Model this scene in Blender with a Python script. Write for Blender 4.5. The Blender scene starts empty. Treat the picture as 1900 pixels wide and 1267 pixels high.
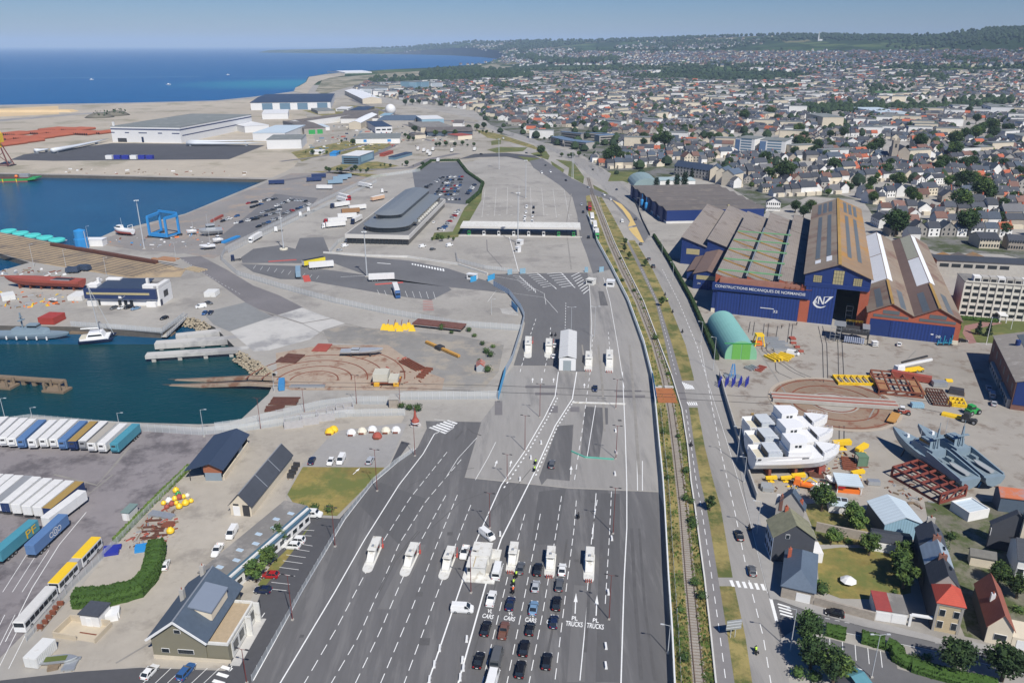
import bpy,math,random
from mathutils import Vector,Matrix
from mathutils.geometry import delaunay_2d_cdt
R=math.radians
C=bpy.context.scene.collection
rnd=random.Random(7)
F=1450.0;HC=118.0;PITCH=R(20.75);SP=math.sin(PITCH);CP=math.cos(PITCH)
def ray(x,y):
 u=(x-950)/F;v=(y-633.5)/F
 return u,CP-v*SP,-(SP+v*CP)
def P(x,y,z=0.0):
 a,b,c=ray(x,y);s=(HC-z)/-c
 return Vector((a*s,b*s,z))
def proj(p):
 X,Y,Z=p;Z-=HC
 d=Y*CP-Z*SP;v=(-Z*CP-Y*SP)/d
 return 950+F*X/d,633.5+F*v
def hz(x,yb,yt):
 """height of something standing at pixel (x,yb) whose top shows at yt"""
 Y=P(x,yb).y;a,b,c=ray(x,yt)
 return HC+c/b*Y
def lerp_tab(t,x):
 if x<=t[0][0]:return t[0][1]
 for(a,b),(c,d)in zip(t,t[1:]):
  if x<=c:return b+(d-b)*(x-a)/(c-a)
 return t[-1][1]
T_SKY=[(480,92),(620,91),(700,88.5),(760,86),(830,80.5),(880,76.5),(950,75.5),(1100,73.5),(1200,72),(1260,70),(1330,67),(1440,63.5),(1540,64.5),(1600,65),(1700,63),(1760,59),(1830,54),(1900,52),(2100,50)]
T_DR=[(480,15500),(700,13500),(830,11500),(950,9500),(1200,8000),(1450,6800),(1700,5600),(1900,4600),(2300,4000)]
T_D0=[(480,14800),(700,12500),(830,9500),(900,7000),(960,4800),(1100,3600),(1400,2900),(1700,2500),(1900,2300)]
def hgt(X,Y):
 if Y<2000:return 0.0
 xs=950+1551*X/Y
 d0=lerp_tab(T_D0,xs);dr=lerp_tab(T_DR,xs)
 t=(Y-d0)/(dr-d0)
 if t<=0:return 0.0
 a,b,c=ray(xs,lerp_tab(T_SKY,xs))
 zr=HC+c/b*dr-8
 bump=(math.sin(X*.0031+1)*math.sin(Y*.0023)+.6*math.sin(X*.0074+Y*.0051))*10*min(1,t*2)
 if t<1:return max(0,zr*t**1.25+bump*.6)
 return max(0,zr*(1-.35*min(1,(t-1)*1.2))+bump*.6)
def PT(x,y):
 """pixel -> point on the terrain"""
 p=P(x,max(y,84.5))
 if p.y<2000:return p
 a,b,c=ray(x,y);s=1900/b
 for _ in range(700):
  q=(a*s,b*s,HC+c*s)
  if q[2]<=hgt(q[0],q[1]):return Vector((q[0],q[1],hgt(q[0],q[1])))
  s*=1.004
  if b*s>26000:break
 return None
def inside(poly,x,y):
 r=False;j=len(poly)-1
 for i in range(len(poly)):
  xi,yi=poly[i];xj,yj=poly[j]
  if(yi>y)!=(yj>y)and x<(xj-xi)*(y-yi)/(yj-yi)+xi:r=not r
  j=i
 return r
MATS={}
def mat(name,col,r=.8,var=.18,scale=.5,big=0.0,stripe=None,metal=0.0,stain=None,bump=0.0,spec=.4,rand=0.0,stretch=None,rot=0):
 """procedural surface: two noises shift the colour, optional ribs and courses painted as light and dark colour bands (axis, period, strength) and coloured wear (colour, amount, scale)"""
 if name in MATS:return MATS[name]
 m=bpy.data.materials.new(name);m.use_nodes=True;MATS[name]=m
 n=m.node_tree.nodes;l=m.node_tree.links;bs=n['Principled BSDF']
 bs.inputs['Roughness'].default_value=r;bs.inputs['Metallic'].default_value=metal
 bs.inputs['Specular IOR Level'].default_value=spec
 tc=n.new('ShaderNodeTexCoord').outputs['Object']
 if stretch:
  mp=n.new('ShaderNodeMapping');mp.inputs['Scale'].default_value=stretch;mp.inputs['Rotation'].default_value=(0,0,rot);l.new(tc,mp.inputs[0]);tcs=mp.outputs[0]
 else:tcs=tc
 def math_(op,a,b):
  k=n.new('ShaderNodeMath');k.operation=op
  for i,w in enumerate((a,b)):
   if isinstance(w,(int,float)):k.inputs[i].default_value=w
   else:l.new(w,k.inputs[i])
  return k.outputs[0]
 nz=n.new('ShaderNodeTexNoise');nz.inputs['Scale'].default_value=scale;nz.inputs['Detail'].default_value=5;nz.inputs['Roughness'].default_value=.65;l.new(tcs,nz.inputs['Vector'])
 f=math_('MULTIPLY',math_('SUBTRACT',nz.outputs['Fac'],.5),2*var*1.6)
 if big:
  nb=n.new('ShaderNodeTexNoise');nb.inputs['Scale'].default_value=scale*.07;nb.inputs['Detail'].default_value=3;l.new(tcs,nb.inputs['Vector'])
  f=math_('ADD',f,math_('MULTIPLY',math_('SUBTRACT',nb.outputs['Fac'],.5),2*big*1.6))
 if rand:
  oi=n.new('ShaderNodeObjectInfo')
  f=math_('ADD',f,math_('MULTIPLY',math_('SUBTRACT',oi.outputs['Random'],.5),2*rand))
 if stripe:
  sx=n.new('ShaderNodeSeparateXYZ');l.new(tc,sx.inputs[0])
  ax={'x':0,'y':1,'z':2}[stripe[0]]
  w=math_('SINE',math_('MULTIPLY',sx.outputs[ax],2*math.pi/stripe[1]),0)
  f=math_('ADD',f,math_('MULTIPLY',w,stripe[2]))
 f=math_('ADD',f,1.0)
 mx=n.new('ShaderNodeMix');mx.data_type='RGBA';mx.blend_type='MULTIPLY';mx.inputs[0].default_value=1
 mx.inputs[6].default_value=(*col,1)
 cb=n.new('ShaderNodeCombineColor');[l.new(f,cb.inputs[i])for i in range(3)]
 l.new(cb.outputs[0],mx.inputs[7]);out=mx.outputs[2]
 if stain:
  sc,amt,ss=stain[:3]
  ns=n.new('ShaderNodeTexNoise');ns.inputs['Scale'].default_value=ss;ns.inputs['Detail'].default_value=6;ns.inputs['Roughness'].default_value=.7;l.new(tcs,ns.inputs['Vector'])
  rp=n.new('ShaderNodeMapRange');rp.inputs[1].default_value=.62-amt*.35;rp.inputs[2].default_value=.72-amt*.3;l.new(ns.outputs['Fac'],rp.inputs[0])
  m2=n.new('ShaderNodeMix');m2.data_type='RGBA';l.new(math_('MULTIPLY',rp.outputs[0],min(1,.5+amt)),m2.inputs[0]);l.new(out,m2.inputs[6]);m2.inputs[7].default_value=(*sc,1);out=m2.outputs[2]
 l.new(out,bs.inputs['Base Color'])
 if bump:
  b=n.new('ShaderNodeBump');b.inputs['Strength'].default_value=bump;b.inputs['Distance'].default_value=.2;l.new(nz.outputs['Fac'],b.inputs['Height']);l.new(b.outputs[0],bs.inputs['Normal'])
 return m
def paint(name,col,r=.35):return mat(name,col,r,.05,.8,spec=.5)
class MB:
 def __init__(s):s.v=[];s.f=[];s.m=[];s.mats=[];s.cur=0;s.T=None
 def use(s,m):
  if m not in s.mats:s.mats.append(m)
  s.cur=s.mats.index(m);return s
 def add(s,vs,fs):
  k=len(s.v)
  if s.T is not None:vs=[s.T@Vector(q)for q in vs]
  s.v+=[tuple(q)for q in vs]
  for q in fs:s.f.append([i+k for i in q]);s.m.append(s.cur)
  return s
 def poly(s,pts):return s.add(pts,[list(range(len(pts)))])
 def box(s,x0,y0,z0,x1,y1,z1,tx=0,ty=0):
  """box, its top drawn in by tx, ty"""
  vs=[(x0,y0,z0),(x1,y0,z0),(x1,y1,z0),(x0,y1,z0),(x0+tx,y0+ty,z1),(x1-tx,y0+ty,z1),(x1-tx,y1-ty,z1),(x0+tx,y1-ty,z1)]
  return s.add(vs,[[3,2,1,0],[4,5,6,7],[0,1,5,4],[1,2,6,5],[2,3,7,6],[3,0,4,7]])
 def beam(s,a,b,w,h=None):
  a=Vector(a);b=Vector(b);h=h or w;d=(b-a)
  if d.length<1e-6:return s
  d.normalize();up=Vector((0,0,1))if abs(d.z)<.95 else Vector((1,0,0))
  r=d.cross(up).normalized();u=r.cross(d)
  vs=[p+r*i*w/2+u*j*h/2 for p in(a,b)for i,j in((-1,-1),(1,-1),(1,1),(-1,1))]
  return s.add(vs,[[0,1,2,3],[7,6,5,4],[0,4,5,1],[1,5,6,2],[2,6,7,3],[3,7,4,0]])
 def tube(s,a,b,r0,r1=None,n=8,cap=True):
  a=Vector(a);b=Vector(b);r1=r0 if r1 is None else r1;d=(b-a).normalized()
  up=Vector((0,0,1))if abs(d.z)<.95 else Vector((1,0,0))
  r=d.cross(up).normalized();u=r.cross(d)
  vs=[p+(r*math.cos(2*math.pi*i/n)+u*math.sin(2*math.pi*i/n))*q for p,q in((a,r0),(b,r1))for i in range(n)]
  fs=[[i,(i+1)%n,n+(i+1)%n,n+i][::-1]for i in range(n)]
  if cap:fs+=[list(range(n)),list(range(2*n-1,n-1,-1))]
  return s.add(vs,fs)
 def lathe(s,prof,c=(0,0,0),n=16,caps=True):
  vs=[(c[0]+r*math.cos(2*math.pi*i/n),c[1]+r*math.sin(2*math.pi*i/n),c[2]+z)for r,z in prof for i in range(n)]
  fs=[[k*n+i,k*n+(i+1)%n,(k+1)*n+(i+1)%n,(k+1)*n+i]for k in range(len(prof)-1)for i in range(n)]
  if caps:fs+=[list(range(n))[::-1],[(len(prof)-1)*n+i for i in range(n)]]
  return s.add(vs,fs)
 def prism(s,pts,z0,z1):
  n=len(pts);vs=[(x,y,z0)for x,y in pts]+[(x,y,z1)for x,y in pts]
  fs=[[i,(i+1)%n,n+(i+1)%n,n+i]for i in range(n)]+[list(range(n))[::-1],list(range(n,2*n))]
  return s.add(vs,fs)
 def loft(s,secs,cap=True,close=True):
  """rings of equal length joined one after the other"""
  n=len(secs[0]);vs=[p for q in secs for p in q]
  m=n if close else n-1
  fs=[[k*n+i,(k+1)*n+i,(k+1)*n+(i+1)%n,k*n+(i+1)%n]for k in range(len(secs)-1)for i in range(m)]
  if cap:fs+=[list(range(n)),[(len(secs)-1)*n+i for i in range(n)][::-1]]
  return s.add(vs,fs)
 def ball(s,c,r,n=8,k=5,sz=1):
  return s.lathe([(max(1e-3,r*math.sin(math.pi*i/k)),-r*sz*math.cos(math.pi*i/k))for i in range(k+1)],c,n,False)
 def gable(s,x0,y0,x1,y1,z,rise,over=.35,th=.22,axis='x'):
  """two roof slopes as solid slabs, ridge along the axis"""
  def q(a,b,zz):return(a,b,zz)if axis=='x' else(b,a,zz)
  if axis=='x':a0,a1,b0,b1=x0,x1,y0,y1
  else:a0,a1,b0,b1=y0,y1,x0,x1
  mid=(b0+b1)/2;sl=rise/((b1-b0)/2);a0-=over;a1+=over;zl=z-over*sl
  vs=[]
  for a in(a0,a1):
   vs+=[q(a,b0-over,zl),q(a,mid,z+rise),q(a,b1+over,zl),q(a,b1+over,zl+th),q(a,mid,z+rise+th),q(a,b0-over,zl+th)]
  fs=[[0,1,2,3,4,5],[11,10,9,8,7,6]]+[[i,6+i,6+(i+1)%6,(i+1)%6]for i in range(6)]
  return s.add(vs,fs)
 def walls(s,x0,y0,x1,y1,z,rise=0,axis='x',z0=0):
  """wall block with gable ends"""
  if not rise:return s.box(x0,y0,z0,x1,y1,z)
  def q(a,b,zz):return(a,b,zz)if axis=='x' else(b,a,zz)
  if axis=='x':a0,a1,b0,b1=x0,x1,y0,y1
  else:a0,a1,b0,b1=y0,y1,x0,x1
  mid=(b0+b1)/2;vs=[]
  for a in(a0,a1):vs+=[q(a,b0,z0),q(a,b1,z0),q(a,b1,z),q(a,mid,z+rise),q(a,b0,z)]
  return s.add(vs,[[0,1,2,3,4],[9,8,7,6,5]]+[[i,5+i,5+(i+1)%5,(i+1)%5]for i in range(5)])
 def hip(s,x0,y0,x1,y1,z,rise,over=.3,run=None,th=.15):
  x0-=over;x1+=over;y0-=over;y1+=over
  w=x1-x0;d=y1-y0
  if w>=d:k=run if run is not None else d/2;r0=(x0+k,(y0+y1)/2);r1=(x1-k,(y0+y1)/2)
  else:k=run if run is not None else w/2;r0=((x0+x1)/2,y0+k);r1=((x0+x1)/2,y1-k)
  vs=[(x0,y0,z),(x1,y0,z),(x1,y1,z),(x0,y1,z),(x0,y0,z+th),(x1,y0,z+th),(x1,y1,z+th),(x0,y1,z+th),(*r0,z+rise),(*r1,z+rise)]
  if w>=d:f=[[4,5,9,8],[5,6,9],[6,7,8,9],[7,4,8]]
  else:f=[[4,5,8],[5,6,9,8],[6,7,9],[7,4,8,9]]
  return s.add(vs,f+[[3,2,1,0],[0,1,5,4],[1,2,6,5],[2,3,7,6],[3,0,4,7]])
 def me(s,name,smooth=False):
  me=bpy.data.meshes.new(name);me.from_pydata(s.v,[],s.f)
  for m in s.mats:me.materials.append(m)
  me.polygons.foreach_set('material_index',s.m)
  if smooth:me.polygons.foreach_set('use_smooth',[True]*len(s.f))
  me.update();return me
 def build(s,name,parent=None,smooth=False,fix=True):
  me=s.me(name,smooth)
  if fix:
   import bmesh
   bm=bmesh.new();bm.from_mesh(me);bmesh.ops.recalc_face_normals(bm,faces=bm.faces);bm.to_mesh(me);bm.free()
  o=bpy.data.objects.new(name,me);C.objects.link(o)
  if parent is not None:o.parent=parent
  return o
THINGS=[]
def tag(o,label,cat,group=None):
 o['label']=label;o['category']=cat
 if group:o['group']=group
 THINGS.append(o);return o
def thing(name,label,cat,loc=(0,0,0),rz=0.0,group=None):
 o=bpy.data.objects.new(name,None);C.objects.link(o);o.empty_display_size=.5
 o.location=loc;o.rotation_euler=(0,0,rz)
 return tag(o,label,cat,group)
KIDS={}
def kids(o):
 return[c for c in o.children]
def dup(o,loc,rz=0.0,label=None,group=None,scale=1.0,tint=None,ks=None):
 """copy of a thing with its parts and sub-parts; tint gives each (slot material -> other material)"""
 def cp(q,par):
  c=q.copy();C.objects.link(c)
  if par is not None:c.parent=par
  if tint and c.type=='MESH':
   for i,sl in enumerate(c.material_slots):
    if sl.material in tint:
     t=tint[sl.material];sl.link='OBJECT';sl.material=t
  for k in TREE.get(q.name,()):cp(k,c)
  return c
 if o.name not in TREE:reg(o)
 r=cp(o,None);r.location=loc;r.rotation_euler=(0,0,rz);r.scale=(scale,)*3 if isinstance(scale,(int,float))else scale
 if label:r['label']=label
 if group:r['group']=group
 THINGS.append(r);return r
TREE={}
def reg(o):
 ch=kids(o);TREE[o.name]=ch
 for c in ch:reg(c)
def place(first,*a,**k):return dup(first,*a,**k)
def drop(o):
 """remove a prototype after its copies are made"""
 for c in list(o.children):drop(c)
 if o in THINGS:THINGS.remove(o)
 bpy.data.objects.remove(o)
def struct(o,kind='structure'):o['kind']=kind;return o
def sheet(name,pts,m,z,kind='structure',px=True):
 """flat ground sheet from pixel corners"""
 b=MB().use(m);q=[P(x,y)for x,y in pts]if px else[Vector((x,y,0))for x,y in pts]
 n=len(q);r=delaunay_2d_cdt([v.to_2d()for v in q],[],[list(range(n))],1,1e-5)
 b.add([(v.x,v.y,z)for v in r[0]],[list(f)for f in r[2]])
 b.f=[f if sum((b.v[f[i]][0]*b.v[f[(i+1)%len(f)]][1]-b.v[f[(i+1)%len(f)]][0]*b.v[f[i]][1])for i in range(len(f)))>0 else f[::-1]for f in b.f]
 return struct(b.build(name,fix=False),kind)
def frame(a,b,c=None,zc=0.0,za=0.0):
 """pixels of the front-left and front-right base corner (and of one rear corner at height zc) -> origin, angle, width, depth"""
 p=P(*a,za);q=P(*b,za);d=q-p;w=d.length;an=math.atan2(d.y,d.x);dep=None
 if c is not None:
  e=P(*c,zc)-p;dep=-e.x*math.sin(an)+e.y*math.cos(an)
 return p,an,w,dep
def strip(b,pts,w,z):
 """ribbon of width w along world points"""
 pts=[Vector((p[0],p[1]))for p in pts];L=[];Rr=[]
 for i,p in enumerate(pts):
  d=(pts[min(i+1,len(pts)-1)]-pts[max(i-1,0)]).normalized();n=Vector((-d.y,d.x))*w/2
  L.append((*(p+n),z));Rr.append((*(p-n),z))
 for i in range(len(pts)-1):b.add([Rr[i],Rr[i+1],L[i+1],L[i]],[[0,1,2,3]])
def resample(pts,step):
 out=[Vector(pts[0])];acc=0
 for a,b in zip(pts,pts[1:]):
  a=Vector(a);b=Vector(b);L=(b-a).length;t=step-acc
  while t<=L:out.append(a+(b-a)*t/L);t+=step
  acc=(acc+L)%step
 return out
def G(pts,z=0.0):return[P(x,y,z)for x,y in pts]
#camera, light, air
sc=bpy.context.scene
cam=bpy.data.cameras.new('camera');co=bpy.data.objects.new('camera',cam);C.objects.link(co)
co.location=(0,0,HC);co.rotation_euler=(math.pi/2-PITCH,0,0);cam.sensor_width=36;cam.lens=36*F/1900
cam.clip_start=1;cam.clip_end=120000;sc.camera=co
SUN_AZ,SUN_EL,HAZE_D=25.0,49.0,5.2e-5
L=bpy.data.lights.new('sun','SUN');L.energy=4.9;L.angle=R(.53);L.color=(1,.96,.895)
lo=bpy.data.objects.new('sun',L);C.objects.link(lo)
sd=Vector((math.sin(R(SUN_AZ))*math.cos(R(SUN_EL)),-math.cos(R(SUN_AZ))*math.cos(R(SUN_EL)),math.sin(R(SUN_EL))))
lo.rotation_euler=sd.to_track_quat('Z','Y').to_euler()
w=bpy.data.worlds.new('World');sc.world=w;w.use_nodes=True
wn=w.node_tree;bg=wn.nodes['Background'];sk=wn.nodes.new('ShaderNodeTexSky');sk.sky_type='NISHITA'
sk.sun_disc=False;sk.sun_elevation=R(SUN_EL);sk.sun_rotation=math.atan2(sd.x,sd.y)
sk.air_density=1.0;sk.dust_density=.2;sk.ozone_density=4.0;sk.altitude=0
hs=wn.nodes.new('ShaderNodeHueSaturation');hs.inputs['Saturation'].default_value=1.25;mg=wn.nodes.new('ShaderNodeMix');mg.data_type='RGBA';mg.blend_type='MULTIPLY';mg.inputs[0].default_value=1;mg.inputs[7].default_value=(.70,.80,1.08,1)
wn.links.new(sk.outputs[0],mg.inputs[6]);wn.links.new(mg.outputs[2],hs.inputs['Color']);wn.links.new(hs.outputs[0],bg.inputs[0]);bg.inputs[1].default_value=.062
sc.view_settings.view_transform='Standard';sc.view_settings.look='None';sc.view_settings.exposure=0.12;sc.view_settings.gamma=1
sc.cycles.max_bounces=5;sc.cycles.diffuse_bounces=2;sc.cycles.glossy_bounces=2;sc.cycles.transparent_max_bounces=12;sc.cycles.volume_bounces=0
sc.cycles.use_denoising=True
sc.cycles.sample_clamp_indirect=4
hv=bpy.data.materials.new('haze_air');hv.use_nodes=True;hn=hv.node_tree;hn.nodes.remove(hn.nodes['Principled BSDF'])
pv=hn.nodes.new('ShaderNodeVolumePrincipled');pv.inputs['Color'].default_value=(.55,.74,1,1);pv.inputs['Density'].default_value=HAZE_D;pv.inputs['Anisotropy'].default_value=-.25
hn.links.new(pv.outputs[0],hn.nodes['Material Output'].inputs['Volume']);hv.cycles.homogeneous_volume=True
#ground materials
ASPH=mat('asphalt_dark',(.120,.117,.116),.9,.13,.8,.22,stretch=(1,.10,1),stain=((.175,.17,.165),.3,.22),rot=R(9))
ASPH2=mat('asphalt_fresh',(.075,.075,.08),.9,.12,.6,.12)
ASPHG=mat('asphalt_grey',(.285,.272,.252),.92,.11,.7,.16,stretch=(1,.12,1),stain=((.17,.165,.16),.24,.09),rot=R(6))
CONC=mat('concrete_apron',(.335,.315,.28),.9,.10,.35,.16,stain=((.23,.215,.195),.28,.035))
CONCL=mat('concrete_pale',(.50,.485,.45),.9,.10,.2,.12,stain=((.26,.255,.25),.35,.05))
YARD=mat('yard_tarmac',(.225,.205,.205),.92,.12,.25,.16,stain=((.10,.09,.095),.36,.075))
BEIGE=mat('yard_beige',(.37,.335,.28),.95,.10,.3,.14,stain=((.26,.235,.2),.3,.09))
SHIPY=mat('shipyard_concrete',(.315,.288,.248),.93,.10,.18,.2,stain=((.17,.13,.10),.27,.11))
SAND=mat('sandy_fill',(.41,.36,.285),.95,.12,.05,.2,stain=((.24,.22,.15),.3,.012))
YSAND=mat('yellow_sand',(.58,.43,.24),.95,.1,.05,.1)
RUST=mat('rusty_concrete',(.36,.285,.215),.95,.14,.3,.18,stain=((.20,.085,.045),.3,.14))
DRY=mat('dry_grass',(.25,.205,.075),.95,.3,.8,.35,stain=((.085,.105,.028),.45,.12))
LAWN=mat('parched_lawn',(.25,.20,.06),.95,.3,.5,.4,stain=((.135,.15,.04),.5,.09))
GRN=mat('green_grass',(.105,.125,.035),.95,.25,.5,.35,stain=((.19,.165,.06),.35,.08))
DECK=mat('timber_slipway',(.40,.30,.18),.9,.12,.4,.22,stain=((.20,.16,.12),.35,.06))
BALL=mat('ballast',(.31,.28,.24),.95,.3,3.0,.15)
TOWNG=mat('town_ground',(.17,.165,.155),.95,.25,.09,.25,stain=((.06,.075,.03),.5,.035))
MARK=mat('road_paint',(.78,.78,.75),.7,.10,1.2)
MARKR=mat('red_road_paint',(.50,.085,.065),.8,.15,.8)
MARKY=mat('ochre_surfacing',(.60,.43,.16),.9,.10,.3,.08)
QUAY=mat('quay_wall',(.11,.10,.085),.9,.3,.4,.2)
STEEL=mat('rail_steel',(.13,.09,.065),.6,.2,.5)
def hill_mat():
 m=bpy.data.materials.new('hill_fields');m.use_nodes=True
 n=m.node_tree.nodes;l=m.node_tree.links;bs=n['Principled BSDF'];bs.inputs['Roughness'].default_value=.95;bs.inputs['Specular IOR Level'].default_value=.1
 tc=n.new('ShaderNodeTexCoord').outputs['Object']
 v=n.new('ShaderNodeTexVoronoi');v.inputs['Scale'].default_value=.0042;v.inputs['Randomness'].default_value=.9;l.new(tc,v.inputs['Vector'])
 r=n.new('ShaderNodeValToRGB');e=r.color_ramp.elements
 e[0].position=0;e[0].color=(.028,.05,.02,1);e[1].position=1;e[1].color=(.04,.065,.025,1)
 for p,c in((.42,(.03,.052,.02)),(.5,(.09,.125,.04)),(.62,(.06,.10,.035)),(.72,(.17,.155,.075)),(.8,(.05,.085,.03))):
  q=e.new(p);q.color=(*c,1)
 r.color_ramp.interpolation='CONSTANT'
 s=n.new('ShaderNodeSeparateColor');l.new(v.outputs['Color'],s.inputs[0]);l.new(s.outputs[0],r.inputs[0])
 nz=n.new('ShaderNodeTexNoise');nz.inputs['Scale'].default_value=.006;nz.inputs['Detail'].default_value=8;nz.inputs['Roughness'].default_value=.7;l.new(tc,nz.inputs['Vector'])
 mr=n.new('ShaderNodeMapRange');mr.inputs[1].default_value=.50;mr.inputs[2].default_value=.56;l.new(nz.outputs['Fac'],mr.inputs[0])
 mx=n.new('ShaderNodeMix');mx.data_type='RGBA';l.new(mr.outputs[0],mx.inputs[0]);l.new(r.outputs[0],mx.inputs[6]);mx.inputs[7].default_value=(.024,.044,.018,1)
 l.new(mx.outputs[2],bs.inputs['Base Color']);return m
HILL=hill_mat()
def water_mat(name,deep,near,far,bumps,rough=.12):
 """dark body colour, wind ripples; the colour drifts with big slow patches of depth"""
 m=bpy.data.materials.new(name);m.use_nodes=True;n=m.node_tree.nodes;l=m.node_tree.links;bs=n['Principled BSDF']
 bs.inputs['Roughness'].default_value=rough;bs.inputs['IOR'].default_value=1.33;bs.inputs['Specular IOR Level'].default_value=.22
 tc=n.new('ShaderNodeTexCoord').outputs['Object']
 nz=n.new('ShaderNodeTexNoise');nz.inputs['Scale'].default_value=.02;nz.inputs['Detail'].default_value=6;l.new(tc,nz.inputs[0])
 mx=n.new('ShaderNodeMix');mx.data_type='RGBA';l.new(nz.outputs['Fac'],mx.inputs[0]);mx.inputs[6].default_value=(*deep,1);mx.inputs[7].default_value=(*near,1)
 out=mx.outputs[2]
 if far:
  vd=n.new('ShaderNodeVectorMath');vd.operation='DISTANCE';l.new(tc,vd.inputs[0]);vd.inputs[1].default_value=P(556,155,-5);mr=n.new('ShaderNodeMapRange');mr.interpolation_type='SMOOTHSTEP';mr.inputs[1].default_value=120;mr.inputs[2].default_value=520;mr.inputs[3].default_value=.55;mr.inputs[4].default_value=0;l.new(vd.outputs['Value'],mr.inputs[0])
  m2=n.new('ShaderNodeMix');m2.data_type='RGBA';l.new(mr.outputs[0],m2.inputs[0]);l.new(out,m2.inputs[6]);m2.inputs[7].default_value=(.03,.27,.32,1);out=m2.outputs[2]
 l.new(out,bs.inputs['Base Color'])
 mp=n.new('ShaderNodeMapping');mp.inputs['Scale'].default_value=(.35,.9,1);mp.inputs['Rotation'].default_value=(0,0,R(28));l.new(tc,mp.inputs[0])
 n2=n.new('ShaderNodeTexNoise');n2.inputs['Scale'].default_value=bumps;n2.inputs['Detail'].default_value=6;n2.inputs['Roughness'].default_value=.6;l.new(mp.outputs[0],n2.inputs[0])
 b=n.new('ShaderNodeBump');b.inputs['Strength'].default_value=.5;b.inputs['Distance'].default_value=.5;l.new(n2.outputs['Fac'],b.inputs['Height']);l.new(b.outputs[0],bs.inputs['Normal'])
 return m
SEAM=water_mat('sea_water',(.002,.068,.20),(.005,.11,.28),1,.25,.35)
HARM=water_mat('harbour_water',(.001,.026,.034),(.008,.060,.066),None,.8,.2)
MIDM=water_mat('basin_water',(.001,.042,.105),(.008,.085,.16),None,.6,.2)
#land
OUT=[(-260,1500),(2500,1500),(2500,600)]
land_px=[(-200,778),(0,778),(53,779),(57,771),(132,777),(237,783),(369,787),(422,784),(448,777),(498,731),(507,712),(512,694),(475,670),(446,654),(430,638),(412,620),(398,607),(380,599),(360,592),(343,589),(301,616),(135,606),(0,604),(-200,600),(-200,500),(0,503),(55,487),(0,471),(-200,446),(-200,398),(0,431),(110,452),(145,459),(169,448),(211,429),(343,397),(498,333),(300,329),(120,325),(-200,319),(-200,197),(0,195),(240,191),(400,187),(470,180),(500,176),(545,170),(548,163),(567,153),(572,143),(602,138),(660,133),(733,129),(800,126),(852,122.5),(900,118),(939,113),(925,108.5),(897,105.5),(840,102.5),(780,101),(700,100),(600,99),(480,97.5),(500,95.5)]
wp=[P(*q)for q in land_px]
wp=[P(-200,1500),*wp,Vector((-3000,27000,0)),Vector((0,29000,0)),Vector((20000,27000,0)),Vector((20000,9000,0)),Vector((1500,700,0)),P(2200,1500)]
def in_land(X,Y):return inside([(v.x,v.y)for v in wp],X,Y)
gp=[]
Y=2000.0
while Y<27000:
 k=0
 for i in range(90):
  xs=420+i*22;X=(xs-950)/1551*Y*(1+0.0);YY=Y*(1+.012*math.sin(i*2.3+Y))
  if in_land(X,YY):gp.append(Vector((X,YY)))
 Y*=1.055
n0=len(wp)
cd=delaunay_2d_cdt([v.to_2d()for v in wp]+gp,[],[list(range(n0))],1,1e-3)
b=MB().use(CONC).use(HILL).use(QUAY).use(TOWNG)
TOWN=[(930,250),(880,205),(760,190),(655,168),(690,150),(800,146),(900,134),(960,120),(1100,122),(1150,112),(1250,118),(1330,104),(1450,98),(1600,100),(1750,98),(2000,96),(2400,120),(2400,600),(2000,505),(1860,472),(1740,468),(1640,434),(1612,388),(1600,372),(1500,365),(1430,395),(1350,345),(1330,300),(1190,345),(1130,320),(1060,275)]
vs=[(v.x,v.y,hgt(v.x,v.y))for v in cd[0]]
b.v=vs
for f in cd[2]:
 f=list(f);a,c,d=(Vector(vs[i][:2])for i in f[:3])
 if(c-a).cross(d-a)<0:f=f[::-1]
 cen=sum((Vector(vs[i])for i in f),Vector())/len(f)
 b.f.append(f);b.m.append(1 if cen.y>2600 or(cen.y>1900 and abs(cen.x)>2500)else 0)
ne={}
for f in b.f:
 for i in range(len(f)):
  e=(f[i],f[(i+1)%len(f)]);ne[e]=1
k0=len(b.v);low={}
for(i,j)in[e for e in ne if(e[1],e[0])not in ne]:
 for q in(i,j):
  if q not in low:low[q]=len(b.v);b.v.append((b.v[q][0],b.v[q][1],-7.0))
 b.f.append([j,i,low[i],low[j]]);b.m.append(2)
land=struct(b.build('ground',fix=False))
b=MB().use(SEAM);b.add([(-40000,900,-5.02),(20000,900,-5.02),(20000,45000,-5.02),(-40000,45000,-5.02)],[[0,1,2,3]]);struct(b.build('sea',fix=False))
b=MB().use(HARM);b.add([(-900,100,-3.0),(0,100,-3.0),(0,316,-3.0),(-900,316,-3.0)],[[0,1,2,3]]);struct(b.build('harbour_water',fix=False))
b=MB().use(MIDM);b.add([(-1500,316,-3.0),(0,316,-3.0),(0,900,-3.0),(-1500,900,-3.0)],[[0,1,2,3]]);struct(b.build('basin_water',fix=False))
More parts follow.
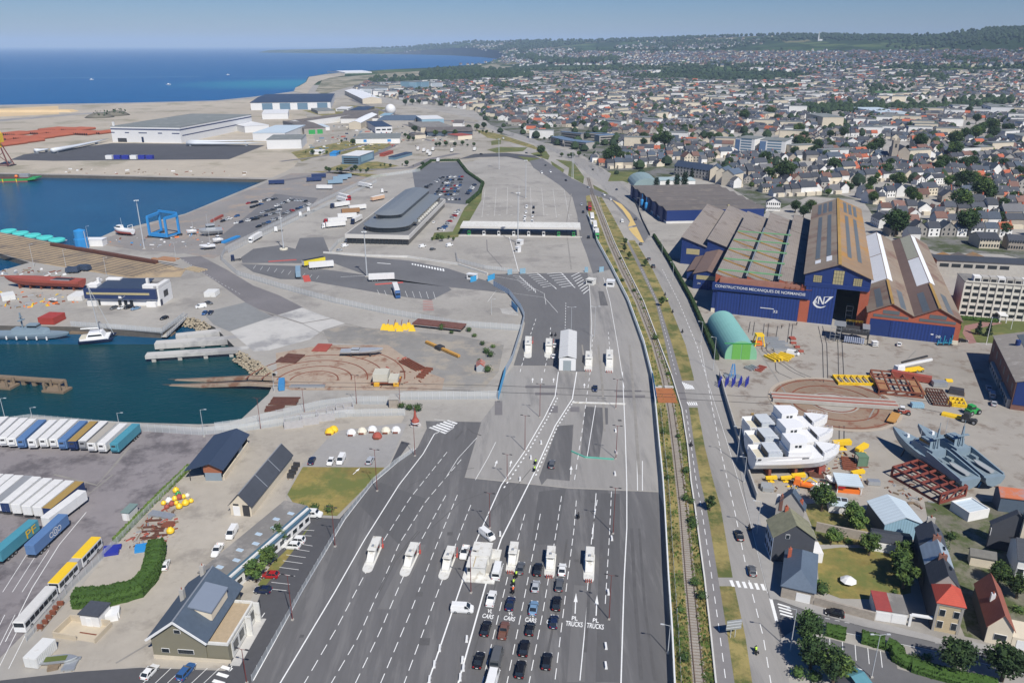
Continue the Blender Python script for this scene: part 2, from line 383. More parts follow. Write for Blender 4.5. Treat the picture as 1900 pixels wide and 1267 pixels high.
#sheets
TY=[330,360,400,450,500,560,640,700,760,830,894,940,1074,1180,1267,1420]
FA=[1068,1077,1090,1108,1135,1165,1194,1209,1216,1222.5,1229,1232,1239,1246,1250,1258]
RL=[1089,1097,1112,1130,1152,1182,1213,1230,1241,1250,1257,1262,1273,1282,1290,1302]
RR=[1093,1101,1116,1135.5,1158.5,1189.5,1221,1238,1249.5,1260,1268,1274,1286,1297,1306,1321]
FC=[1100,1108,1120,1140,1164,1194,1224,1247,1265,1276,1282,1289,1307,1319,1328,1344]
BR=[1104,1113,1136,1163,1187,1216,1235,1248]
PR=[1106,1116,1139,1168,1194,1222,1247,1264,1279,1289,1300,1311,1333,1350,1363,1384]
RDL=[1108,1118,1150,1181,1211,1240,1272,1287,1295,1308,1324,1337,1360,1383,1396,1420]
RDR=[1140,1160,1185,1214,1247,1279,1313,1335,1350,1364,1377,1386,1418,1449,1465,1494]
SWR=[1142,1162,1187,1216,1249,1281,1315,1337,1353,1370,1388,1404,1440,1480,1500,1530]
def col(tab,y):return lerp_tab(list(zip(TY,tab)),y)
def band(A,B,y0,y1,da=0,db=0):
 ys=[y0]+[y for y in TY if y0<y<y1]+[y1]
 return[(col(A,y)+da,y)for y in ys]+[(col(B,y)+db,y)for y in reversed(ys)]
S=[]
def sh(name,pts,m,lay):S.append(sheet(name,pts,m,.006*lay if pts[0][1]>200 else .05*lay))
sh('sand_flat',[(-200,201),(0,199),(240,193),(400,189),(560,178),(620,192),(585,262),(545,312),(505,330),(300,327),(120,323),(-200,317)],SAND,1)
sh('sand_stockpile_ground',[(-200,207),(0,202),(108,197),(110,212),(0,217),(-200,222)],YSAND,2)
sh('storage_yard',[(18,297),(44,287),(208,266),(338,267),(492,270),(425,296),(100,299)],ASPH2,3)
sh('port_road',[(-200,240),(0,222),(140,211),(230,206),(230,208),(140,214),(0,226),(-200,246)],ASPHG,3)
sh('town_ground',[q for q in TOWN if q[1]>135]+[],TOWNG,2)
sh('industrial_ground',[(940,260),(880,220),(780,200),(700,190),(640,178),(560,190),(585,262),(545,310),(505,333),(560,330),(700,330),(760,320),(870,300),(980,300)],mat('estate_ground',(.35,.32,.27),.93,.14,.06,.22,stain=((.19,.17,.12),.32,.03)),1.5)
for q in[[(540,283),(640,262),(735,268),(700,285),(600,287),(560,300)],[(640,303),(700,300),(740,308),(690,318),(600,316)],[(620,215),(680,205),(720,205),(690,222)],[(770,262),(785,252),(760,268)],[(700,330),(720,325),(600,318),(570,318)],[(880,240),(930,250),(990,270),(1010,283),(985,275),(940,262),(905,256)],[(560,205),(605,205),(650,196),(720,200),(700,207),(600,216)]]:
 sh('verge_grass',q,DRY,4)
for q in[[(904,278),(928,273),(979,274),(970,281),(921,284)],[(984,285),(1013,280),(1020,290),(1017,297),(992,289)],[(1022,299),(1047,315),(1044,324),(1026,312)],[(1031,296),(1063,300),(1084,329),(1082,341),(1054,326),(1056,312)],[(911,262),(930,258),(929,268),(912,270)],[(960,290),(1000,294),(1002,303),(985,302)],[(1100,343),(1135,362),(1128,366),(1104,356)],[(1130,318),(1185,320),(1190,326),(1165,340),(1140,330)]]:
 sh('roundabout_grass',q,GRN,5)
sh('roundabout_road',[(850,296),(880,286),(940,284),(990,289),(1015,300),(985,300),(940,291),(890,292)],ASPH2,4)
sh('rail_verge',band(FA,FC,345,1420),DRY,3)
sh('track_ballast',band(RL,RR,332,1420,-4,4),BALL,4)
sh('grass_band',band(FC,BR,366,699,1,0),DRY,3)
sh('cycle_path',[(col(BR,y),y)for y in(450,500,560,640,699)]+band(FC,PR,700,1420,1,0)+[(col(PR,y),y)for y in(699,640,560,500,450)],mat('path_tarmac',(.20,.19,.185),.9,.1,.8,.1),3)
sh('median_strip',band(PR,RDL,446,706),DRY,4)
sh('median_strip',band(PR,RDL,756,1071),DRY,4)
sh('median_strip',band(PR,RDL,1087,1420),DRY,4)
sh('avenue',band(PR,RDR,445,1420,1,0),ASPHG,2)
sh('avenue',[(1181,452),(1166,425),(1150,395),(1133,366),(1110,338),(1085,318),(1060,300),(1030,283),(995,268),(955,256),(925,244),(900,236),(880,228),(892,227),(918,235),(947,245),(987,257),(1022,270),(1057,283),(1087,297),(1117,313),(1145,333),(1167,352),(1187,390),(1210,440)],ASPHG,6)
sh('pavement',band(RDR,SWR,760,1112),mat('pavement_grey',(.30,.29,.275),.9,.1,.6,.1),20)
sh('dock_road',[(1076,440),(1071,400),(1062,366),(1040,345),(1012,326),(990,312),(982,299),(1006,294),(1022,305),(1060,331),(1100,350),(1140,366),(1182,402),(1206,432),(1194,452),(1168,412),(1134,372),(1098,361),(1087,364),(1092,400),(1112,462),(1132,500),(1100,508),(1088,470)],mat('asphalt_mid',(.15,.148,.15),.9,.1,.6,.14),7)
sh('ochre_median',[(1136,371),(1153,379),(1169,397),(1180,418),(1165,421),(1169,411),(1156,391)],MARKY,9)
sh('ochre_median',[(1166,424),(1181,421),(1195,450),(1189,450),(1172,432)],MARKY,9)
sh('toll_apron',[(868,304),(885,297),(935,291),(980,299),(990,313),(1012,328),(1038,347),(1062,368),(1071,400),(1079,450),(1090,503),(1050,506),(950,506),(890,500),(846,488),(848,470),(866,420),(892,372),(900,346),(888,334)],CONC,4)
sh('dark_apron',[(447,478),(470,462),(520,455),(548,462),(556,442),(600,440),(612,470),(640,474),(760,484),(830,498),(905,522),(940,545),(905,540),(835,533),(700,518),(620,489),(450,488)],mat('apron_tarmac',(.135,.135,.138),.9,.12,.5,.18),5)
sh('dark_apron',[(447,490),(560,494),(690,512),(833,533),(838,538),(800,557),(735,549),(560,519),(520,518),(470,505)],MATS['apron_tarmac'],5)
sh('car_park',[(765,318),(790,302),(850,300),(868,322),(894,340),(888,358),(865,380),(820,376),(775,364),(770,350)],mat('car_park_tarmac',(.13,.135,.145),.9,.12,.5,.14),6)
sh('car_park_grass',[(862,386),(895,352),(893,372),(868,415),(850,440),(800,446),(806,432),(840,430)],GRN,7)
sh('boatyard',[(166,450),(345,398),(500,337),(540,322),(640,320),(688,331),(560,397),(424,468),(395,480),(340,470),(262,466)],mat('boatyard_tarmac',(.24,.225,.21),.92,.1,.4,.14,stain=((.33,.26,.2),.3,.05)),4)
sh('staff_car_park',[(400,445),(510,360),(590,368),(575,385),(470,432),(420,455)],MATS['asphalt_mid'],5)
sh('slipway_deck',[(-200,445),(-200,399),(0,432),(110,453),(145,460),(240,474),(345,500),(335,514),(240,516),(57,486),(0,470)],DECK,5)
sh('yard_road',[(332,478),(372,475),(420,500),(470,530),(518,548),(563,571),(505,587),(455,561),(400,522)],mat('asphalt_worn',(.17,.16,.16),.9,.1,.6,.16),5)
sh('yard_tarmac',[(376,580),(455,561),(505,588),(425,615),(396,602)],mat('tarmac_pale',(.215,.22,.215),.9,.12,.3,.16),5)
sh('boat_ramp',[(427,615),(500,590),(560,571),(640,600),(600,612),(575,630),(500,650),(471,652)],CONCL,6)
sh('turntable_yard',[(512,655),(600,640),(720,640),(790,690),(825,702),(820,724),(540,724),(508,712),(514,693)],RUST,5)
sh('scrap_yard',[(640,604),(720,612),(850,622),(935,640),(925,690),(900,718),(826,718),(790,690),(720,640),(610,636),(600,614)],mat('scrap_ground',(.24,.23,.21),.95,.15,.2,.2,stain=((.34,.30,.24),.4,.08)),4)
sh('truck_yard',[(-260,800),(-200,782),(53,783),(240,790),(370,797),(448,800),(350,875),(290,930),(215,1010),(130,1090),(60,1160),(-20,1240),(-260,1420)],YARD,3)
sh('depot_yard',[(448,797),(545,786),(640,770),(740,760),(750,775),(735,800),(640,815),(560,860),(530,920),(545,960),(470,1100),(420,1240),(260,1236),(140,1246),(40,1236),(90,1160),(215,1010),(290,930),(352,876)],BEIGE,4)
sh('depot_yard',[(545,962),(560,866),(620,800),(740,785),(755,786),(720,866),(625,958)],mat('lot_tarmac',(.30,.29,.275),.9,.1,.5,.12),5)
sh('lawn',[(562,866),(714,867),(690,892),(625,957),(548,953),(547,937),(533,917)],LAWN,6)
sh('depot_car_park',[(545,958),(630,962),(690,893),(722,866),(745,818),(760,822),(735,857),(640,962),(468,1262),(395,1420),(-260,1420),(0,1262),(140,1246),(262,1238),(418,1244),(452,1180),(520,1010)],ASPH2,6)
sh('lawn',[(560,918+75),(575,975),(560,1000),(530,1040),(490,1090),(478,1085),(505,1045)],LAWN,7)
sh('carriageway',[(390,1420),(468,1262),(640,962),(690,896),(735,860),(775,830),(792,795),(790,781),(893,783),(862,886),(1055,906),(1222,913),(1232,940),(1250,1267),(1258,1420)],ASPH,7)
sh('carriageway',[(905,509),(1090,506),(1095,560),(1094,640),(1095,690),(1058,690),(1058,679),(953,678),(965,640),(974,600),(966,575),(940,545)],mat('asphalt_upper',(.135,.133,.133),.9,.1,.7,.14,stretch=(1,.15,1)),7)
sh('carriageway',[(953,679),(1058,680),(1058,691),(1095,691),(1094,640),(1095,560),(1090,506),(1132,500),(1165,560),(1194,640),(1209,700),(1216,760),(1222,830),(1222,911),(1055,904),(862,884),(893,781),(925,740),(935,700)],ASPHG,3)
sh('tarmac_patch',[(1086,754),(1128,757),(1128,787),(1120,788),(1112,850),(1077,845)],ASPH,8)
sh('tarmac_patch',[(1035,790),(1064,788),(1057,892),(1015,888),(1005,900),(1000,886)],ASPH,8)
sh('tarmac_patch',[(1110,540),(1120,541),(1128,567),(1114,567)],ASPH,8)
for q in[(1140,724,1190,727),(1144,733,1197,738),(975,715,1032,720),(993,728,1034,733),(1018,753,1035,766),(918,744,932,770),(1058,755,1075,764)]:
 sh('tarmac_patch',[(q[0],q[1]),(q[2],q[1]),(q[2],q[3]),(q[0],q[3])],MATS['asphalt_worn'],8)
sh('shipyard_ground',[(1210,455),(1240,475),(1282,555),(1318,645),(1340,700),(1372,870),(1415,910),(1500,925),(1530,920),(1620,945),(1640,985),(1800,990),(1900,960),(2100,960),(2100,640),(1830,640),(1775,632),(1600,620),(1480,595),(1319,579),(1285,540),(1265,480)],SHIPY,4)
sh('office_garden',[(1775,592),(2000,600),(2000,640),(1880,645),(1845,637),(1776,634)],GRN,6)
sh('office_drive',[(1790,604),(1840,594),(1860,600),(1800,612),(1812,636),(1798,638),(1786,618)],mat('red_gravel',(.27,.15,.13),.95,.1,1),7)
sh('side_street',[(1430,1108),(1440,1110),(1500,1128),(1600,1155),(1720,1180),(1800,1200),(1900,1222),(2100,1262),(2100,1295),(1900,1252),(1760,1215),(1600,1180),(1500,1160),(1470,1170),(1448,1185)],mat('street_tarmac',(.13,.128,.128),.9,.1,.5,.12),5)
sh('corner_car_park',[(1510,1180),(1540,1185),(1660,1215),(1665,1240),(1720,1255),(1800,1275),(1900,1300),(1900,1420),(1600,1420),(1600,1262),(1520,1235)],MATS['street_tarmac'],6)
sh('pavement',[(1436,1108),(1450,1108),(1510,1122),(1620,1152),(1724,1178),(1764,1192),(1800,1190),(1900,1212),(2100,1252),(2100,1262),(1900,1222),(1800,1200),(1764,1200),(1720,1188),(1600,1162),(1500,1134),(1440,1112)],MATS['pavement_grey'],22)
sh('garden_lawn',[(1515,1020),(1560,1015),(1640,1018),(1690,1060),(1690,1100),(1630,1112),(1560,1110),(1520,1095)],LAWN,6)
sh('back_gardens',[(1490,935),(1560,930),(1640,960),(1640,1010),(1520,1010),(1500,960)],DRY,5)
sh('back_gardens',[(1715,930),(2000,930),(2100,1250),(1900,1205),(1790,1180),(1740,1060)],mat('garden_mix',(.16,.15,.11),.95,.3,.5,.3,stain=((.07,.09,.03),.5,.15)),5)
#road markings
def lines(name,segs,z,m=MARK):
 b=MB().use(m)
 for s in segs:
  pts=[P(x,y)for x,y in s[0]];w=s[1];dash=s[2]if len(s)>2 else None
  if not dash:strip(b,pts,w,z)
  else:
   d,g=dash;q=resample(pts,.5);k=0;st=int((d+g)/.5);dn=int(d/.5)
   while k+dn<len(q):strip(b,[q[k],q[k+dn]],w,z);k+=st
 b.f=[f if((b.v[f[1]][0]-b.v[f[0]][0])*(b.v[f[2]][1]-b.v[f[0]][1])-(b.v[f[1]][1]-b.v[f[0]][1])*(b.v[f[2]][0]-b.v[f[0]][0]))>0 else f[::-1]for f in b.f]
 return struct(b.build(name,fix=False))
DS=(3,1.9)
lines('lane_markings',[([(515,1275),(620,1100),(677,1000),(740,900),(785,842),(806,805),(818,800)],.28),([(470,1262),(560,1098),(640,963),(690,898),(737,858),(772,832)],.22),([(560,1275),(624,1166),(677,1065),(711,1004),(760,925),(830,838)],.17,DS),([(610,1275),(666,1180),(740,1010),(790,930),(862,845)],.17,DS),([(658,1270),(706,1170),(747,1072),(776,1012),(835,905)],.17,DS),([(705,1270),(760,1140),(812,1006),(850,915)],.17,DS),([(747,1275),(819,1080),(849,1000),(878,925)],.17,DS),([(792,1272),(859,1076),(884,1002),(930,900),(975,835),(1010,775),(1030,735),(1036,690)],.3),([(848,1275),(902,1082),(930,1000),(990,880),(1030,790),(1062,740),(1070,690)],.34),([(893,1275),(942,1070),(959,1006),(975,950)],.17,DS),([(939,1275),(971,1118),(994,1000),(1005,940)],.17,DS),([(980,1275),(1008,1132),(1033,980),(1042,920)],.17,DS),([(1030,1260),(1052,1081),(1065,982),(1070,920)],.17,DS),([(1076,1262),(1094,1077),(1101,980),(1106,915)],.2),([(1090,1095),(1099,985),(1110,915)],.2,DS),([(1152,1275),(1158,1077),(1163,980),(1163,900),(1160,800),(1155,690)],.26),([(1123,1120),(1131,990),(1135,900)],.17,DS),([(1066,890),(1080,800),(1095,690),(1100,620)],.2,(3,3)),([(1135,690),(1128,610)],.2,(3,3)),([(1089,850),(1105,752)],.2),([(1183,910),(1182,855)],.2),([(1192,910),(1192,855)],.2),([(965,690),(983,625),(995,590)],.22,(3,3)),([(1010,690),(1020,640),(1022,600)],.22,(3,3)),([(1048,628),(1050,560)],.22,(2,2)),([(1120,515),(1132,560),(1146,640),(1158,720)],.2),([(1093,520),(1098,600),(1094,680)],.2),([(905,560),(920,540),(1010,552),(1035,580)],.16),([(885,507),(960,520),(1010,545),(1013,565)],.16),([(826,888),(850,850),(885,812)],.14),([(882,890),(905,850),(920,820)],.14),],.056)
lines('lane_markings',[([(col(FC,y)*.45+col(PR,y)*.55,y)for y in TY if y>=760],.16,(2.8,2.0)),([(col(BR,y)*.5+col(PR,y)*.5,y)for y in(500,560,640,699)],.14,(2.2,2.6)),([(col(RDL,y)*.5+col(RDR,y)*.5,y)for y in TY if y>=500],.18,(3,2.4)),([(1300,640),(1312,705),(1330,760),(1352,830),(1390,960),(1424,1100)],.1)],.034)
lines('crossing_markings',[([(1356+i*11.5,1076+i*1.4),(1361+i*11.5,1088+i*1.4)],.75)for i in range(6)]+[([(1443+i*1.5,1120+i*6),(1466+i*2,1127+i*6)],.5)for i in range(4)]+[([(1430,1110),(1441,1152)],.7)],.05)
lines('hatching',[([(1266+i*3.4,709+i*1.2),(1273+i*3.0,722)],.45)for i in range(6)]+[([(1275+i*4,746),(1279+i*3.6,752)],.45)for i in range(5)],.05)
lines('hatching',[([(797+i*6.5,793-i*2.6),(826+i*4.4,804-i*3.6)],.9)for i in range(6)]+[([(797,794),(826,805),(842,793),(838,782),(806,778)],.2)],.056)
lines('apron_joints',[([(900+i*21,345+abs(i-3)*2),(893+i*23.5,415)],.12,(60,1))for i in range(8)]+[([(868,372),(1090,372)],.35,(1.1,1.1)),([(962,503),(945,440)],.3)]+[([(905+k*21,383),(909+k*21,383)],.5)for k in range(8)]+[([(903+k*22,399),(907+k*22,399)],.5)for k in range(8)],.034)
lines('apron_joints',[([(846,470),(850,488),(900,500),(955,505)],.5),([(903,445),(904,465),(935,500)],.5),([(1066,300+0),(1066,300)],.1)],.036,MATS['asphalt_worn'])
lines('hatching',[([(952+k*3.5,512+k*3.4),(964+k*3.5,512+k*3.0),(966+k*3.5,516+k*3.4)],.32)for k in range(9)]+[([(977+k*4.2,508+k*3.6),(996+k*4.2,507+k*3.2),(1003+k*4.2,511+k*3.6)],.5)for k in range(8)]+[([(1015+k*4.4,508+k*4.2),(1040+k*3.6,506+k*3.9),(1046+k*3.5,510+k*4)],.55)for k in range(7)]+[([(1060+k*3.2,513+k*4.6),(1075+k*2.6,506+k*4.4)],.5)for k in range(8)],.056)
lines('hatching',[([(765+k*5.2,489+k*.9),(766+k*5.2,491.5+k*1.1)],.9)for k in range(12)]+[([(700,488),(725,490)],.9),([(632,514),(690,511)],.3)],.056)
lines('hatching',[([(928+k*.8,573+k*1.6),(955+k*1.4,572+k*2.6)],.35)for k in range(6)],.05)
lines('red_markings',[([(498,485.5),(550,482)],2.2),([(696,528),(748,524)],2.2),([(567,511),(571,523)],3.6)],.056,MARKR)
lines('red_markings',[([(785,558+k*3),(802+k*.5,557.5+k*3)],.5)for k in range(7)],.056,MARKR)
lines('bay_lines',[([(470+k*13,499+k*2.1),(475+k*13,492+k*2.2)],.14)for k in range(10)]+[([(700+k*13,538+k*.5),(704+k*13,547+k*1)],.14)for k in range(9)],.05)
lines('bay_lines',[([(257+k*22.5,1275),(295+k*22.5,1239)],.12)for k in range(6)]+[([(505+a,1077-a*1.85),(540+a*1.05,1081-a*1.8)],.12)for a in(-8,-1.5,7,13.5,20,26,32.5,38)]+[([(548,982),(583,984)],.12),([(542,992),(578,994)],.12)],.05)
lines('hatching',[([(395+k*8,1262-k*13),(416+k*7,1268-k*13)],.8)for k in range(3)]+[([(425,1245),(455,1190),(497,1128)],.18,(1.6,.5))],.05)
lines('bay_lines',[([(-10+k*19,1140-k*0),(-60+k*19,1240)],.12)for k in range(5)]+[([(5+k*18,1098),(55+k*18,1020)],.12)for k in range(3)]+[([(10,1190),(60,1090),(110,1010),(160,950)],.16)],.03)
lines('bay_lines',[([(1516+k*23.5,1179+k*5.6),(1516+k*24.2,1206+k*6.4)],.13)for k in range(6)],.045)
lines('bay_lines',[([(1513,1141),(1530,1146),(1617,1164)],.12,(1.2,.8)),([(1735,1192),(1835,1212),(1900,1225)],.12),([(1500,1160),(1600,1180),(1735,1208),(1900,1250)],.12)],.045)
lines('yard_lane',[([(340,482),(400,520),(450,548)],.16,(2,2.5)),([(470,510),(560,538),(700,575)],.16,(2,3))],.045)
def ground_text(txt,px,up,h,w=None,stretch=1.0,m=MARK,z=.062,name='lane_lettering'):
 cu=bpy.data.curves.new(name,'FONT');cu.body=txt;cu.size=1;cu.align_x='CENTER';cu.offset=.018
 o=bpy.data.objects.new(name,cu);C.objects.link(o)
 dg=bpy.context.evaluated_depsgraph_get();dg.update();me=bpy.data.meshes.new_from_object(o.evaluated_get(dg));bpy.data.objects.remove(o)
 me.materials.clear();me.materials.append(m)
 xs=[v.co.x for v in me.vertices];ys=[v.co.y for v in me.vertices];sx=(w or h*.6*len(txt))/(max(xs)-min(xs));sy=h/(max(ys)-min(ys))
 p=P(*px);q=P(*up);an=math.atan2(q.y-p.y,q.x-p.x)-math.pi/2
 mt=Matrix.Translation((p.x,p.y,z))@Matrix.Rotation(an,4,'Z')@Matrix.Diagonal((sx,sy,1,1))@Matrix.Translation((-(max(xs)+min(xs))/2,-min(ys),0))
 me.transform(mt);o=bpy.data.objects.new(name,me);C.objects.link(o);return o
for(a,b_,t,h,w_)in[((904,1147),(907,1139),'CARS',1.4,2.5),((908,1137),(911,1128),'VL',1.25,1.2),((944,1151),(947,1142),'CARS',1.4,2.5),((947,1141),(949,1132),'VL',1.25,1.2),((984,1154),(986,1145),'CARS',1.4,2.5),((986,1144),(988,1135),'VL',1.25,1.2),((1024,1158),(1026,1148),'CARS',1.4,2.5),((1026,1147),(1027,1139),'VL',1.25,1.2),((1065,1162),(1066,1152),'TRUCKS',1.6,3.7),((1066,1150.5),(1067,1142),'PL',1.3,1.3),((1104,1166),(1105,1156),'TRUCKS',1.6,3.7),((1105,1154.5),(1106,1146),'PL',1.3,1.3)]:
 struct(ground_text(t,a,b_,h,w_))
for pts,w_ in(([(505,338),(560,330),(620,318),(760,312),(800,295),(850,285)],9),([(735,268),(690,290),(640,318)],8),([(600,215),(660,210),(720,222),(780,240)],8),([(880,228),(800,222),(740,215),(690,200),(650,185)],10),([(520,300),(600,290),(700,262),(760,250),(800,262)],7)):lines('estate_road',[(resample(G(pts),20)and pts,w_)],.03,MATS['asphalt_worn'])
RUB=mat('tyre_rubber_marks',(.098,.095,.094),.9,.2,.3);RUBC=mat('tyre_marks_on_concrete',(.255,.24,.215),.9,.25,.2)
lines('tyre_marks',[([(700,1100),(730,1040),(775,985)],.25),([(703,1101),(734,1040),(779,986)],.25),([(900,960),(960,900),(985,870)],.2),([(1010,1240),(1035,1120),(1052,1000)],.5),([(1110,1200),(1113,1080),(1119,960)],.7),([(1086,1210),(1093,1100),(1101,1000)],.7),([(868,795),(878,803),(893,808)],.5),([(845,815),(858,800)],.8),([(880,1090),(905,1075),(935,1068)],.2),([(760,900),(800,880),(880,868)],.18),([(1190,1262),(1178,1100),(1172,980)],.8),([(1215,1262),(1196,1120),(1186,980)],.6),([(800,980),(855,930),(905,912)],.2),([(870,1240),(905,1130),(930,1050)],.35),([(712,960),(735,925),(765,900)],.22)],.058,RUB)
lines('tyre_marks',[([(1060,360),(1050,420),(1060,500)],.8),([(960,330),(1000,350),(1040,352)],.5),([(880,345),(930,330),(985,322)],.6),([(905,480),(960,470),(1040,478)],.4),([(640,600),(760,628),(900,632)],.5),([(560,600),(620,630),(700,650)],.4),([(600,395),(650,430),(690,436)],.5),([(520,420),(560,400),(640,372)],.5),([(1110,640),(1118,720),(1122,800)],.8),([(1080,640),(1088,700)],.6),([(1168,640),(1178,760),(1186,880)],.9),([(1400,640),(1440,700),(1500,800)],.5),([(1700,650),(1660,690),(1610,780)],.5),([(1720,660),(1790,650),(1830,650)],.4),([(480,575),(560,600),(620,590)],1.2),([(100,880),(180,900),(215,860),(240,830)],.7),([(60,900),(160,920),(210,880)],.6),([(330,1120),(300,1180),(215,1230)],.5)],.06,RUBC)
for x,y,w_ in[(778,1102,1.6),(788,1190,2.2),(1018,950,1.2),(925,745,1.0),(1150,780,1.2),(835,990,1.4),(560,1180,.9),(1070,1040,1.1),(1100,930,1.2),(915,1000,1.0)]:q=P(x,y);struct(sheet('drain_cover',[(q.x-w_/2,q.y-w_/2),(q.x+w_/2,q.y-w_/2),(q.x+w_/2,q.y+w_/2),(q.x-w_/2,q.y+w_/2)],RUB,.064,px=False))
for q,m in(([(660,930),(706,895),(790,925),(740,1010)],'w'),([(1000,912),(1050,906),(1032,1010),(985,1010)],'w'),([(1065,1085),(1092,1087),(1085,1265),(1052,1265)],'l'),([(1115,915),(1150,916),(1150,1265),(1105,1265)],'w'),([(700,1130),(760,1010),(790,1010),(735,1130)],'l')):S.append(sheet('tarmac_patch',q,mat('carriageway_patch_dark',(.10,.098,.098),.9,.13,.7,.16,stretch=(1,.1,1),rot=R(9))if m=='w' else mat('carriageway_patch_pale',(.15,.146,.142),.9,.13,.7,.16,stretch=(1,.1,1),rot=R(9)),.05))
lines('lane_markings',[([(935,905),(981,836),(1016,776),(1036,735)],.42,(1.2,1.3)),([(994,882),(1034,792),(1066,742)],.42,(1.2,1.3)),([(880,1050),(884,1040)],.1)],.06)
S.append(sheet('beach',[(640,141),(612,145),(590,152),(580,160),(570,174),(546,171),(549,164),(568,153),(573,143.5),(603,138.5),(640,135)],SAND,.4));S.append(sheet('dune_grass',[(640,164),(600,176),(585,170),(600,146),(700,138),(860,127),(940,117),(965,121),(900,135),(700,150)],mat('dune_scrub',(.13,.13,.075),.95,.3,.05,.3,stain=((.34,.30,.22),.5,.012)),.3))
def arrow(px,up,L_=5.0,w_=.9,z=.062):
 p=P(*px);q=P(*up);d=(q-p).normalized();n=Vector((-d.y,d.x,0));b=MB().use(MARK)
 def at(a,c):v=p+d*a-n*c;return(v.x,v.y,z)
 b.poly([at(0,-.12),at(0,.12),at(L_*.55,.12),at(L_*.55,-.12)]);b.poly([at(L_*.55,-w_/2),at(L_*.55,w_/2),at(L_,0)])
 struct(b.build('lane_arrow',fix=False))
for a in[((1067,1138),(1068,1118),7),((1106,1142),(1107,1121),7),((988,710),(989,690),4.5),((1005,710),(1006,690),4.5),((1027,710),(1028,690),4.5),((1084,720),(1085,700),4.5),((918,866),(926,845),4),((946,866),(951,846),4),((1059,880),(1061,850),5),((613,851),(660,851),5),((1600,1242),(1560,1233),5),((655,880),(668,868),4)]:
 arrow(a[0],a[1],a[2])
#shared materials
WHITE=paint('white_paint',(.74,.74,.72));BLACK=paint('black_paint',(.012,.012,.014),.25);NAVY=paint('navy_paint',(.012,.022,.06),.25)
SILVER=paint('silver_paint',(.40,.42,.44),.3);GREY=paint('grey_paint',(.10,.105,.11),.3);RED=paint('red_paint',(.36,.018,.02),.3)
BLUE=paint('blue_paint',(.03,.10,.26),.3);BROWN=paint('brown_paint',(.16,.08,.06),.35);LBLUE=paint('pale_blue_paint',(.16,.27,.40),.3)
YELLOW=paint('yellow_paint',(.80,.52,.02),.5);ORANGE=paint('orange_paint',(.75,.17,.02),.5);GREEN=paint('green_paint',(.03,.30,.07),.5)
SKYB=paint('bright_blue_paint',(.03,.24,.55),.5);BLUEY=paint('yard_blue_paint',(.02,.03,.28),.5);CREAM=paint('cream_paint',(.68,.63,.50),.6)
GLASS=mat('dark_glass',(.02,.026,.032),.12,.05,.5,spec=.6);TYRE=mat('tyre_rubber',(.018,.018,.018),.9,.1)
LAMP=mat('lamp_lens',(.75,.75,.72),.2,.02);TAIL=mat('tail_lens',(.40,.01,.01),.25,.02);PLATE=mat('plate_white',(.8,.8,.78),.6,.02)
CHROME=mat('galvanised',(.42,.44,.45),.45,.12,2,metal=.5);DARKM=mat('dark_metal',(.04,.04,.042),.6,.15,1)
RUSTM=mat('rusty_steel',(.20,.065,.035),.85,.3,1.0,.2);RUSTD=mat('dark_rust',(.11,.045,.03),.9,.3,1.0)
OXID=mat('red_oxide',(.33,.075,.05),.7,.12,.5,.1);TIMB=mat('old_timber',(.20,.15,.10),.9,.25,1)
WGREY=mat('weathered_white',(.66,.65,.60),.7,.1,.5,.1,stain=((.42,.38,.30),.25,.7));POLE=mat('pole_grey',(.46,.48,.49),.5,.08,1);POLER=mat('pole_maroon',(.16,.04,.035),.55,.1,1)
ROCK=mat('rip_rap',(.33,.28,.20),.95,.3,.8,.1);STONE=mat('granite',(.33,.29,.24),.95,.25,1.2,.1);CONCW=mat('concrete_wall',(.40,.38,.34),.9,.15,.6,.12)
LEAFA=mat('leaf_mid',(.055,.102,.022),.8,.3,.6,.2,rand=.25);LEAFB=mat('leaf_dark',(.028,.058,.015),.85,.3,.6,.2,rand=.2);LEAFC=mat('leaf_light',(.10,.155,.03),.8,.3,.6,.2,rand=.25)
LEAFD=mat('leaf_conifer',(.016,.036,.018),.85,.3,.6,.2,rand=.2);BARK=mat('bark',(.10,.075,.05),.95,.3,2);HEDGE=mat('hedge_leaf',(.045,.095,.014),.85,.35,1.2,.2)
MESHF=bpy.data.materials.new('fence_mesh');MESHF.use_nodes=True
_n=MESHF.node_tree.nodes;_l=MESHF.node_tree.links;_t=_n.new('ShaderNodeBsdfTransparent');_m=_n.new('ShaderNodeMixShader');_bs=_n['Principled BSDF']
_bs.inputs['Base Color'].default_value=(.60,.63,.63,1);_nz=_n.new('ShaderNodeTexNoise');_nz.inputs['Scale'].default_value=.15
_mr=_n.new('ShaderNodeMapRange');_mr.inputs[3].default_value=.34;_mr.inputs[4].default_value=.6;_l.new(_nz.outputs['Fac'],_mr.inputs[0]);_l.new(_mr.outputs[0],_m.inputs[0])
_l.new(_t.outputs[0],_m.inputs[1]);_l.new(_bs.outputs[0],_m.inputs[2]);_l.new(_m.outputs[0],_n['Material Output'].inputs[0])
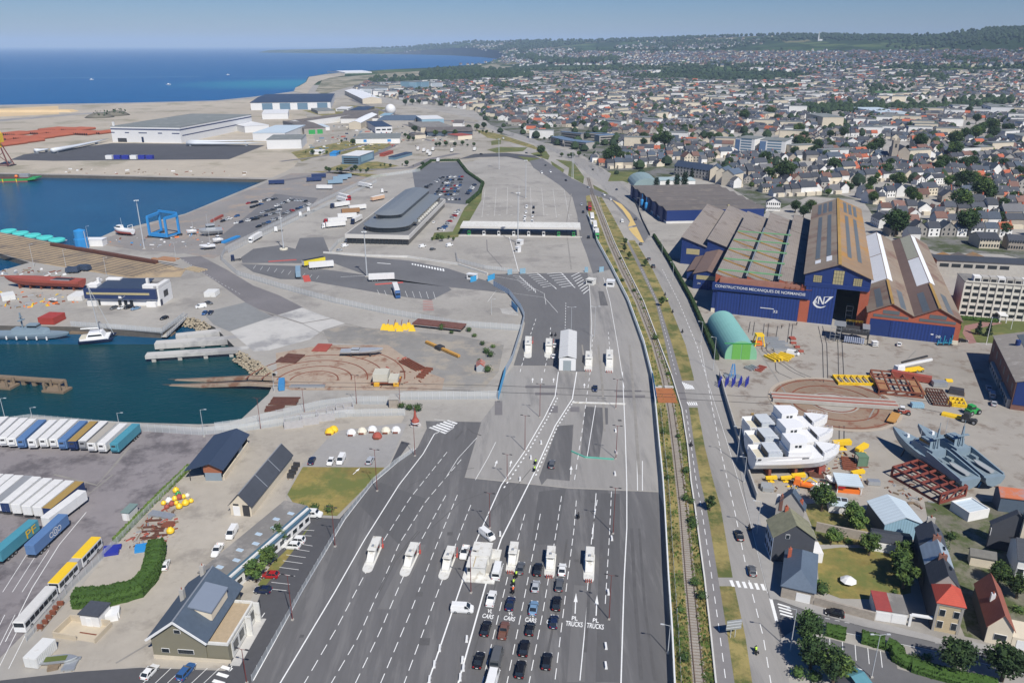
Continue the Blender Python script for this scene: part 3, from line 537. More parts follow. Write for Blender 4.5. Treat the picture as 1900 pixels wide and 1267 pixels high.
#cars
BODY=paint('car_body',(.5,.5,.5),.28)
CK={'hatchback':(4.05,1.76,.88,.98,1.48,.95,.15,-1.35,-1.85),'saloon':(4.6,1.82,.86,.96,1.44,.9,.1,-1.0,-1.7),'estate':(4.7,1.84,.88,.98,1.52,1.0,.2,-1.9,-2.2),'suv':(4.6,1.9,1.02,1.12,1.72,1.0,.3,-1.75,-2.15),'van':(5.1,1.95,1.15,1.25,2.0,1.75,1.0,-2.35,-2.5),'large_van':(5.9,2.1,1.2,1.35,2.6,2.2,1.5,-2.75,-2.9),'ute':(5.2,1.88,1.05,1.15,1.75,1.1,.5,-.6,-.85)}
def car_shapes(kind):
 L_,W,hb,be,rf,xf,rx0,rx1,xt=CK[kind];h=L_/2;w=W/2
 def ring(x,ww,zb,zm,zt):return[(x,-ww*.94,zb),(x,ww*.94,zb),(x,ww,zm),(x,ww*.92,zt),(x,-ww*.92,zt),(x,-ww,zm)]
 b=MB().use(BODY)
 tail=be if kind!='saloon' else be-.06
 secs=[ring(h,w*.72,.35,.5,.62),ring(h-.12,w*.86,.25,.55,hb-.12),ring(h-.5,w*.97,.22,.6,hb-.03),ring(xf,w,.22,.65,be),ring(0,w,.22,.65,be),ring(xt,w,.22,.65,be),ring(-h+.15,w*.95,.25,.6,tail-.04),ring(-h,w*.85,.38,.6,tail-.22)]
 if kind=='ute':secs[5:]=[ring(xt,w,.25,.65,be),ring(xt-.01,w,.25,.6,.72),ring(-h+.08,w,.25,.6,.72),ring(-h+.07,w,.25,.6,1.08),ring(-h,w*.97,.3,.6,1.05)]
 b.loft(secs)
 if kind=='ute':
  for s in(-1,1):b.box(-h+.05,s*w*.93-.03,.7,xt,s*w*.93+.03,1.12)
 wt=w*.80
 b.box(rx1,-wt,rf-.05,rx0,wt,rf,.05,.06)
 if kind in('van','large_van'):b.box(xt+.05,-w*.9,be-.02,.55,w*.9,rf-.04,.06,.1)
 for s in(-1,1):
  b.beam((rx0,s*wt,rf-.03),(xf,s*w*.9,be),.07);b.beam((rx1,s*wt,rf-.03),(xt,s*w*.9,be),.12);b.beam(((rx0+rx1)/2,s*wt,rf-.03),((rx0+rx1)/2,s*w*.9,be),.08)
 g={}
 g['windscreen']=[[(xf,-w*.9,be),(xf,w*.9,be),(rx0,wt,rf-.02),(rx0,-wt,rf-.02)]]
 g['rear_window']=[[(xt,w*.9,be),(xt,-w*.9,be),(rx1,-wt,rf-.02),(rx1,wt,rf-.02)]]
 x1=.62 if kind in('van','large_van')else xt
 for s,nm in((-1,'side_window'),(1,'side_window')):
  a=[(xf,s*w*.9,be),(rx0,s*wt,rf-.02),(rx1 if kind not in('van','large_van')else .62,s*wt,rf-.02),(x1,s*w*.9,be)]
  g.setdefault(nm,[]).append(a)
 return b,g,(L_,W,be,rf,xf,xt)
def glass(parent,q,name):
 m=MB().use(GLASS);m.poly(q);return m.build(name,parent)
def make_car(kind,detail=True):
 b,g,(L_,W,be,rf,xf,xt)=car_shapes(kind);h=L_/2;w=W/2
 wb=L_*.29;wx=[(wb+.1,-1),(wb+.1,1),(-wb,-1),(-wb,1)]
 if not detail:
  b.use(GLASS)
  for qs in g.values():
   for q in qs:b.poly(q)
  b.use(TYRE)
  for x,s in wx:b.tube((x,s*(w-.2),.33),(x,s*(w+.01),.33),.33,n=8)
  return b.build(kind)
 t=thing(kind,'','car')
 bd=b.build('body',t)
 for nm,qs in g.items():
  for q in qs:glass(t,q,nm)
 for x,s in wx:
  m=MB().use(TYRE);m.tube((x,s*(w-.2),.33),(x,s*(w+.015),.33),.33,n=12);wh=m.build('wheel',t)
  m=MB().use(CHROME);m.tube((x,s*(w+.0),.33),(x,s*(w+.03),.33),.2,n=8);m.build('rim',wh)
 for s in(-1,1):
  m=MB().use(LAMP);m.box(h-.34,s*w*.72-.17,.58,h-.06,s*w*.72+.17,.76);m.build('headlight',t)
  m=MB().use(TAIL);m.box(-h-.01,s*w*.78-.14,.62,-h+.16,s*w*.78+.14,.84);m.build('tail_light',t)
  m=MB().use(BODY);m.box(xf-.25,s*(w+.09)-.09,be-.02,xf-.08,s*(w+.09)+.09,be+.13);m.build('wing_mirror',t)
 m=MB().use(PLATE);m.box(-h-.02,-.26,.5,-h+.02,.26,.62);m.build('number_plate',t)
 return t
CARP={};CARS_={}
CN={'black':BLACK,'white':WHITE,'navy':NAVY,'silver':SILVER,'grey':GREY,'red':RED,'blue':BLUE,'brown':BROWN,'pale blue':LBLUE,'green':paint('dark_green_paint',(.02,.06,.035),.3),'yellow':YELLOW,'orange':ORANGE}
CWORD={'hatchback':'hatchback','saloon':'saloon','estate':'estate car','suv':'tall off-road car','van':'van','large_van':'large van','ute':'pick-up truck'}
def car(kind,colr,a,b_,label,group=None,cat='car',detail=True,z=0.0):
 """a = pixel of the middle of the car on the ground, b_ = pixel further along, towards its front"""
 D_=CARP if detail else CARS_
 if kind not in D_:D_[kind]=make_car(kind,detail)
 p=P(*a,z);q=P(*b_,z);an=math.atan2(q.y-p.y,q.x-p.x)
 o=dup(D_[kind],p,an,label,group,tint={BODY:CN[colr]});o['category']=cat
 o.name={'van':'parked_van','large_van':'large_van','ute':'pickup_truck'}.get(kind,kind if kind!='suv' else 'off_road_car')
 return o
EMPTYK=[]
#lorries, trailers, buses
def wheel(parent,x,y,r=.5,wd=.35,s=1):
 m=MB().use(TYRE);m.tube((x,y-s*wd,r),(x,y,r),r,n=12);wh=m.build('wheel',parent)
 m=MB().use(CHROME);m.tube((x,y-s*.02,r),(x,y+s*.03,r),r*.5,n=8);m.build('rim',wh);return wh
TBOX=mat('trailer_side',(.72,.72,.70),.5,.06,.5,.05,stain=((.45,.43,.38),.12,.3));TROOF=mat('trailer_roof',(.70,.69,.66),.6,.1,.4,.06,stain=((.42,.40,.35),.2,.25));TREAR=paint('trailer_rear',(.70,.70,.68),.5)
def make_trailer(fridge=True,cab=None,L_=13.6):
 """semi-trailer, x forward, origin under its middle; with a cab it is a whole lorry"""
 t=thing('lorry' if cab else 'semi_trailer','','lorry' if cab else 'trailer');h=L_/2
 m=MB().use(TBOX);m.box(-h,-1.27,1.15,h,1.27,3.9)
 for k in range(9):m.box(-h+.3+k*(L_-.7)/8,-1.285,1.2,-h+.38+k*(L_-.7)/8,1.285,3.88)
 m.build('cargo_box',t)
 m=MB().use(TROOF);m.box(-h-.02,-1.3,3.9,h+.02,1.3,4.0,.05,.05);m.build('roof',t)
 m=MB().use(TREAR);m.box(-h-.06,-1.22,1.2,-h,-.03,3.85);m.build('rear_door',t)
 m=MB().use(TREAR);m.box(-h-.06,.03,1.2,-h,1.22,3.85);m.build('rear_door',t)
 m=MB().use(DARKM);m.box(-h+.2,-.5,.85,h-.3,.5,1.15);m.box(-h,-1.2,.55,-h+.12,1.2,.75);m.build('chassis',t)
 for k in range(3):
  for s in(-1,1):wheel(t,-h+1.9+k*1.3,s*1.25,s=s)
 if fridge:
  m=MB().use(TREAR);m.box(h,-.95,1.9,h+.45,.95,3.75,.05,.1)
  f=m.build('fridge_unit',t);m=MB().use(DARKM);m.box(h+.43,-.6,2.9,h+.47,.6,3.5);m.build('grille',f)
 if not cab:
  for s in(-1,1):
   m=MB().use(DARKM);m.box(h-3.2,s*.9-.08,0,h-3.0,s*.9+.08,1.15);m.build('landing_leg',t)
 else:
  x0=h+.7
  m=MB().use(BODY);m.loft([[(x0,-1.2,.9),(x0,1.2,.9),(x0,1.2,3.75),(x0,-1.2,3.75)],[(x0+1.5,-1.22,.6),(x0+1.5,1.22,.6),(x0+1.5,1.22,3.6),(x0+1.5,-1.22,3.6)],[(x0+2.2,-1.2,.45),(x0+2.2,1.2,.45),(x0+2.2,1.2,1.9),(x0+2.2,-1.2,1.9)],[(x0+1.95,-1.1,2.9),(x0+1.95,1.1,2.9),(x0+1.9,1.1,3.0),(x0+1.9,-1.1,3.0)]]);m.build('cab',t)
  m=MB().use(GLASS);m.poly([(x0+2.23,-1.05,1.95),(x0+2.23,1.05,1.95),(x0+2.0,1.0,2.9),(x0+2.0,-1.0,2.9)]);m.build('windscreen',t)
  for s in(-1,1):
   m=MB().use(GLASS);m.poly([(x0+1.0,s*1.235,2.0),(x0+1.8,s*1.235,2.0),(x0+1.7,s*1.235,2.8),(x0+1.0,s*1.235,2.8)]);m.build('side_window',t)
  m=MB().use(DARKM);m.box(h-3.5,-.45,.6,x0+.6,.45,.95);m.build('chassis',t)
  for x in(x0+1.3,h-1.4):
   for s in(-1,1):wheel(t,x,s*1.22,s=s)
 return t
TRP={}
def trailer(a,b_,label,side=None,roof=None,rear=None,cab=None,fridge=True,group=None,L_=13.6,centre=True):
 """a = pixel under its rear, b_ = pixel towards its front"""
 k=(fridge,bool(cab),L_)
 if k not in TRP:TRP[k]=make_trailer(fridge,cab,L_)
 p=P(*a);q=P(*b_);d=(q-p).normalized();an=math.atan2(d.y,d.x)
 tn={}
 if side:tn[TBOX]=side
 if roof:tn[TROOF]=roof
 if rear:tn[TREAR]=rear
 if cab:tn[BODY]=cab
 o=dup(TRP[k],p+d*L_/2,an,label,group,tint=tn);return o
#plants
def leaves(m,c,r,n,size,rg,sz=1.0):
 for i in range(n):
  a=rg.random()*2*math.pi;z=rg.uniform(-1,1);q=math.sqrt(max(0,1-z*z));k=r*rg.uniform(.55,1.05)
  p=Vector((c[0]+q*math.cos(a)*k,c[1]+q*math.sin(a)*k,c[2]+z*k*sz))
  u=Vector((rg.gauss(0,1),rg.gauss(0,1),rg.gauss(0,.7))).normalized();v=u.cross(Vector((rg.gauss(0,1),rg.gauss(0,1),rg.gauss(0,1)))).normalized();s=size*rg.uniform(.6,1.2)
  m.add([p-u*s,p-v*s*.6,p+u*s,p+v*s*.6],[[0,1,2,3]])
def make_tree(name,h,r,seed,clumps=14,per=60,leaf=.45,mats=None,shape='round',trunk=.3,cat='tree'):
 rg=random.Random(seed);t=thing(name,'',cat);mats=mats or(LEAFA,LEAFB,LEAFC)
 b=MB().use(BARK);th=h*trunk
 b.tube((0,0,0),(0.1,0,th),r*.09+.06,r*.06+.05,8);tops=[]
 m=MB()
 for i in range(clumps):
  f=i/max(1,clumps-1)
  if shape=='cone':z=th*.5+(h-th*.5)*f*.96;rr=r*(1-f)*.62+.15;a=i*2.4;c=(rr*math.cos(a)*.7,rr*math.sin(a)*.7,z);cr=r*.55*(1-f*.75)
  elif shape=='column':z=h*(.08+.86*f);a=i*2.4;c=(r*.35*math.cos(a),r*.35*math.sin(a),z);cr=r*(.75-.5*max(0,f-.55))
  else:
   a=i*2.39996+rg.uniform(-.3,.3);z0=1-2*f;q=math.sqrt(max(0,1-z0*z0));k=rg.uniform(.5,.72)
   c=(r*q*math.cos(a)*k,r*q*math.sin(a)*k,th+(h-th)*(.5+.36*z0*rg.uniform(.8,1.1)));cr=r*rg.uniform(.36,.52)
   if i%3==0:b.tube((.1,0,th*.9),(c[0]*.8,c[1]*.8,c[2]),r*.045+.03,.03,5)
  m.use(mats[rg.choice((0,0,1,1,2))if len(mats)>2 else 0]);leaves(m,c,cr,per,leaf,rg,.85)
  m.use(mats[1]if len(mats)>1 else mats[0]);m.ball(c,cr*.55,6,4,.85)  # dark inner ball added to stop light showing through the crown
 b.build('trunk',t);m.build('crown',t,fix=False);return t
def make_bush(name,r,h,seed,n=160,leaf=.22,mats=None):
 rg=random.Random(seed);t=thing(name,'','bush');m=MB();mats=mats or(LEAFA,LEAFB,LEAFC)
 for i in range(5):
  m.use(mats[i%len(mats)]);a=i*1.3;leaves(m,(r*.4*math.cos(a),r*.4*math.sin(a),h*.5),r*.62,n//5,leaf,rg,h/r*.7)
 m.use(mats[1%len(mats)]).ball((0,0,h*.42),r*.6,7,4,h/r*.6);m.build('foliage',t,fix=False)
 b=MB().use(BARK);b.tube((0,0,0),(0,0,h*.5),.08,.04,5);b.build('stem',t);return t
def hedge(name,pts,w,h,label,seed,group=None,leaf=.2,dens=26,m0=None):
 """clipped hedge along world points"""
 t=thing(name,label,'hedge',pts[0],0,group);o=Vector(pts[0]);rg=random.Random(seed)
 q=[Vector(p)-o for p in resample([Vector(p)for p in pts],1.2)]+[Vector(pts[-1])-o];b=MB().use(m0 or HEDGE);secs=[]
 for i,p in enumerate(q):
  d=(q[min(i+1,len(q)-1)]-q[max(i-1,0)]);d.normalize();n=Vector((-d.y,d.x,0));ww=w/2*rg.uniform(.92,1.08);hh=h*rg.uniform(.94,1.05)
  secs.append([p+n*ww,p+n*ww*1.02+Vector((0,0,hh*.6)),p+n*ww*.75+Vector((0,0,hh)),p-n*ww*.75+Vector((0,0,hh)),p-n*ww*1.02+Vector((0,0,hh*.6)),p-n*ww])
 b.loft(secs)
 for i in range(int(len(q)*dens)):
  k=rg.randrange(len(q)-1);s=secs[k];u=rg.random()*5;j=int(u);a=Vector(s[j]).lerp(Vector(s[min(j+1,5)]),u-j).lerp(Vector(secs[k+1][j]),rg.random())
  uu=Vector((rg.gauss(0,1),rg.gauss(0,1),rg.gauss(0,1))).normalized()*leaf;vv=uu.cross(Vector((rg.gauss(0,1),rg.gauss(0,1),rg.gauss(0,1)))).normalized()*leaf
  b.add([a-uu,a-vv,a+uu,a+vv],[[0,1,2,3]])
 b.build('foliage',t,fix=False);return t
#masts and fences
def mast(px,top,label,heads='double',m=None,group='street lamps',cat='street lamp',arm=1.2,ang=0.0,h=None,name='street_lamp',r=.09,block=False):
 p=P(*px);h=h or hz(px[0],px[1],top);m=m or POLE;t=thing(name,label,cat,p,ang,group)
 b=MB().use(m);b.tube((0,0,0),(0,0,h),r*1.25,r*.7,8);b.build('pole',t)
 b=MB().use(CONCW);b.box(-r*3,-r*3,0,r*3,r*3,.35 if not block else .9,.03,.03);b.build('base',t)
 if block:b=MB().use(CREAM);b.lathe([(2.6,0),(2.6,.8),(2.3,.9)],(0,0,0),14);b.build('kerb_ring',t)
 if heads=='crown':
  b=MB().use(m);b.lathe([(.9,h-.3),(.9,h-.2)],(0,0,0),12);b.build('crown_ring',t)
  for k in range(6):
   a=k*math.pi/3;b=MB().use(LAMP);b.T=Matrix.Rotation(a,4,'Z');b.box(.8,-.25,h-.55,1.5,.25,h-.25,.05,.05);b.build('floodlight',t)
 else:
  for s in((-1,1)if heads=='double' else(1,)):
   b=MB().use(m);b.tube((0,0,h-.1),(s*arm*.7,0,h+.12),.05,.04,6);hd=b.build('arm',t)
   b=MB().use(POLE if m is not POLER else DARKM);b.box(min(s*arm*.6,s*(arm*.6+.8)),-.16,h+.06,max(s*arm*.6,s*(arm*.6+.8)),.16,h+.2,.05,.03);b.build('lamp_head',t)
 return t
def fence(name,pts,h,label,cat='fence',m=None,step=2.5,pr=.04,group=None,solid=False,postm=None,th=.06,z=0.0):
 """posts and a panel along pixel points (or world points)"""
 w=[Vector(p)if len(p)==3 else P(*p)for p in pts];o=w[0].copy();t=thing(name,label,cat,o,0,group)
 q=[v-o for v in w];b=MB().use(m or MESHF)
 for a,c in zip(q,q[1:]):
  if solid:
   d=(c-a).normalized();n=Vector((-d.y,d.x,0))*th/2;vs=[a-n,c-n,c+n,a+n];b.prism([(v.x,v.y)for v in vs],z,h)
  else:b.add([a,c,c+Vector((0,0,h)),a+Vector((0,0,h))],[[0,1,2,3]])
 b.build('panel' if not solid or name!='garden_wall' else 'masonry',t,fix=solid)
 if pr:
  L_=sum((c-a).length for a,c in zip(q,q[1:]));st=max(step,L_/95);ps=resample(q,st)
  for p in ps[:95]:
   b=MB().use(postm or POLE);b.box(p.x-pr,p.y-pr,0,p.x+pr,p.y+pr,h+.12);b.build('post',t)
 return t
#people
def skin_figure(verts,edges,name):
 me=bpy.data.meshes.new(name);me.from_pydata([v[:3]for v in verts],edges,[]);o=bpy.data.objects.new(name,me);C.objects.link(o)
 o.modifiers.new('s','SKIN');sk_=me.skin_vertices[0].data
 for i,v in enumerate(verts):sk_[i].radius=(v[3],v[3]*(v[4]if len(v)>4 else 1));sk_[i].use_root=i==0
 s=o.modifiers.new('u','SUBSURF');s.levels=1;s.render_levels=1
 dg=bpy.context.evaluated_depsgraph_get();dg.update();r=bpy.data.meshes.new_from_object(o.evaluated_get(dg));bpy.data.objects.remove(o);return r
SKIN=mat('skin',(.45,.27,.20),.7,.05);DENIM=mat('dark_clothes',(.025,.028,.038),.9,.1);HIVIS=mat('hi_vis_jacket',(.50,.75,.08),.8,.08);ORJ=mat('orange_jacket',(.75,.16,.06),.8,.08);BLJ=mat('black_leather',(.015,.015,.018),.5,.1)
def figure(name,riding,jacket):
 if riding:
  V=[(-.25,0,.86,.15),(-.12,0,1.08,.16),(.02,0,1.32,.18),(.08,0,1.46,.07),(.12,0,1.60,.11),(.0,.2,1.36,.075),(.22,.30,1.14,.05),(.5,.32,1.05,.04),(.58,.31,1.05,.03),(.0,-.2,1.36,.075),(.22,-.30,1.14,.05),(.5,-.32,1.05,.04),(.58,-.31,1.05,.03),(-.18,.14,.84,.11),(.22,.24,.74,.085),(.02,.25,.36,.055),(.14,.25,.30,.045),(-.18,-.14,.84,.11),(.22,-.24,.74,.085),(.02,-.25,.36,.055),(.14,-.25,.30,.045)]
 else:
  V=[(0,0,.95,.15),(0,0,1.15,.15),(0,0,1.38,.17),(.01,0,1.50,.06),(.03,0,1.64,.105),(0,.21,1.42,.07),(.03,.27,1.12,.05),(.12,.26,.88,.038),(.15,.26,.80,.03),(0,-.21,1.42,.07),(.0,-.27,1.12,.05),(.06,-.27,.88,.038),(.08,-.27,.80,.03),(0,.10,.92,.11),(.10,.11,.50,.075),(.06,.12,.08,.05),(.18,.12,.04,.045),(0,-.10,.92,.11),(-.02,-.11,.50,.075),(-.12,-.12,.08,.05),(0,-.12,.04,.045)]
 E=[(0,1),(1,2),(2,3),(3,4),(2,5),(5,6),(6,7),(7,8),(2,9),(9,10),(10,11),(11,12),(0,13),(13,14),(14,15),(15,16),(0,17),(17,18),(18,19),(19,20)]
 me=skin_figure(V,E,name)
 for mm in(jacket,DENIM,SKIN):me.materials.append(mm)
 for p in me.polygons:
  c=p.center;p.use_smooth=True
  if riding:p.material_index=2 if c.z>1.5 else(0 if(c.z>.98)else 1)
  else:p.material_index=2 if c.z>1.53 or(c.z<.9 and abs(c.y)>.22)else(0 if c.z>.98 else 1)
 t=thing(name,'','person');o=bpy.data.objects.new('body',me);C.objects.link(o);o.parent=t
 if riding:b=MB().use(WHITE if jacket is ORJ else BLACK);b.ball((.13,0,1.62),.155,10,7,1.1);b.build('helmet',t,True)
 else:b=MB().use(mat('brown_hair',(.06,.04,.025),.9,.1));b.lathe([(.112,0),(.118,.06),(.07,.13),(.005,.15)],(.02,0,1.63),10);b.build('hair',t,True)
 return t
def make_bike():
 t=thing('motorcycle','','motorcycle')
 for x in(.72,-.68):
  m=MB().use(TYRE);m.tube((x,-.07,.31),(x,.07,.31),.31,n=14);w_=m.build('wheel',t);m=MB().use(CHROME);m.tube((x,-.075,.31),(x,.075,.31),.17,n=10);m.build('rim',w_)
 m=MB().use(DARKM);m.beam((.72,-.1,.31),(.48,-.1,.98),.05);m.beam((.72,.1,.31),(.48,.1,.98),.05);m.build('fork',t)
 m=MB().use(BODY);m.loft([[(.45,-.12,.62),(.45,.12,.62),(.45,.14,.95),(.45,-.14,.95)],[(.1,-.18,.55),(.1,.18,.55),(.1,.17,.98),(.1,-.17,.98)],[(-.25,-.12,.55),(-.25,.12,.55),(-.25,.1,.8),(-.25,-.1,.8)]]);m.box(.42,-.2,.75,.72,.2,1.12,.1,.08);m.build('bodywork',t)
 m=MB().use(DARKM);m.box(-.15,-.2,.28,.35,.2,.6);m.beam((-.1,0,.45),(-.68,0,.31),.08);m.tube((.2,.2,.3),(-.8,.24,.4),.06);m.build('engine',t)
 m=MB().use(BLACK);m.box(-.85,-.14,.76,-.05,.14,.88,.05,.03);m.build('saddle',t)
 m=MB().use(DARKM);m.tube((.5,-.36,1.03),(.5,.36,1.03),.02);m.build('handlebar',t)
 for s in(-1,1):m=MB().use(BLACK);m.box(-.95,s*.32-.13,.5,-.45,s*.32+.13,.85,.03,.02);m.build('pannier',t)
 return t
BIKE=None;RID={}
def biker(a,b_,lab,jacket='hi',colr='black',where=''):
 global BIKE
 if BIKE is None:BIKE=make_bike()
 if jacket not in RID:RID[jacket]=figure('rider_figure',True,{'hi':HIVIS,'or':ORJ,'bl':BLJ}[jacket])
 p=P(*a);q=P(*b_);an=math.atan2(q.y-p.y,q.x-p.x);jw={'hi':'hi-vis yellow','or':'orange','bl':'black'}[jacket]
 o=dup(BIKE,p,an,f'{colr} motorcycle, {where}','motorcycles',tint={BODY:CN[colr]});o.name='motorcycle'
 o=dup(RID[jacket],p,an,f'rider in {jw} jacket, {where}','motorcycle riders');o.name='person'
#building materials
CMNB=mat('ribbed_blue_cladding',(.014,.036,.15),.55,.08,.5,.06);CMNBD=mat('blue_door_ribs',(.017,.041,.17),.5,.08,.5,.05,stripe=('x',1.3,.22))
BRICKR=mat('red_brick',(.40,.105,.055),.85,.15,1.5,.1,stripe=('z',.5,.06));BRICKD=mat('dark_brick',(.20,.10,.075),.9,.2,.6,.15)
ASB=mat('fibre_cement_roof',(.235,.205,.18),.9,.10,.25,.14,stripe=('x',.9,.07),stain=((.14,.11,.09),.25,.12))
ASBY=mat('fibre_cement_roof_ribbed',(.135,.12,.11),.9,.12,.2,.14,stripe=('x',1.1,.06),stain=((.19,.165,.14),.25,.1));ASBT=mat('tan_roof',(.255,.205,.155),.9,.14,.2,.2,stripe=('y',1.0,.05),stain=((.17,.10,.075),.34,.05))
ASBR=mat('lichen_roof',(.27,.185,.115),.9,.14,.2,.2,stripe=('y',1.0,.05),stain=((.36,.19,.05),.42,.06));ASBB=mat('brown_roof',(.17,.115,.095),.9,.12,.3,.14,stripe=('y',1.0,.06))
TRANS=mat('translucent_sheet',(.12,.135,.14),.5,.12,.4,.1);WSHEET=mat('white_sheet',(.74,.75,.75),.6,.06,.3,.05,stripe=('y',1.0,.04));OCHW=mat('ochre_panes',(.42,.36,.19),.5,.2,1.5)
SLATE=mat('slate_roof',(.054,.060,.073),.75,.18,1.2,.14,stripe=('z',.35,.05),rand=.25);SLATEB=mat('blue_slate_roof',(.085,.115,.155),.7,.14,1.2,.1,rand=.2);ZINC=mat('zinc_roof',(.30,.36,.41),.5,.1,.5,.08,stripe=('x',.8,.05))
NAVYR=mat('navy_metal_roof',(.040,.058,.095),.55,.08,.4,.06,stripe=('x',.6,.04));TILE=mat('red_tile_roof',(.40,.115,.06),.85,.2,1.5,.14,stripe=('z',.3,.06),rand=.3);TILEB=mat('brown_tile_roof',(.17,.095,.075),.85,.2,1.5,.14,rand=.3)
WWALL=mat('white_render',(.70,.69,.66),.85,.08,.4,.08,rand=.1);CWALL=mat('cream_render',(.60,.53,.41),.85,.1,.4,.08,rand=.15);GWALL=mat('grey_render',(.34,.32,.29),.9,.12,.4,.1,rand=.2);TAUPE=mat('taupe_cladding',(.20,.185,.13),.85,.05,.5,.04,stripe=('z',.25,.04))
MOSSY=mat('mossy_slate',(.22,.215,.14),.9,.3,.8,.2);BITU=mat('felt_roof',(.20,.19,.175),.92,.14,.3,.16,stain=((.30,.28,.25),.3,.15));PALEM=mat('pale_metal_roof',(.52,.60,.64),.5,.06,.3,.05,stripe=('y',1.2,.05));LBCL=mat('light_blue_cladding',(.24,.38,.46),.55,.06,.5,.04,stripe=('x',.7,.1))
def fr(a,b,c=None,zc=0,za=0):
 p,an,w,d=frame(a,b,c,zc,za);p=p.copy();p.z=0;return p,an,w,d
def frx(a,b,c,zc=0,za=0,an=R(-21)):
 p=P(*a,za);q=P(*b,za)-p;e=P(*c,zc)-p;ca,sa=math.cos(an),math.sin(an);p.z=0;return p,an,q.x*ca+q.y*sa,-e.x*sa+e.y*ca
def window(t,face,u,z,ww,wh,w,d,fm=None,y0=0.0,nm='window',dep=.05):
 """pane in a frame on the front (f), rear (b), left (l) or right (r) wall"""
 m=MB().use(fm or WHITE);g=MB().use(GLASS);e=.07
 if face=='f':m.box(u-ww/2,y0-dep,z,u+ww/2,y0+.02,z+wh);g.box(u-ww/2+e,y0-dep-.03,z+e,u+ww/2-e,y0-dep+.01,z+wh-e)
 elif face=='b':m.box(u-ww/2,d-.02,z,u+ww/2,d+dep,z+wh);g.box(u-ww/2+e,d+dep-.01,z+e,u+ww/2-e,d+dep+.03,z+wh-e)
 elif face=='l':m.box(-dep,u-ww/2,z,.02,u+ww/2,z+wh);g.box(-dep-.03,u-ww/2+e,z+e,-dep+.01,u+ww/2-e,z+wh-e)
 else:m.box(w-.02,u-ww/2,z,w+dep,u+ww/2,z+wh);g.box(w+dep-.01,u-ww/2+e,z+e,w+dep+.03,u+ww/2-e,z+wh-e)
 f=m.build(nm,t);g.build('pane',f);return f
def panel(t,name,m,x0,z0,x1,z1,y=-.06,th=.08):
 b=MB().use(m);b.box(x0,y,z0,x1,y+th,z1);return b.build(name,t)
def wall_text(t,txt,x,z,h,w,y,m=None,name='lettering'):
 cu=bpy.data.curves.new(name,'FONT');cu.body=txt;cu.size=1;cu.offset=.004;cu.extrude=.02
 o=bpy.data.objects.new(name,cu);C.objects.link(o);dg=bpy.context.evaluated_depsgraph_get();dg.update();me=bpy.data.meshes.new_from_object(o.evaluated_get(dg));bpy.data.objects.remove(o)
 me.materials.clear();me.materials.append(m or WHITE);xs=[v.co.x for v in me.vertices];ys=[v.co.y for v in me.vertices]
 me.transform(Matrix.Translation((x,y,z))@Matrix.Rotation(math.pi/2,4,'X')@Matrix.Diagonal((w/(max(xs)-min(xs)),h/(max(ys)-min(ys)),.5,1))@Matrix.Translation((-min(xs),-min(ys),0)))
 o=bpy.data.objects.new(name,me);C.objects.link(o);o.parent=t;return o
def part(t,name,m,fn,**k):
 b=MB().use(m);fn(b);return b.build(name,t,**k)
def pb(t,name,m,*a):
 b=MB().use(m);b.box(*a);return b.build(name,t)
def chimney(t,x,y,z0,z1,m=None,w=.55,d=.9,pots=2):
 c=part(t,'chimney',m or BRICKR,lambda b:b.box(x-w/2,y-d/2,z0,x+w/2,y+d/2,z1))
 part(c,'chimney_pot',TILE,lambda b:[b.tube((x,y-d/2+(k+.5)*d/pots,z1),(x,y-d/2+(k+.5)*d/pots,z1+.45),.13,.1,6)for k in range(pots)])
p,an,W_,D_=frx((1319,578),(1497,597),(1380,398),15)
t=thing('assembly_hall','long sawtooth-roofed hall with blue ribbed doors and white lettering across its front','industrial hall',p,an)
Hf=hz(1319,578,523);w3=W_/3
part(t,'wall',CMNB,lambda b:(b.box(0,.3,0,.35,D_,Hf-1.2),b.box(W_-.35,.3,0,W_,D_,Hf-1.2),b.box(.35,D_-.3,0,W_-.35,D_,Hf-1.2)))
part(t,'front_wall',CMNB,lambda b:(b.box(0,0,Hf-4.2,W_,.3,Hf-.2),b.box(0,0,1.8,1.8,.3,Hf-4.2)))
pb(t,'plinth',CREAM,-.1,-.1,0,1.9,.3,1.8)
pb(t,'brick_pillar',BRICKR,W_-4.2,-.15,0,W_,.3,Hf-4.2)
xs_=[1.8,12.8,26.5,W_-4.2]
for i in range(3):part(t,'sliding_door',CMNBD,lambda b:b.box(xs_[i]+.04,-.35-.12*i,0,xs_[i+1]-.04,-.2-.12*i,Hf-4.3)if True else 0)
fa=pb(t,'fascia',CMNB,-.4,-1.0,Hf-3.4,W_-.5,-.05,Hf)
wall_text(fa,'CONSTRUCTIONS MECANIQUES DE NORMANDIE',1.0,Hf-2.35,1.55,W_-3.2,-1.05)
wall_text(t,'32',27.8,3.0,1.2,2.0,-.66);panel(t,'notice',WHITE,22,4.6,28,4.9,-.64)
part(t,'parapet',mat('brick_parapet',(.25,.115,.08),.9,.2,.5,.2),lambda b:(b.box(2.5,.6,Hf-.4,W_-.3,5.5,Hf+1.6,.2,.6)))
part(t,'roof_framework',RUSTM,lambda b:[b.beam((W_-11+k*2.2,-.5,Hf+.6),(W_-11+k*2.2,5,Hf+2.2),.25)for k in range(6)]+[b.beam((W_-11.5,z,Hf+.5+z*.32),(W_,z,Hf+.5+z*.32),.25)for z in(0,2.4,4.8)])
y0=5.5;ym=D_*.70;lo_,hi_=Hf-1.6,Hf+2.6
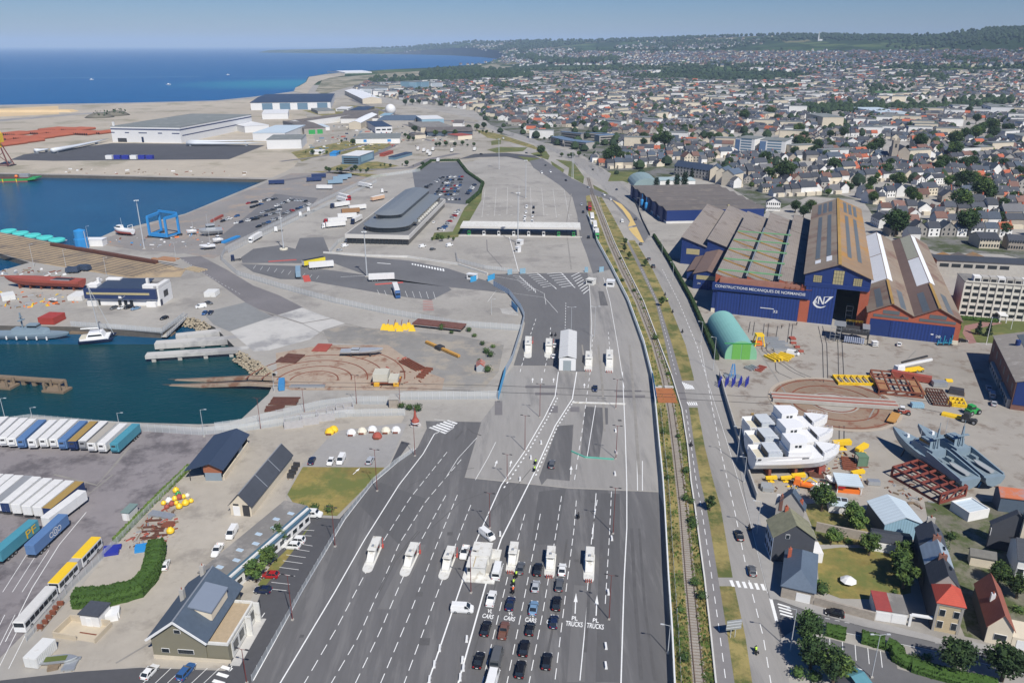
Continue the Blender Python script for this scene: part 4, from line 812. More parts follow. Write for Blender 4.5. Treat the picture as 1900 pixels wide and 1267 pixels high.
for(ya,yb)in((y0,ym),(ym+1.2,D_)):
 for i in range(3):
  x0=i*w3;x1=(i+1)*w3
  part(t,'roof_slope',ASB,lambda b:b.loft([[(x0,y,hi_),(x1-.25,y,lo_),(x1-.25,y,lo_+.2),(x0,y,hi_+.2)]for y in(ya,yb)]))
  pb(t,'north_glazing',TRANS,x0-.12,ya,lo_-.2,x0-.02,yb,hi_)
  part(t,'gable_infill',OXID if ya>y0 else BRICKR,lambda b:b.loft([[(x0+.1,y,lo_-.5),(x1-.3,y,lo_-.5),(x1-.3,y,lo_),(x0+.1,y,hi_-.05)]for y in(ya+.05,ya+.25)]))
TG=paint('truss_green',(.16,.36,.17),.7);TO=paint('brace_ochre',(.36,.20,.05),.8)
for k in range(5):
 y=y0+5+k*(ym-y0-8)/4.6
 pb(t,'truss_beam',TG,w3*.0+.5,y-.35,hi_+.5,w3*2+1,y+.35,hi_+1.1)
 for i in range(2):part(t,'brace',TO,lambda b:b.beam((i*w3+.6,y-.6,hi_+.45),((i+1)*w3-.5,y-.6,lo_+.5),.45))
part(t,'ridge_gutter',CHROME,lambda b:[b.beam((i*w3-.35,y0,hi_+.35),(i*w3-.35,ym,hi_+.35),.5)for i in(1,2)])
ez=22.6;p,an,W_,D_=frx((1495,507),(1617,516.5),(1504.5,382),ez,ez)
rz_=ez+5.4
t=thing('shipbuilding_hall','tallest blue gabled hall with lichen-streaked roof and one door standing open','industrial hall',p,an)
part(t,'side_wall',CMNB,lambda b:(b.box(0,.4,0,.4,D_,ez-.1)));pb(t,'side_wall',CMNB,W_-.4,.4,0,W_,D_,ez-.1);part(t,'rear_wall',CMNB,lambda b:b.walls(.4,D_-.4,W_-.4,D_,ez-.2,5.2,'y'))
dz=17.2
part(t,'gable_wall',CMNB,lambda b:b.add([(0,0,dz),(W_,0,dz),(W_,0,ez),(W_/2,0,rz_-.1),(0,0,ez),(0,.4,dz),(W_,.4,dz),(W_,.4,ez),(W_/2,.4,rz_-.1),(0,.4,ez)],[[0,1,2,3,4],[9,8,7,6,5],[0,5,6,1],[1,6,7,2],[2,7,8,3],[3,8,9,4],[4,9,5,0]]))
pb(t,'door_header',CMNB,.2,-.9,dz-.2,W_-.3,0,dz+1.6)
pb(t,'sliding_door',CMNBD,1.0,-.75,0,W_*.51,-.5,dz-.25)
pb(t,'brick_pillar',BRICKR,-.9,-.1,0,.9,.5,dz);pb(t,'brick_pillar',BRICKR,W_-3.6,-.1,0,W_+.2,.5,dz)
for(u0,u1,z0,z1)in((.43,.59,ez-4.1,ez+2.6),(.13,.26,ez-3.6,ez-.4),(.74,.87,ez-3.7,ez-.3)):
 f=pb(t,'window',OCHW,W_*u0,-.08,z0,W_*u1,.02,z1);part(f,'glazing_bar',DARKM,lambda b:[b.box(W_*(u0+(u1-u0)*k/4)-.05,-.13,z0,W_*(u0+(u1-u0)*k/4)+.05,-.08,z1)for k in range(5)]+[b.box(W_*u0,-.13,z0+(z1-z0)*k/4-.05,W_*u1,-.09,z0+(z1-z0)*k/4+.05)for k in range(5)])
for s in(0,1):
 e0=-.8 if not s else W_+.8
 part(t,'roof_slope',ASBT if not s else ASBR,lambda b:b.loft([[(e0,y,ez-.35),(W_/2,y,rz_),(W_/2,y,rz_+.3),(e0,y,ez-.05)]for y in(-.9,D_+.5)]))
 for(u,y0,y1)in((.3,.12,.72),(.62,.12,.72),(.25,.78,.97),(.45,.78,.97),(.65,.78,.97)):
  xa=e0+(W_/2-e0)*u;xb=e0+(W_/2-e0)*(u+.13);za=ez-.05+(rz_+.3-ez+.05)*u;zb=ez-.05+(rz_+.3-ez+.05)*(u+.13)
  part(t,'skylight_strip',TRANS,lambda b:b.loft([[(xa,y,za+.03),(xb,y,zb+.03),(xb,y,zb+.09),(xa,y,za+.09)]for y in(D_*y0,D_*y1)]))
pb(t,'ridge_cap',mat('ochre_lichen',(.34,.21,.06),.9,.2,.3,.2),W_/2-.7,-1,rz_+.2,W_/2+.7,D_+.5,rz_+.42)
for(u,y0,y1)in((.30,.065,.10),(.62,.06,.115)):
 e0=-.8;xa=e0+(W_/2-e0)*u;xb=e0+(W_/2-e0)*(u+.16);za=ez-.05+(rz_+.3-ez+.05)*u;zb=ez-.05+(rz_+.3-ez+.05)*(u+.16)
 part(t,'roof_patch',WSHEET,lambda b:b.loft([[(xa,y,za+.1),(xb,y,zb+.1),(xb,y,zb+.16),(xa,y,za+.16)]for y in(D_*y0,D_*y1)]))
x0=W_*.17;z0=8.0;sc_=1.05
em=part(t,'emblem',WHITE,lambda b:[b.poly([(x0+q[0]*sc_,-.82,z0+q[1]*sc_)for q in g])for g in([(0,1.6),(.5,.5),(1.8,-.5),(3.4,-.6),(4.8,0),(5.6,.9),(5.0,.5),(3.6,0),(2.2,.2),(1.2,.9),(.8,1.9)],[(0,1.6),(.8,1.9),(1.9,4.6),(1.4,4.6)],[(2.0,1.2),(2.45,1.2),(2.45,4.6),(2.0,4.6)],[(2.0,4.6),(2.7,4.6),(4.4,1.2),(3.8,1.2)],[(4.1,1.2),(4.5,1.2),(4.5,4.6),(4.1,4.6)],[(4.1,4.6),(7.9,5.1),(5.0,1.6),(4.6,1.9),(6.4,4.7),(4.5,4.4)],[(1.9,1.2),(1.9,1.4),(2.8,1.4),(2.8,1.2)],[(.9,2.4),(1.5,2.6),(1.5,1.2),(1.2,1.2)])])
part(t,'inner_tower_stair',CHROME,lambda b:[b.box(W_*.72,9,k*2.2,W_*.82,13,k*2.2+.25)for k in range(4)]+[b.beam((W_*.72,9,0),(W_*.72,9,7),.2),b.beam((W_*.82,9,0),(W_*.82,9,7),.2)])
ez=hz(1604,620,578);p,an,W_,D_=frx((1604,620),(1773,634),(1607,444),ez)
rz_=ez+4.6
t=thing('twin_gable_hall','red brick twin-gabled hall with blue doors and white sheeted skylights','industrial hall',p,an);h2=W_/2
part(t,'side_wall',BRICKR,lambda b:(b.box(0,.4,0,.4,D_,ez-.1)));pb(t,'side_wall',BRICKR,W_-.4,.4,0,W_,D_,ez-.1);pb(t,'rear_wall',BRICKR,.4,D_-.4,0,W_-.4,D_,ez-.3)
part(t,'gable_wall',BRICKR,lambda b:[b.add([(a,0,7.6),(a+h2,0,7.6),(a+h2,0,ez),(a+h2/2,0,rz_-.1),(a,0,ez),(a,.4,7.6),(a+h2,.4,7.6),(a+h2,.4,ez),(a+h2/2,.4,rz_-.1),(a,.4,ez)],[[0,1,2,3,4],[9,8,7,6,5],[0,5,6,1],[1,6,7,2],[2,7,8,3],[3,8,9,4],[4,9,5,0]])for a in(0,h2)])
pb(t,'brick_pillar',BRICKR,-.1,-.1,0,1.3,.5,7.6);pb(t,'brick_pillar',BRICKR,W_-1.9,-.1,1.8,W_+.1,.5,7.6);pb(t,'pillar_base',CREAM,W_-2.0,-.2,0,W_+.2,.5,1.8)
for(a,c,m)in((1.3,9.5,CMNB),(9.55,30,CMNBD),(30.05,W_-1.9,CMNB)):pb(t,'sliding_door',m,a,-.3 if m is CMNBD else-.15,0,c,-.05,7.5)
wall_text(t,'28',27.3,2.2,1.1,1.9,-.36);panel(t,'notice',WHITE,25.4,3.2,26.4,3.7,-.36)
for a in(0,h2):
 panel(t,'window',TRANS,a+2.2,8.6,a+h2-2,9.8,-.1);panel(t,'window',TRANS,a+h2*.32,ez-.2,a+h2*.68,ez+1.5,-.1)
 for s in(0,1):
  e0=a if not s else a+h2;e1=a+h2/2
  def slope(b,u0,u1,v0,v1,dz_):b.loft([[(e0+(e1-e0)*u0,y,ez+(rz_-ez)*u0+dz_),(e0+(e1-e0)*u1,y,ez+(rz_-ez)*u1+dz_),(e0+(e1-e0)*u1,y,ez+(rz_-ez)*u1+dz_+.22),(e0+(e1-e0)*u0,y,ez+(rz_-ez)*u0+dz_+.22)]for y in(v0,v1)])
  part(t,'roof_slope',(ASBB if(a and not s)else ASBT),lambda b:slope(b,-.06 if(a==0 and not s)or(a and s)else 0,1,-.7,D_,0))
  part(t,'skylight_strip',TRANS,lambda b:slope(b,.35,.62,1,D_*.2,.05))
  if not s:
   part(t,'white_sheeting',WSHEET,lambda b:slope(b,.12 if not a else .45,.97,D_*.28,D_*.62,.06));part(t,'white_sheeting',WSHEET if not a else mat('grey_sheeting',(.35,.35,.27),.8,.1,.5),lambda b:slope(b,.12 if not a else .45,.97,D_*.63,D_*.99,.06))
  else:part(t,'white_sheeting',WSHEET,lambda b:slope(b,.72,.99,D_*.28,D_*.99,.06))
 pb(t,'ridge_cap',MATS['ochre_lichen'],a+h2/2-.55,-.8,rz_+.1,a+h2/2+.55,D_*.26,rz_+.36)
p,an,W_,D_=frx((1262,489),(1356,500),(1316,384),14)
t=thing('low_workshop','low blue workshop with two grey sawtooth roofs beside lettered hall','workshop',p,an);hh=10.5
pb(t,'wall',CMNB,0,0,0,W_,D_,hh)
for i in range(2):
 x0=i*W_/2;x1=x0+W_/2-.1
 part(t,'roof_slope',ASB,lambda b:b.loft([[(x0-.3,y,hh+5.2),(x1,y,hh+.35),(x1,y,hh+.6),(x0-.3,y,hh+5.5)]for y in(-.8,D_+.3)]))
 part(t,'gable_wall',CMNB,lambda b:b.loft([[(x0,y,hh),(x1,y,hh),(x1,y,hh+.25),(x0,y,hh+5.1)]for y in(.02,D_-.02)]))
 panel(t,'window',OCHW,x0+3,2+4,x0+W_/2-4,9.2,-.06)
p,an,W_,D_=frx((1285,535),(1333,541),(1347,459),8.5)
t=thing('brown_roofed_annex','small blue annex with brown gabled roof in front of sawtooth workshop','workshop',p,an);ez=8
part(t,'wall',CMNB,lambda b:b.walls(0,0,W_,D_,ez,2.0,'y'));part(t,'roof',ASBB,lambda b:b.gable(0,0,W_,D_,ez+.05,2.0,.5,.2,'y'));panel(t,'window',OCHW,1.5,5.2,W_-1.2,7.4);pb(t,'door',CMNBD,4,-.12,0,9.5,-.02,4.6);wall_text(t,'34',2.2,2.6,.9,1.6,-.1)
part(t,'lean_to',ASBB,lambda b:b.loft([[(-6,y,4.5),(-.02,y,6.4),(-.02,y,6.7),(-6,y,4.8)]for y in(D_*.25,D_)]));pb(t,'lean_to_wall',CMNB,-5.7,D_*.26,0,-.05,D_-.2,4.5);panel(t,'door_frame',CREAM,10,0,12,2.4)
p,an,W_,D_=fr((1236,415),(1416,411),(1187,365),0)
t=thing('long_hall','long low blue hall under a dark ribbed roof, behind the sawtooth workshop','industrial hall',p,an);hh=hz(1236,415,391)
pb(t,'wall',CMNB,0,0,1.6,W_,D_,hh);pb(t,'plinth',WWALL,-.05,-.05,0,W_,D_,1.6)
n=6
for k in range(n):
 ya=k*D_/n;yb=ya+D_/n-.06
 part(t,'roof_bay',ASBY,lambda b:b.loft([[(x,ya,hh),(x,(ya+yb)/2,hh+1.3),(x,yb,hh),(x,yb,hh+.2),(x,(ya+yb)/2,hh+1.5),(x,ya,hh+.2)]for x in(-.8,W_+.5)]))
 pb(t,'side_buttress',CMNB,-1.6,ya+D_/n*.35,0,-.02,ya+D_/n*.65,hh-.5,.4,0)
for k in(2,3):part(t,'silo',SKYB,lambda b:(b.lathe([(.3,1),(1.3,2.8),(1.3,6.2),(.4,7)],(-2.9,D_*(.18+.12*k),0),10),b.tube((-2.9,D_*(.18+.12*k),7),(-2.9,D_*(.18+.12*k),11),.15)))
for k in range(2):pb(t,'roof_vent',OCHW,W_*(.45+.2*k),6,hh+.3,W_*(.45+.2*k)+1.5,7.5,hh+2)
p,an,W_,D_=fr((1778,586),(1990,603));D_=15;hh=hz(1778,586,524)
t=thing('office_block','white five-storey office block with regular rows of dark windows','office building',p,an)
pb(t,'wall',mat('office_cream',(.62,.59,.51),.8,.06,.5,.05),0,0,0,W_,D_,hh);pb(t,'roof',BITU,-.2,-.2,hh,W_+.2,D_+.2,hh+.35);nc=14;cw=W_/nc
for r_ in range(5):
 for c_ in range(9):
  x=cw*(c_+.5);z=.9+r_*(hh-1)/5
  window(t,'f',x,z,cw*.70,(hh-1)/5*.52,W_,D_,DARKM)
for c_ in range(nc+1):pb(t,'pier',MATS['office_cream'],cw*c_-.32,-.3,0,cw*c_+.32,-.02,hh-.05)
for c_ in range(10):
 f=pb(t,'roof_cabin',CONCW if c_%3 else WWALL,cw*(c_+1)+.15,.9,hh+.35,cw*(c_+2)-.15,5,hh+2.9);pb(f,'pane',GLASS,cw*(c_+1)+.6,.85,hh+.8,cw*(c_+2)-.6,.93,hh+2.0)
pb(t,'parapet',MATS['office_cream'],0,-.15,hh+.36,W_,.1,hh+.9);part(t,'entrance_canopy',WHITE,lambda b:(b.box(cw*4.6,-6,3.2,cw*5.6,-.35,3.6),b.box(cw*4.6+.2,-5.8,0,cw*4.6+.5,-5.5,3.2),b.box(cw*5.6-.5,-5.8,0,cw*5.6-.2,-5.5,3.2)))
pb(t,'stair_tower',CONCW,cw*11,D_-6,hh+.36,cw*13,D_-1,hh+4)
p2,an2,W2,D2=fr((1744,515),(1990,528));t=thing('rear_office_wing','flat dark-roofed wing with glazed strip, directly behind white office block','office building',p2+Vector((0,6,0)),an2)
pb(t,'wall',CONCW,0,0,0,W2,12,8);pb(t,'roof',SLATE,-.4,-.4,8,W2+.4,12.4,8.4);[window(t,'f',4+k*6,4.6,4.6,2,W2,12,DARKM)for k in range(6)];part(t,'tank',CHROME,lambda b:b.tube((-4,2,5),(-1,2,5),1.2,n=12));part(t,'tank_stand',CHROME,lambda b:(b.box(-3.6,1.2,0,-3.3,2.8,4),b.box(-1.8,1.2,0,-1.5,2.8,4)))
p2,an2,W2,D2=fr((1735,505),(1850,505),(1725,470),6);t=thing('low_shed','low shed with patched lichen roof between twin-gabled hall and street','shed',p2,an2)
pb(t,'wall',BRICKR,0,0,0,W2,D2,5);[part(t,'roof_bay',ASBR if k%2 else ASBY,lambda b:b.loft([[(k*W2/4,y,5),((k+.5)*W2/4,y,6.6),((k+1)*W2/4-.1,y,5),((k+1)*W2/4-.1,y,5.2),((k+.5)*W2/4,y,6.8),(k*W2/4,y,5.2)]for y in(-.3,D2+.3)]))for k in range(4)]
A_=P(1886.6,707,10.6);B_=P(1844.7,623,10.6);d=B_-A_;D_=d.length;an=math.atan2(d.y,d.x)-math.pi/2
t=thing('brick_workshop','dark brick workshop with worn grey roof at the right edge','workshop',(A_.x,A_.y,0),an);W_=22
part(t,'wall',BRICKD,lambda b:b.walls(0,0,W_,D_,10.3,3.2,'y',.01));part(t,'roof',mat('worn_grey_roof',(.26,.235,.205),.9,.12,.4,.16,stain=((.40,.37,.33),.25,.3)),lambda b:b.gable(0,0,W_,D_,10.4,3.2,.4,.25,'y'))
part(t,'blue_gable',CMNB,lambda b:b.walls(0.3,-.15,W_-.3,-.02,10.2,3.1,'y',2));part(t,'roof_vent',CMNB,lambda b:b.tube((5.5,D_*.72,11),(5.5,D_*.72,14.2),.9,n=10));part(t,'roof_light',TRANS,lambda b:b.loft([[(7,y,12.75),(9.5,y,13.5),(9.5,y,13.56),(7,y,12.81)]for y in(D_*.6,D_*.95)]))
for(y0,y1)in((D_*.42,D_*.8),(1,D_*.36)):pb(t,'lean_to',CONCW,-1.1,y0,.02,-.02,y1,3.2,0,0);[window(t,'l',y0+(y1-y0)*(k+.5)/5,1.2,1.2,1.2,W_,D_,None)if False else pb(t,'window',GLASS,-1.16,y0+(y1-y0)*(k+.5)/5-.6,1.2,-1.08,y0+(y1-y0)*(k+.5)/5+.6,2.4)for k in range(5)]
for k in range(6):pb(t,'window',mat('dusty_pane',(.17,.15,.14),.6,.2,1),-.06,D_*(k+.5)/6-1.1,5.4,.02,D_*(k+.5)/6+1.1,8.2)
p,an,W_,D_=fr((1344,666),(1403.5,667),(1327,600),0)
BARR=mat('turquoise_canvas',(.20,.42,.38),.7,.06,.3,.06);BARE=mat('green_end_panel',(.20,.44,.26),.7,.05,.3,.05)
t=thing('barrel_hangar','turquoise barrel-roofed hangar with green doors beside the avenue','hangar',p,an);D_=38;Rr=W_/2;zc=hz(1372,666,632)-Rr
ar=[(Rr+Rr*math.cos(a),zc+Rr*math.sin(a))for a in[math.pi*k/18 for k in range(19)]]
part(t,'vault',BARR,lambda b:b.loft([[(W_,y,0)]+[(x,y,z)for x,z in ar]+[(0,y,0)]for y in(0.05,D_)]))
part(t,'end_wall',BARE,lambda b:b.loft([[(W_-.1,y,0)]+[(Rr+(x-Rr)*.985,y,z*.99)for x,z in ar]+[(.1,y,0)]for y in(-.12,.04)]))
for s in(-1,1):pb(t,'door',mat('green_door',(.13,.37,.07),.6,.06,1),Rr+.15 if s>0 else Rr-3.6,-.25,0,Rr+3.6 if s>0 else Rr-.15,-.14,6.6)
pb(t,'door_rail',GREEN,Rr-7,-.35,6.7,Rr+7,-.1,7.0)
p,an,W_,D_=fr((641,452),(760,455),(826,384),0)
t=thing('ferry_terminal','ferry terminal with rounded grey-green tiered roof on a flat white-edged podium','terminal building',p,an);TRF=mat('grey_green_metal_roof',(.17,.19,.205),.55,.05,.3,.06,stripe=('x',1.2,.05));PODR=mat('podium_roof',(.17,.17,.168),.9,.1,.4,.1)
pb(t,'glazed_wall',GLASS,.8,.8,0,W_-.8,D_-.8,3.6);part(t,'podium_fascia',mat('pale_concrete',(.55,.53,.49),.8,.06,.5,.05),lambda b:(b.box(0,0,3.6,W_,.5,6.2),b.box(W_-.5,.5,3.6,W_,D_,6.2),b.box(0,.5,3.6,.5,D_,6.2),b.box(.5,D_-.5,3.6,W_-.5,D_,6.2)));pb(t,'podium_roof',PODR,.5,.5,3.6,W_-.5,D_-.5,5.8)
for k in range(14):pb(t,'pillar',DARKM,W_*(k+.5)/14-.2,.15,0,W_*(k+.5)/14+.2,.75,3.6)
def stad(x0,x1,y0,y1,n=12):
 r=(x1-x0)/2;cx=(x0+x1)/2;return[(x0,y1)]+[(cx-r*math.cos(math.pi*k/n),y0+r*.8-r*.8*math.sin(math.pi*k/n))for k in range(n+1)]+[(x1,y1)]
def tier(x0,x1,y0,y1,z0,z1,z2,nm):
 f=part(t,nm+'_glazing',GLASS,lambda b:b.prism(stad(x0+.8,x1-.8,y0+.8,y1),z0,z1));cx=(x0+x1)/2
 def roof(b):
  ou=stad(x0,x1,y0,y1);inn=[(cx+(x-cx)*.25,y+(min(y1,y0+(x1-x0)*.9)-y)*.55 if y<y1-.1 else y)for x,y in ou];n=len(ou)
  b.loft([[(x,y,z1)for x,y in ou],[(x,y,z1+.35)for x,y in ou],[(x,y,z2)for x,y in inn]])
 return part(t,nm+'_roof',TRF,roof)
tier(W_*.18,W_*.93,D_*.05,D_*.97,5.8,9.0,11.0,'lower_tier');tier(W_*.26,W_*.72,D_*.20,D_*.975,9.6,13.2,15.4,'upper_tier')
pb(t,'roof_spine',PODR,W_*.10,D_*.30,5.8,W_*.18,D_*.95,8.2);pb(t,'cross_wing',TRF,W_*.80,D_*.22,8.8,W_*1.0-1,D_*.26,9.6)
for k in range(11):pb(t,'roof_fin',WGREY,W_*.84,D_*(.34+k*.05),5.8,W_*.95,D_*(.34+k*.05)+.5,7.4)
p,an,W_,D_=fr((857,437),(1074,440));t=thing('toll_canopy','long white toll canopy over eight booths across the departure apron','canopy',p,an);hc=hz(960,438,424);D_=17
pb(t,'roof',WGREY,-1,0,hc,W_+1,D_,hc+1.0);pb(t,'fascia',MATS['pale_concrete'],-1.1,-.15,hc-.2,W_+1.1,-.02,hc+1.1);pb(t,'ground_beam',MATS['pale_concrete'],-2,-1.6,0,W_+2,-.9,.5)
for k in range(8):
 x=W_*(.06+.128*k);pb(t,'column',CONCW,x-.3,8,0,x+.3,8.6,hc)
 f=pb(t,'booth',GREEN if k in(0,6,7)else WHITE,x-.9,1,.2,x+.9,4.5,2.9);pb(f,'pane',GLASS,x-.7,.94,1.2,x+.7,1.02,2.5);pb(t,'island',CONCL,x-1.2,-.8,0,x+1.2,14,.2)
def block(name,label,a,b,c,zc,h,wall,roof,rise=0,axis='x',wins=(),cat='warehouse',band_=None,over=.3):
 p,an,W_,D_=fr(a,b,c,zc);D_=max(abs(D_),5);t=thing(name,label,cat,p,an)
 part(t,'wall',wall,lambda b:b.walls(0,0,W_,D_,h,rise,axis))if rise else pb(t,'wall',wall,0,0,0,W_,D_,h)
 if rise:part(t,'roof',roof,lambda b:b.gable(0,0,W_,D_,h+.05,rise,over,.25,axis))
 else:pb(t,'roof',roof,-.3,-.3,h,W_+.3,D_+.3,h+.4)
 if band_:part(t,'band',band_[0],lambda b:(b.box(-.12,-.12,h*band_[1],W_+.12,-.02,h*band_[2]),b.box(W_+.02,-.1,h*band_[1],W_+.12,D_,h*band_[2])))
 for(f,u0,u1,z0,z1,m,nm)in wins:
  if f=='f':part(t,nm,m,lambda b:b.box(W_*u0,-.18,z0,W_*u1,-.02,z1))
  else:part(t,nm,m,lambda b:b.box(W_+.02,D_*u0,z0,W_+.18,D_*u1,z1))
 return t,W_,D_
FACW=mat('factory_white',(.66,.66,.65),.7,.04,.1,.04);FACR=mat('factory_roof',(.19,.205,.195),.9,.1,.06,.1,stain=((.30,.30,.28),.2,.08));NBAND=mat('navy_band',(.03,.045,.12),.6,.05,.5);HG=mat('blue_grey_panel',(.12,.20,.27),.6,.06,.3)
t,w_,d_=block('blade_factory','huge white factory with navy stripe below its flat grey roof',(209.5,263.6),(337,266),(488,238),0,19.5,FACW,FACR,wins=[('f',.08,.21,.0,5,DARKM,'gate'),('f',.43,.46,0,7,NAVY,'door'),('f',.0,.05,11.5,12.6,NBAND,'window'),('f',.2,.26,11.5,12.6,NBAND,'window'),('f',.4,.52,11.5,12.6,NBAND,'window'),('f',.68,.74,11.5,12.6,NBAND,'window'),('f',.88,.99,11.5,12.6,NBAND,'window'),('r',.02,.95,8.5,9.6,NBAND,'window_band')],band_=(NBAND,.80,.88),cat='factory')
pb(t,'flue',WHITE,2,2,19.9,4,4,25)
block('striped_hangar','far dark-roofed hangar with alternating white and slate panels near the sea',(466,205),(614,203),(600,176),12,14,FACW,NAVYR,2,'x',[('f',u,u+.13,.3,12.5,HG,'gate')for u in(.14,.36,.58,.83)],cat='hangar',over=1)
block('white_depot','flat-roofed white depot with grey roof beside the quay',(496,277),(560,276),(586,266),0,11,FACW,FACR)
block('white_depot','small white depot behind grey-roofed depot by the quay',(470,262),(530,262),(545,246),0,10,FACW,PALEM)
block('white_depot','long low white extension right of the huge factory',(455,247),(500,244),(560,222),0,9,FACW,FACW)
block('warehouse','grey warehouse with blue end wall in the industrial estate',(538,236),(560,237),(623,213),0,9,WWALL,ASBY,2,'y',[('f',.1,.9,1,8,NAVYR,'gate')])
block('warehouse','grey warehouse with two green doors in the industrial estate',(565,250),(605,248),(635,230),0,8,GWALL,ASBY,1.5,'x',[('f',.2,.5,0,6,GREEN,'gate'),('f',.6,.85,0,6,GREEN,'gate')])
block('white_gable_shed','cream gabled shed in the middle of the industrial estate',(648,240),(670,240),(688,223),0,9,CWALL,WSHEET,3,'y')
block('workshop_row','long low sawtooth workshop row with white front behind cream shed',(632,229),(702,228),(712,212),0,7,WWALL,ASBY,2,'x')
block('showroom','white two-storey showroom with rows of windows and many parked cars',(697,248),(728,247),(745,235),0,9,FACW,NAVYR,0,'x',[('f',.05,.3,4,6,GLASS,'window'),('f',.38,.62,4,6,GLASS,'window'),('f',.7,.95,4,6,GLASS,'window')],cat='showroom')
block('dark_roof_depot','dark-roofed depot behind the showroom',(700,231),(768,231),(780,221),0,6,GWALL,SLATEB,1.2,'x')
block('blue_office','pale blue office with white upper floor beyond the depot',(783,234),(824,233),(826,226),0,10,LBCL,FACW,cat='office building')
block('ribbed_store','long store with ribbed brown-grey roof behind hedge trees',(793,253),(877,252),(878,238),4,6,SLATEB,ASBY,2,'x',over=1.2)
block('sand_wall_store','sandy-coloured flat wall store behind the ribbed store',(781,245),(840,243),(838,232),0,6,CWALL,BITU)
block('low_white_works','long low white works with blue containers in front',(660,267),(742,266),(745,256),0,6,WWALL,FACR,0,'x',[('f',.18,.25,2,5,SKYB,'door'),('f',.72,.8,2,5,SKYB,'door')])
block('glass_office','small glass-fronted office with overhanging white roof by the port road',(635,305),(668,306),(688,296),0,9,HG,FACW,0,'x',[('f',.1,.92,1.2+k*2.0,2.4+k*2.0,GLASS,'window_band')for k in range(3)]+[('r',.1,.9,2,7.5,LBCL,'side_panel')],cat='office building')
block('grandstand_hall','long white stand-like hall with sloped roof near the beach',(640,176),(673,193),(716,183),14,10,CWALL,WSHEET,4,'x')
block('bus_garage','low dark glass garage with flat navy roof',(648,209),(680,209),(688,202),0,4,GLASS,NAVYR);block('white_cabin','white cabin with dark window strip beside bus garage',(623,207),(646,207),(646,203),0,4.5,FACW,FACW,0,'x',[('f',.1,.9,1.6,3.2,GLASS,'window')])
block('fuel_canopy','small red-edged fuel station canopy beside the roundabout',(850,260),(876,258),(878,253),0,5,CWALL,OXID);block('glass_pavilion','white exhibition tents by the beach',(640,137),(690,136),(690,133),0,5,FACW,WSHEET,4,'x')
p=P(725,213);t=thing('radome','white spherical radome in the industrial estate','radome',p);part(t,'dome',FACW,lambda b:b.ball((0,0,9),9.5,16,10),smooth=True);part(t,'base',CONCW,lambda b:b.lathe([(6,0),(6,2)],(0,0,0),12))
for(a,b_,c,l,h,wl)in(((668,177),(690,177),(690,172),'leftmost',15,FACW),((690,175),(720,174),(720,170),'long',14,FACW),((722,171),(745,170),(745,166),'beige',16,CWALL),((760,167),(772,167),(772,163),'narrow',20,LBCL),((782,167),(796,166),(796,162),'pale blue',21,LBCL),((800,166),(822,165),(822,161),'wide',17,FACW)):
 block('apartment_block',f'{l} far pale apartment block in the row behind the white stand-like hall',a,b_,c,0,h,wl,FACR,cat='apartment block',wins=[('f',.05,.95,2+k*3.2,3.3+k*3.2,HG,'window_band')for k in range(int(h//3.4))])
p,an,W_,D_=fr((161,567.5),(296,569.5),(341,553),0);t=thing('boatyard_building','navy and white boatyard building with stepped white corners by the harbour','boatyard building',p,an);h=hz(296,569.5,537)
pb(t,'wall',WWALL,0,1.5,0,W_,D_,h-.4);pb(t,'front_panel',mat('navy_cladding',(.022,.04,.11),.5,.06,.5),-.3,0,h*.42,W_-.8,1.5,h-.2);pb(t,'clerestory_window',OCHW,1,-.08,h*.66,W_-4,.02,h*.78);part(t,'roof',NAVYR,lambda b:b.loft([[(W_*.16,y0,z),(W_*.78,y0,z),(W_*.78,y0,z+.3),(W_*.16,y0,z+.3)]for y0,z in((1,h-.3),(D_,h+.9))]))
pb(t,'flat_roof',BITU,.2,1.8,h-.4,W_-.2,D_-.2,h-.2);part(t,'emblem',WHITE,lambda b:(b.box(W_*.46,-.12,h*.46,W_*.50,-.02,h*.58),b.beam((W_*.50,-.07,h*.46),(W_*.55,-.07,h*.6),.3,.1)))
for(x0,y0,x1,y1,z)in((W_*.02,2,W_*.16,6,1.6),(W_*.02,2,W_*.05,D_-.3,1.0),(W_*.78,2,W_*.97,5,1.6),(W_*.93,2,W_-.1,D_-.2,1.2),(W_*.14,D_-3,W_*.34,D_,1.8),(W_*.1,6.2,W_*.13,7.6,3.6),(W_*.78,6,W_*.81,7.4,3.6)):pb(t,'corner_block',WWALL,x0,y0,h-.2,x1,y1,h-.2+z)
for u in(.13,.42,.5,.58):pb(t,'door',GLASS,W_*u,1.4,0,W_*u+1.6,1.52,2.6)
for u in(.02,.83):pb(t,'porch',WWALL,W_*u,-.5,0,W_*u+4.6,1.4,2.4)
pb(t,'side_window',GLASS,W_-.02,D_*.42,h*.35,W_+.08,D_*.72,h*.7);pb(t,'side_door',NAVY,W_-.02,D_*.12,0,W_+.08,D_*.26,3)
ez=hz(287,1220,1180);p,an,W_,D_=fr((287,1220),(386,1227),(394.4,1056),ez+4.2);rz_=4.4
t=thing('depot_house','big taupe-clad house with slate roof and large flat dormer in the depot yard','house',p,an)
part(t,'wall',TAUPE,lambda b:b.walls(0,0,W_,D_,ez,rz_,'y'));part(t,'roof',SLATEB,lambda b:b.gable(0,0,W_,D_,ez+.05,rz_,.7,.2,'y'));part(t,'verge_board',WHITE,lambda b:(b.beam((-.75,-.78,ez-.45),(W_/2,-.78,ez+rz_+.1),.12,.5),b.beam((W_+.75,-.78,ez-.45),(W_/2,-.78,ez+rz_+.1),.12,.5)));pb(t,'ridge_cap',CHROME,W_/2-.15,-.7,ez+rz_+.2,W_/2+.15,D_+.7,ez+rz_+.34)
pb(t,'plinth',CWALL,-.08,-.1,0,W_+5,-.01,.9)
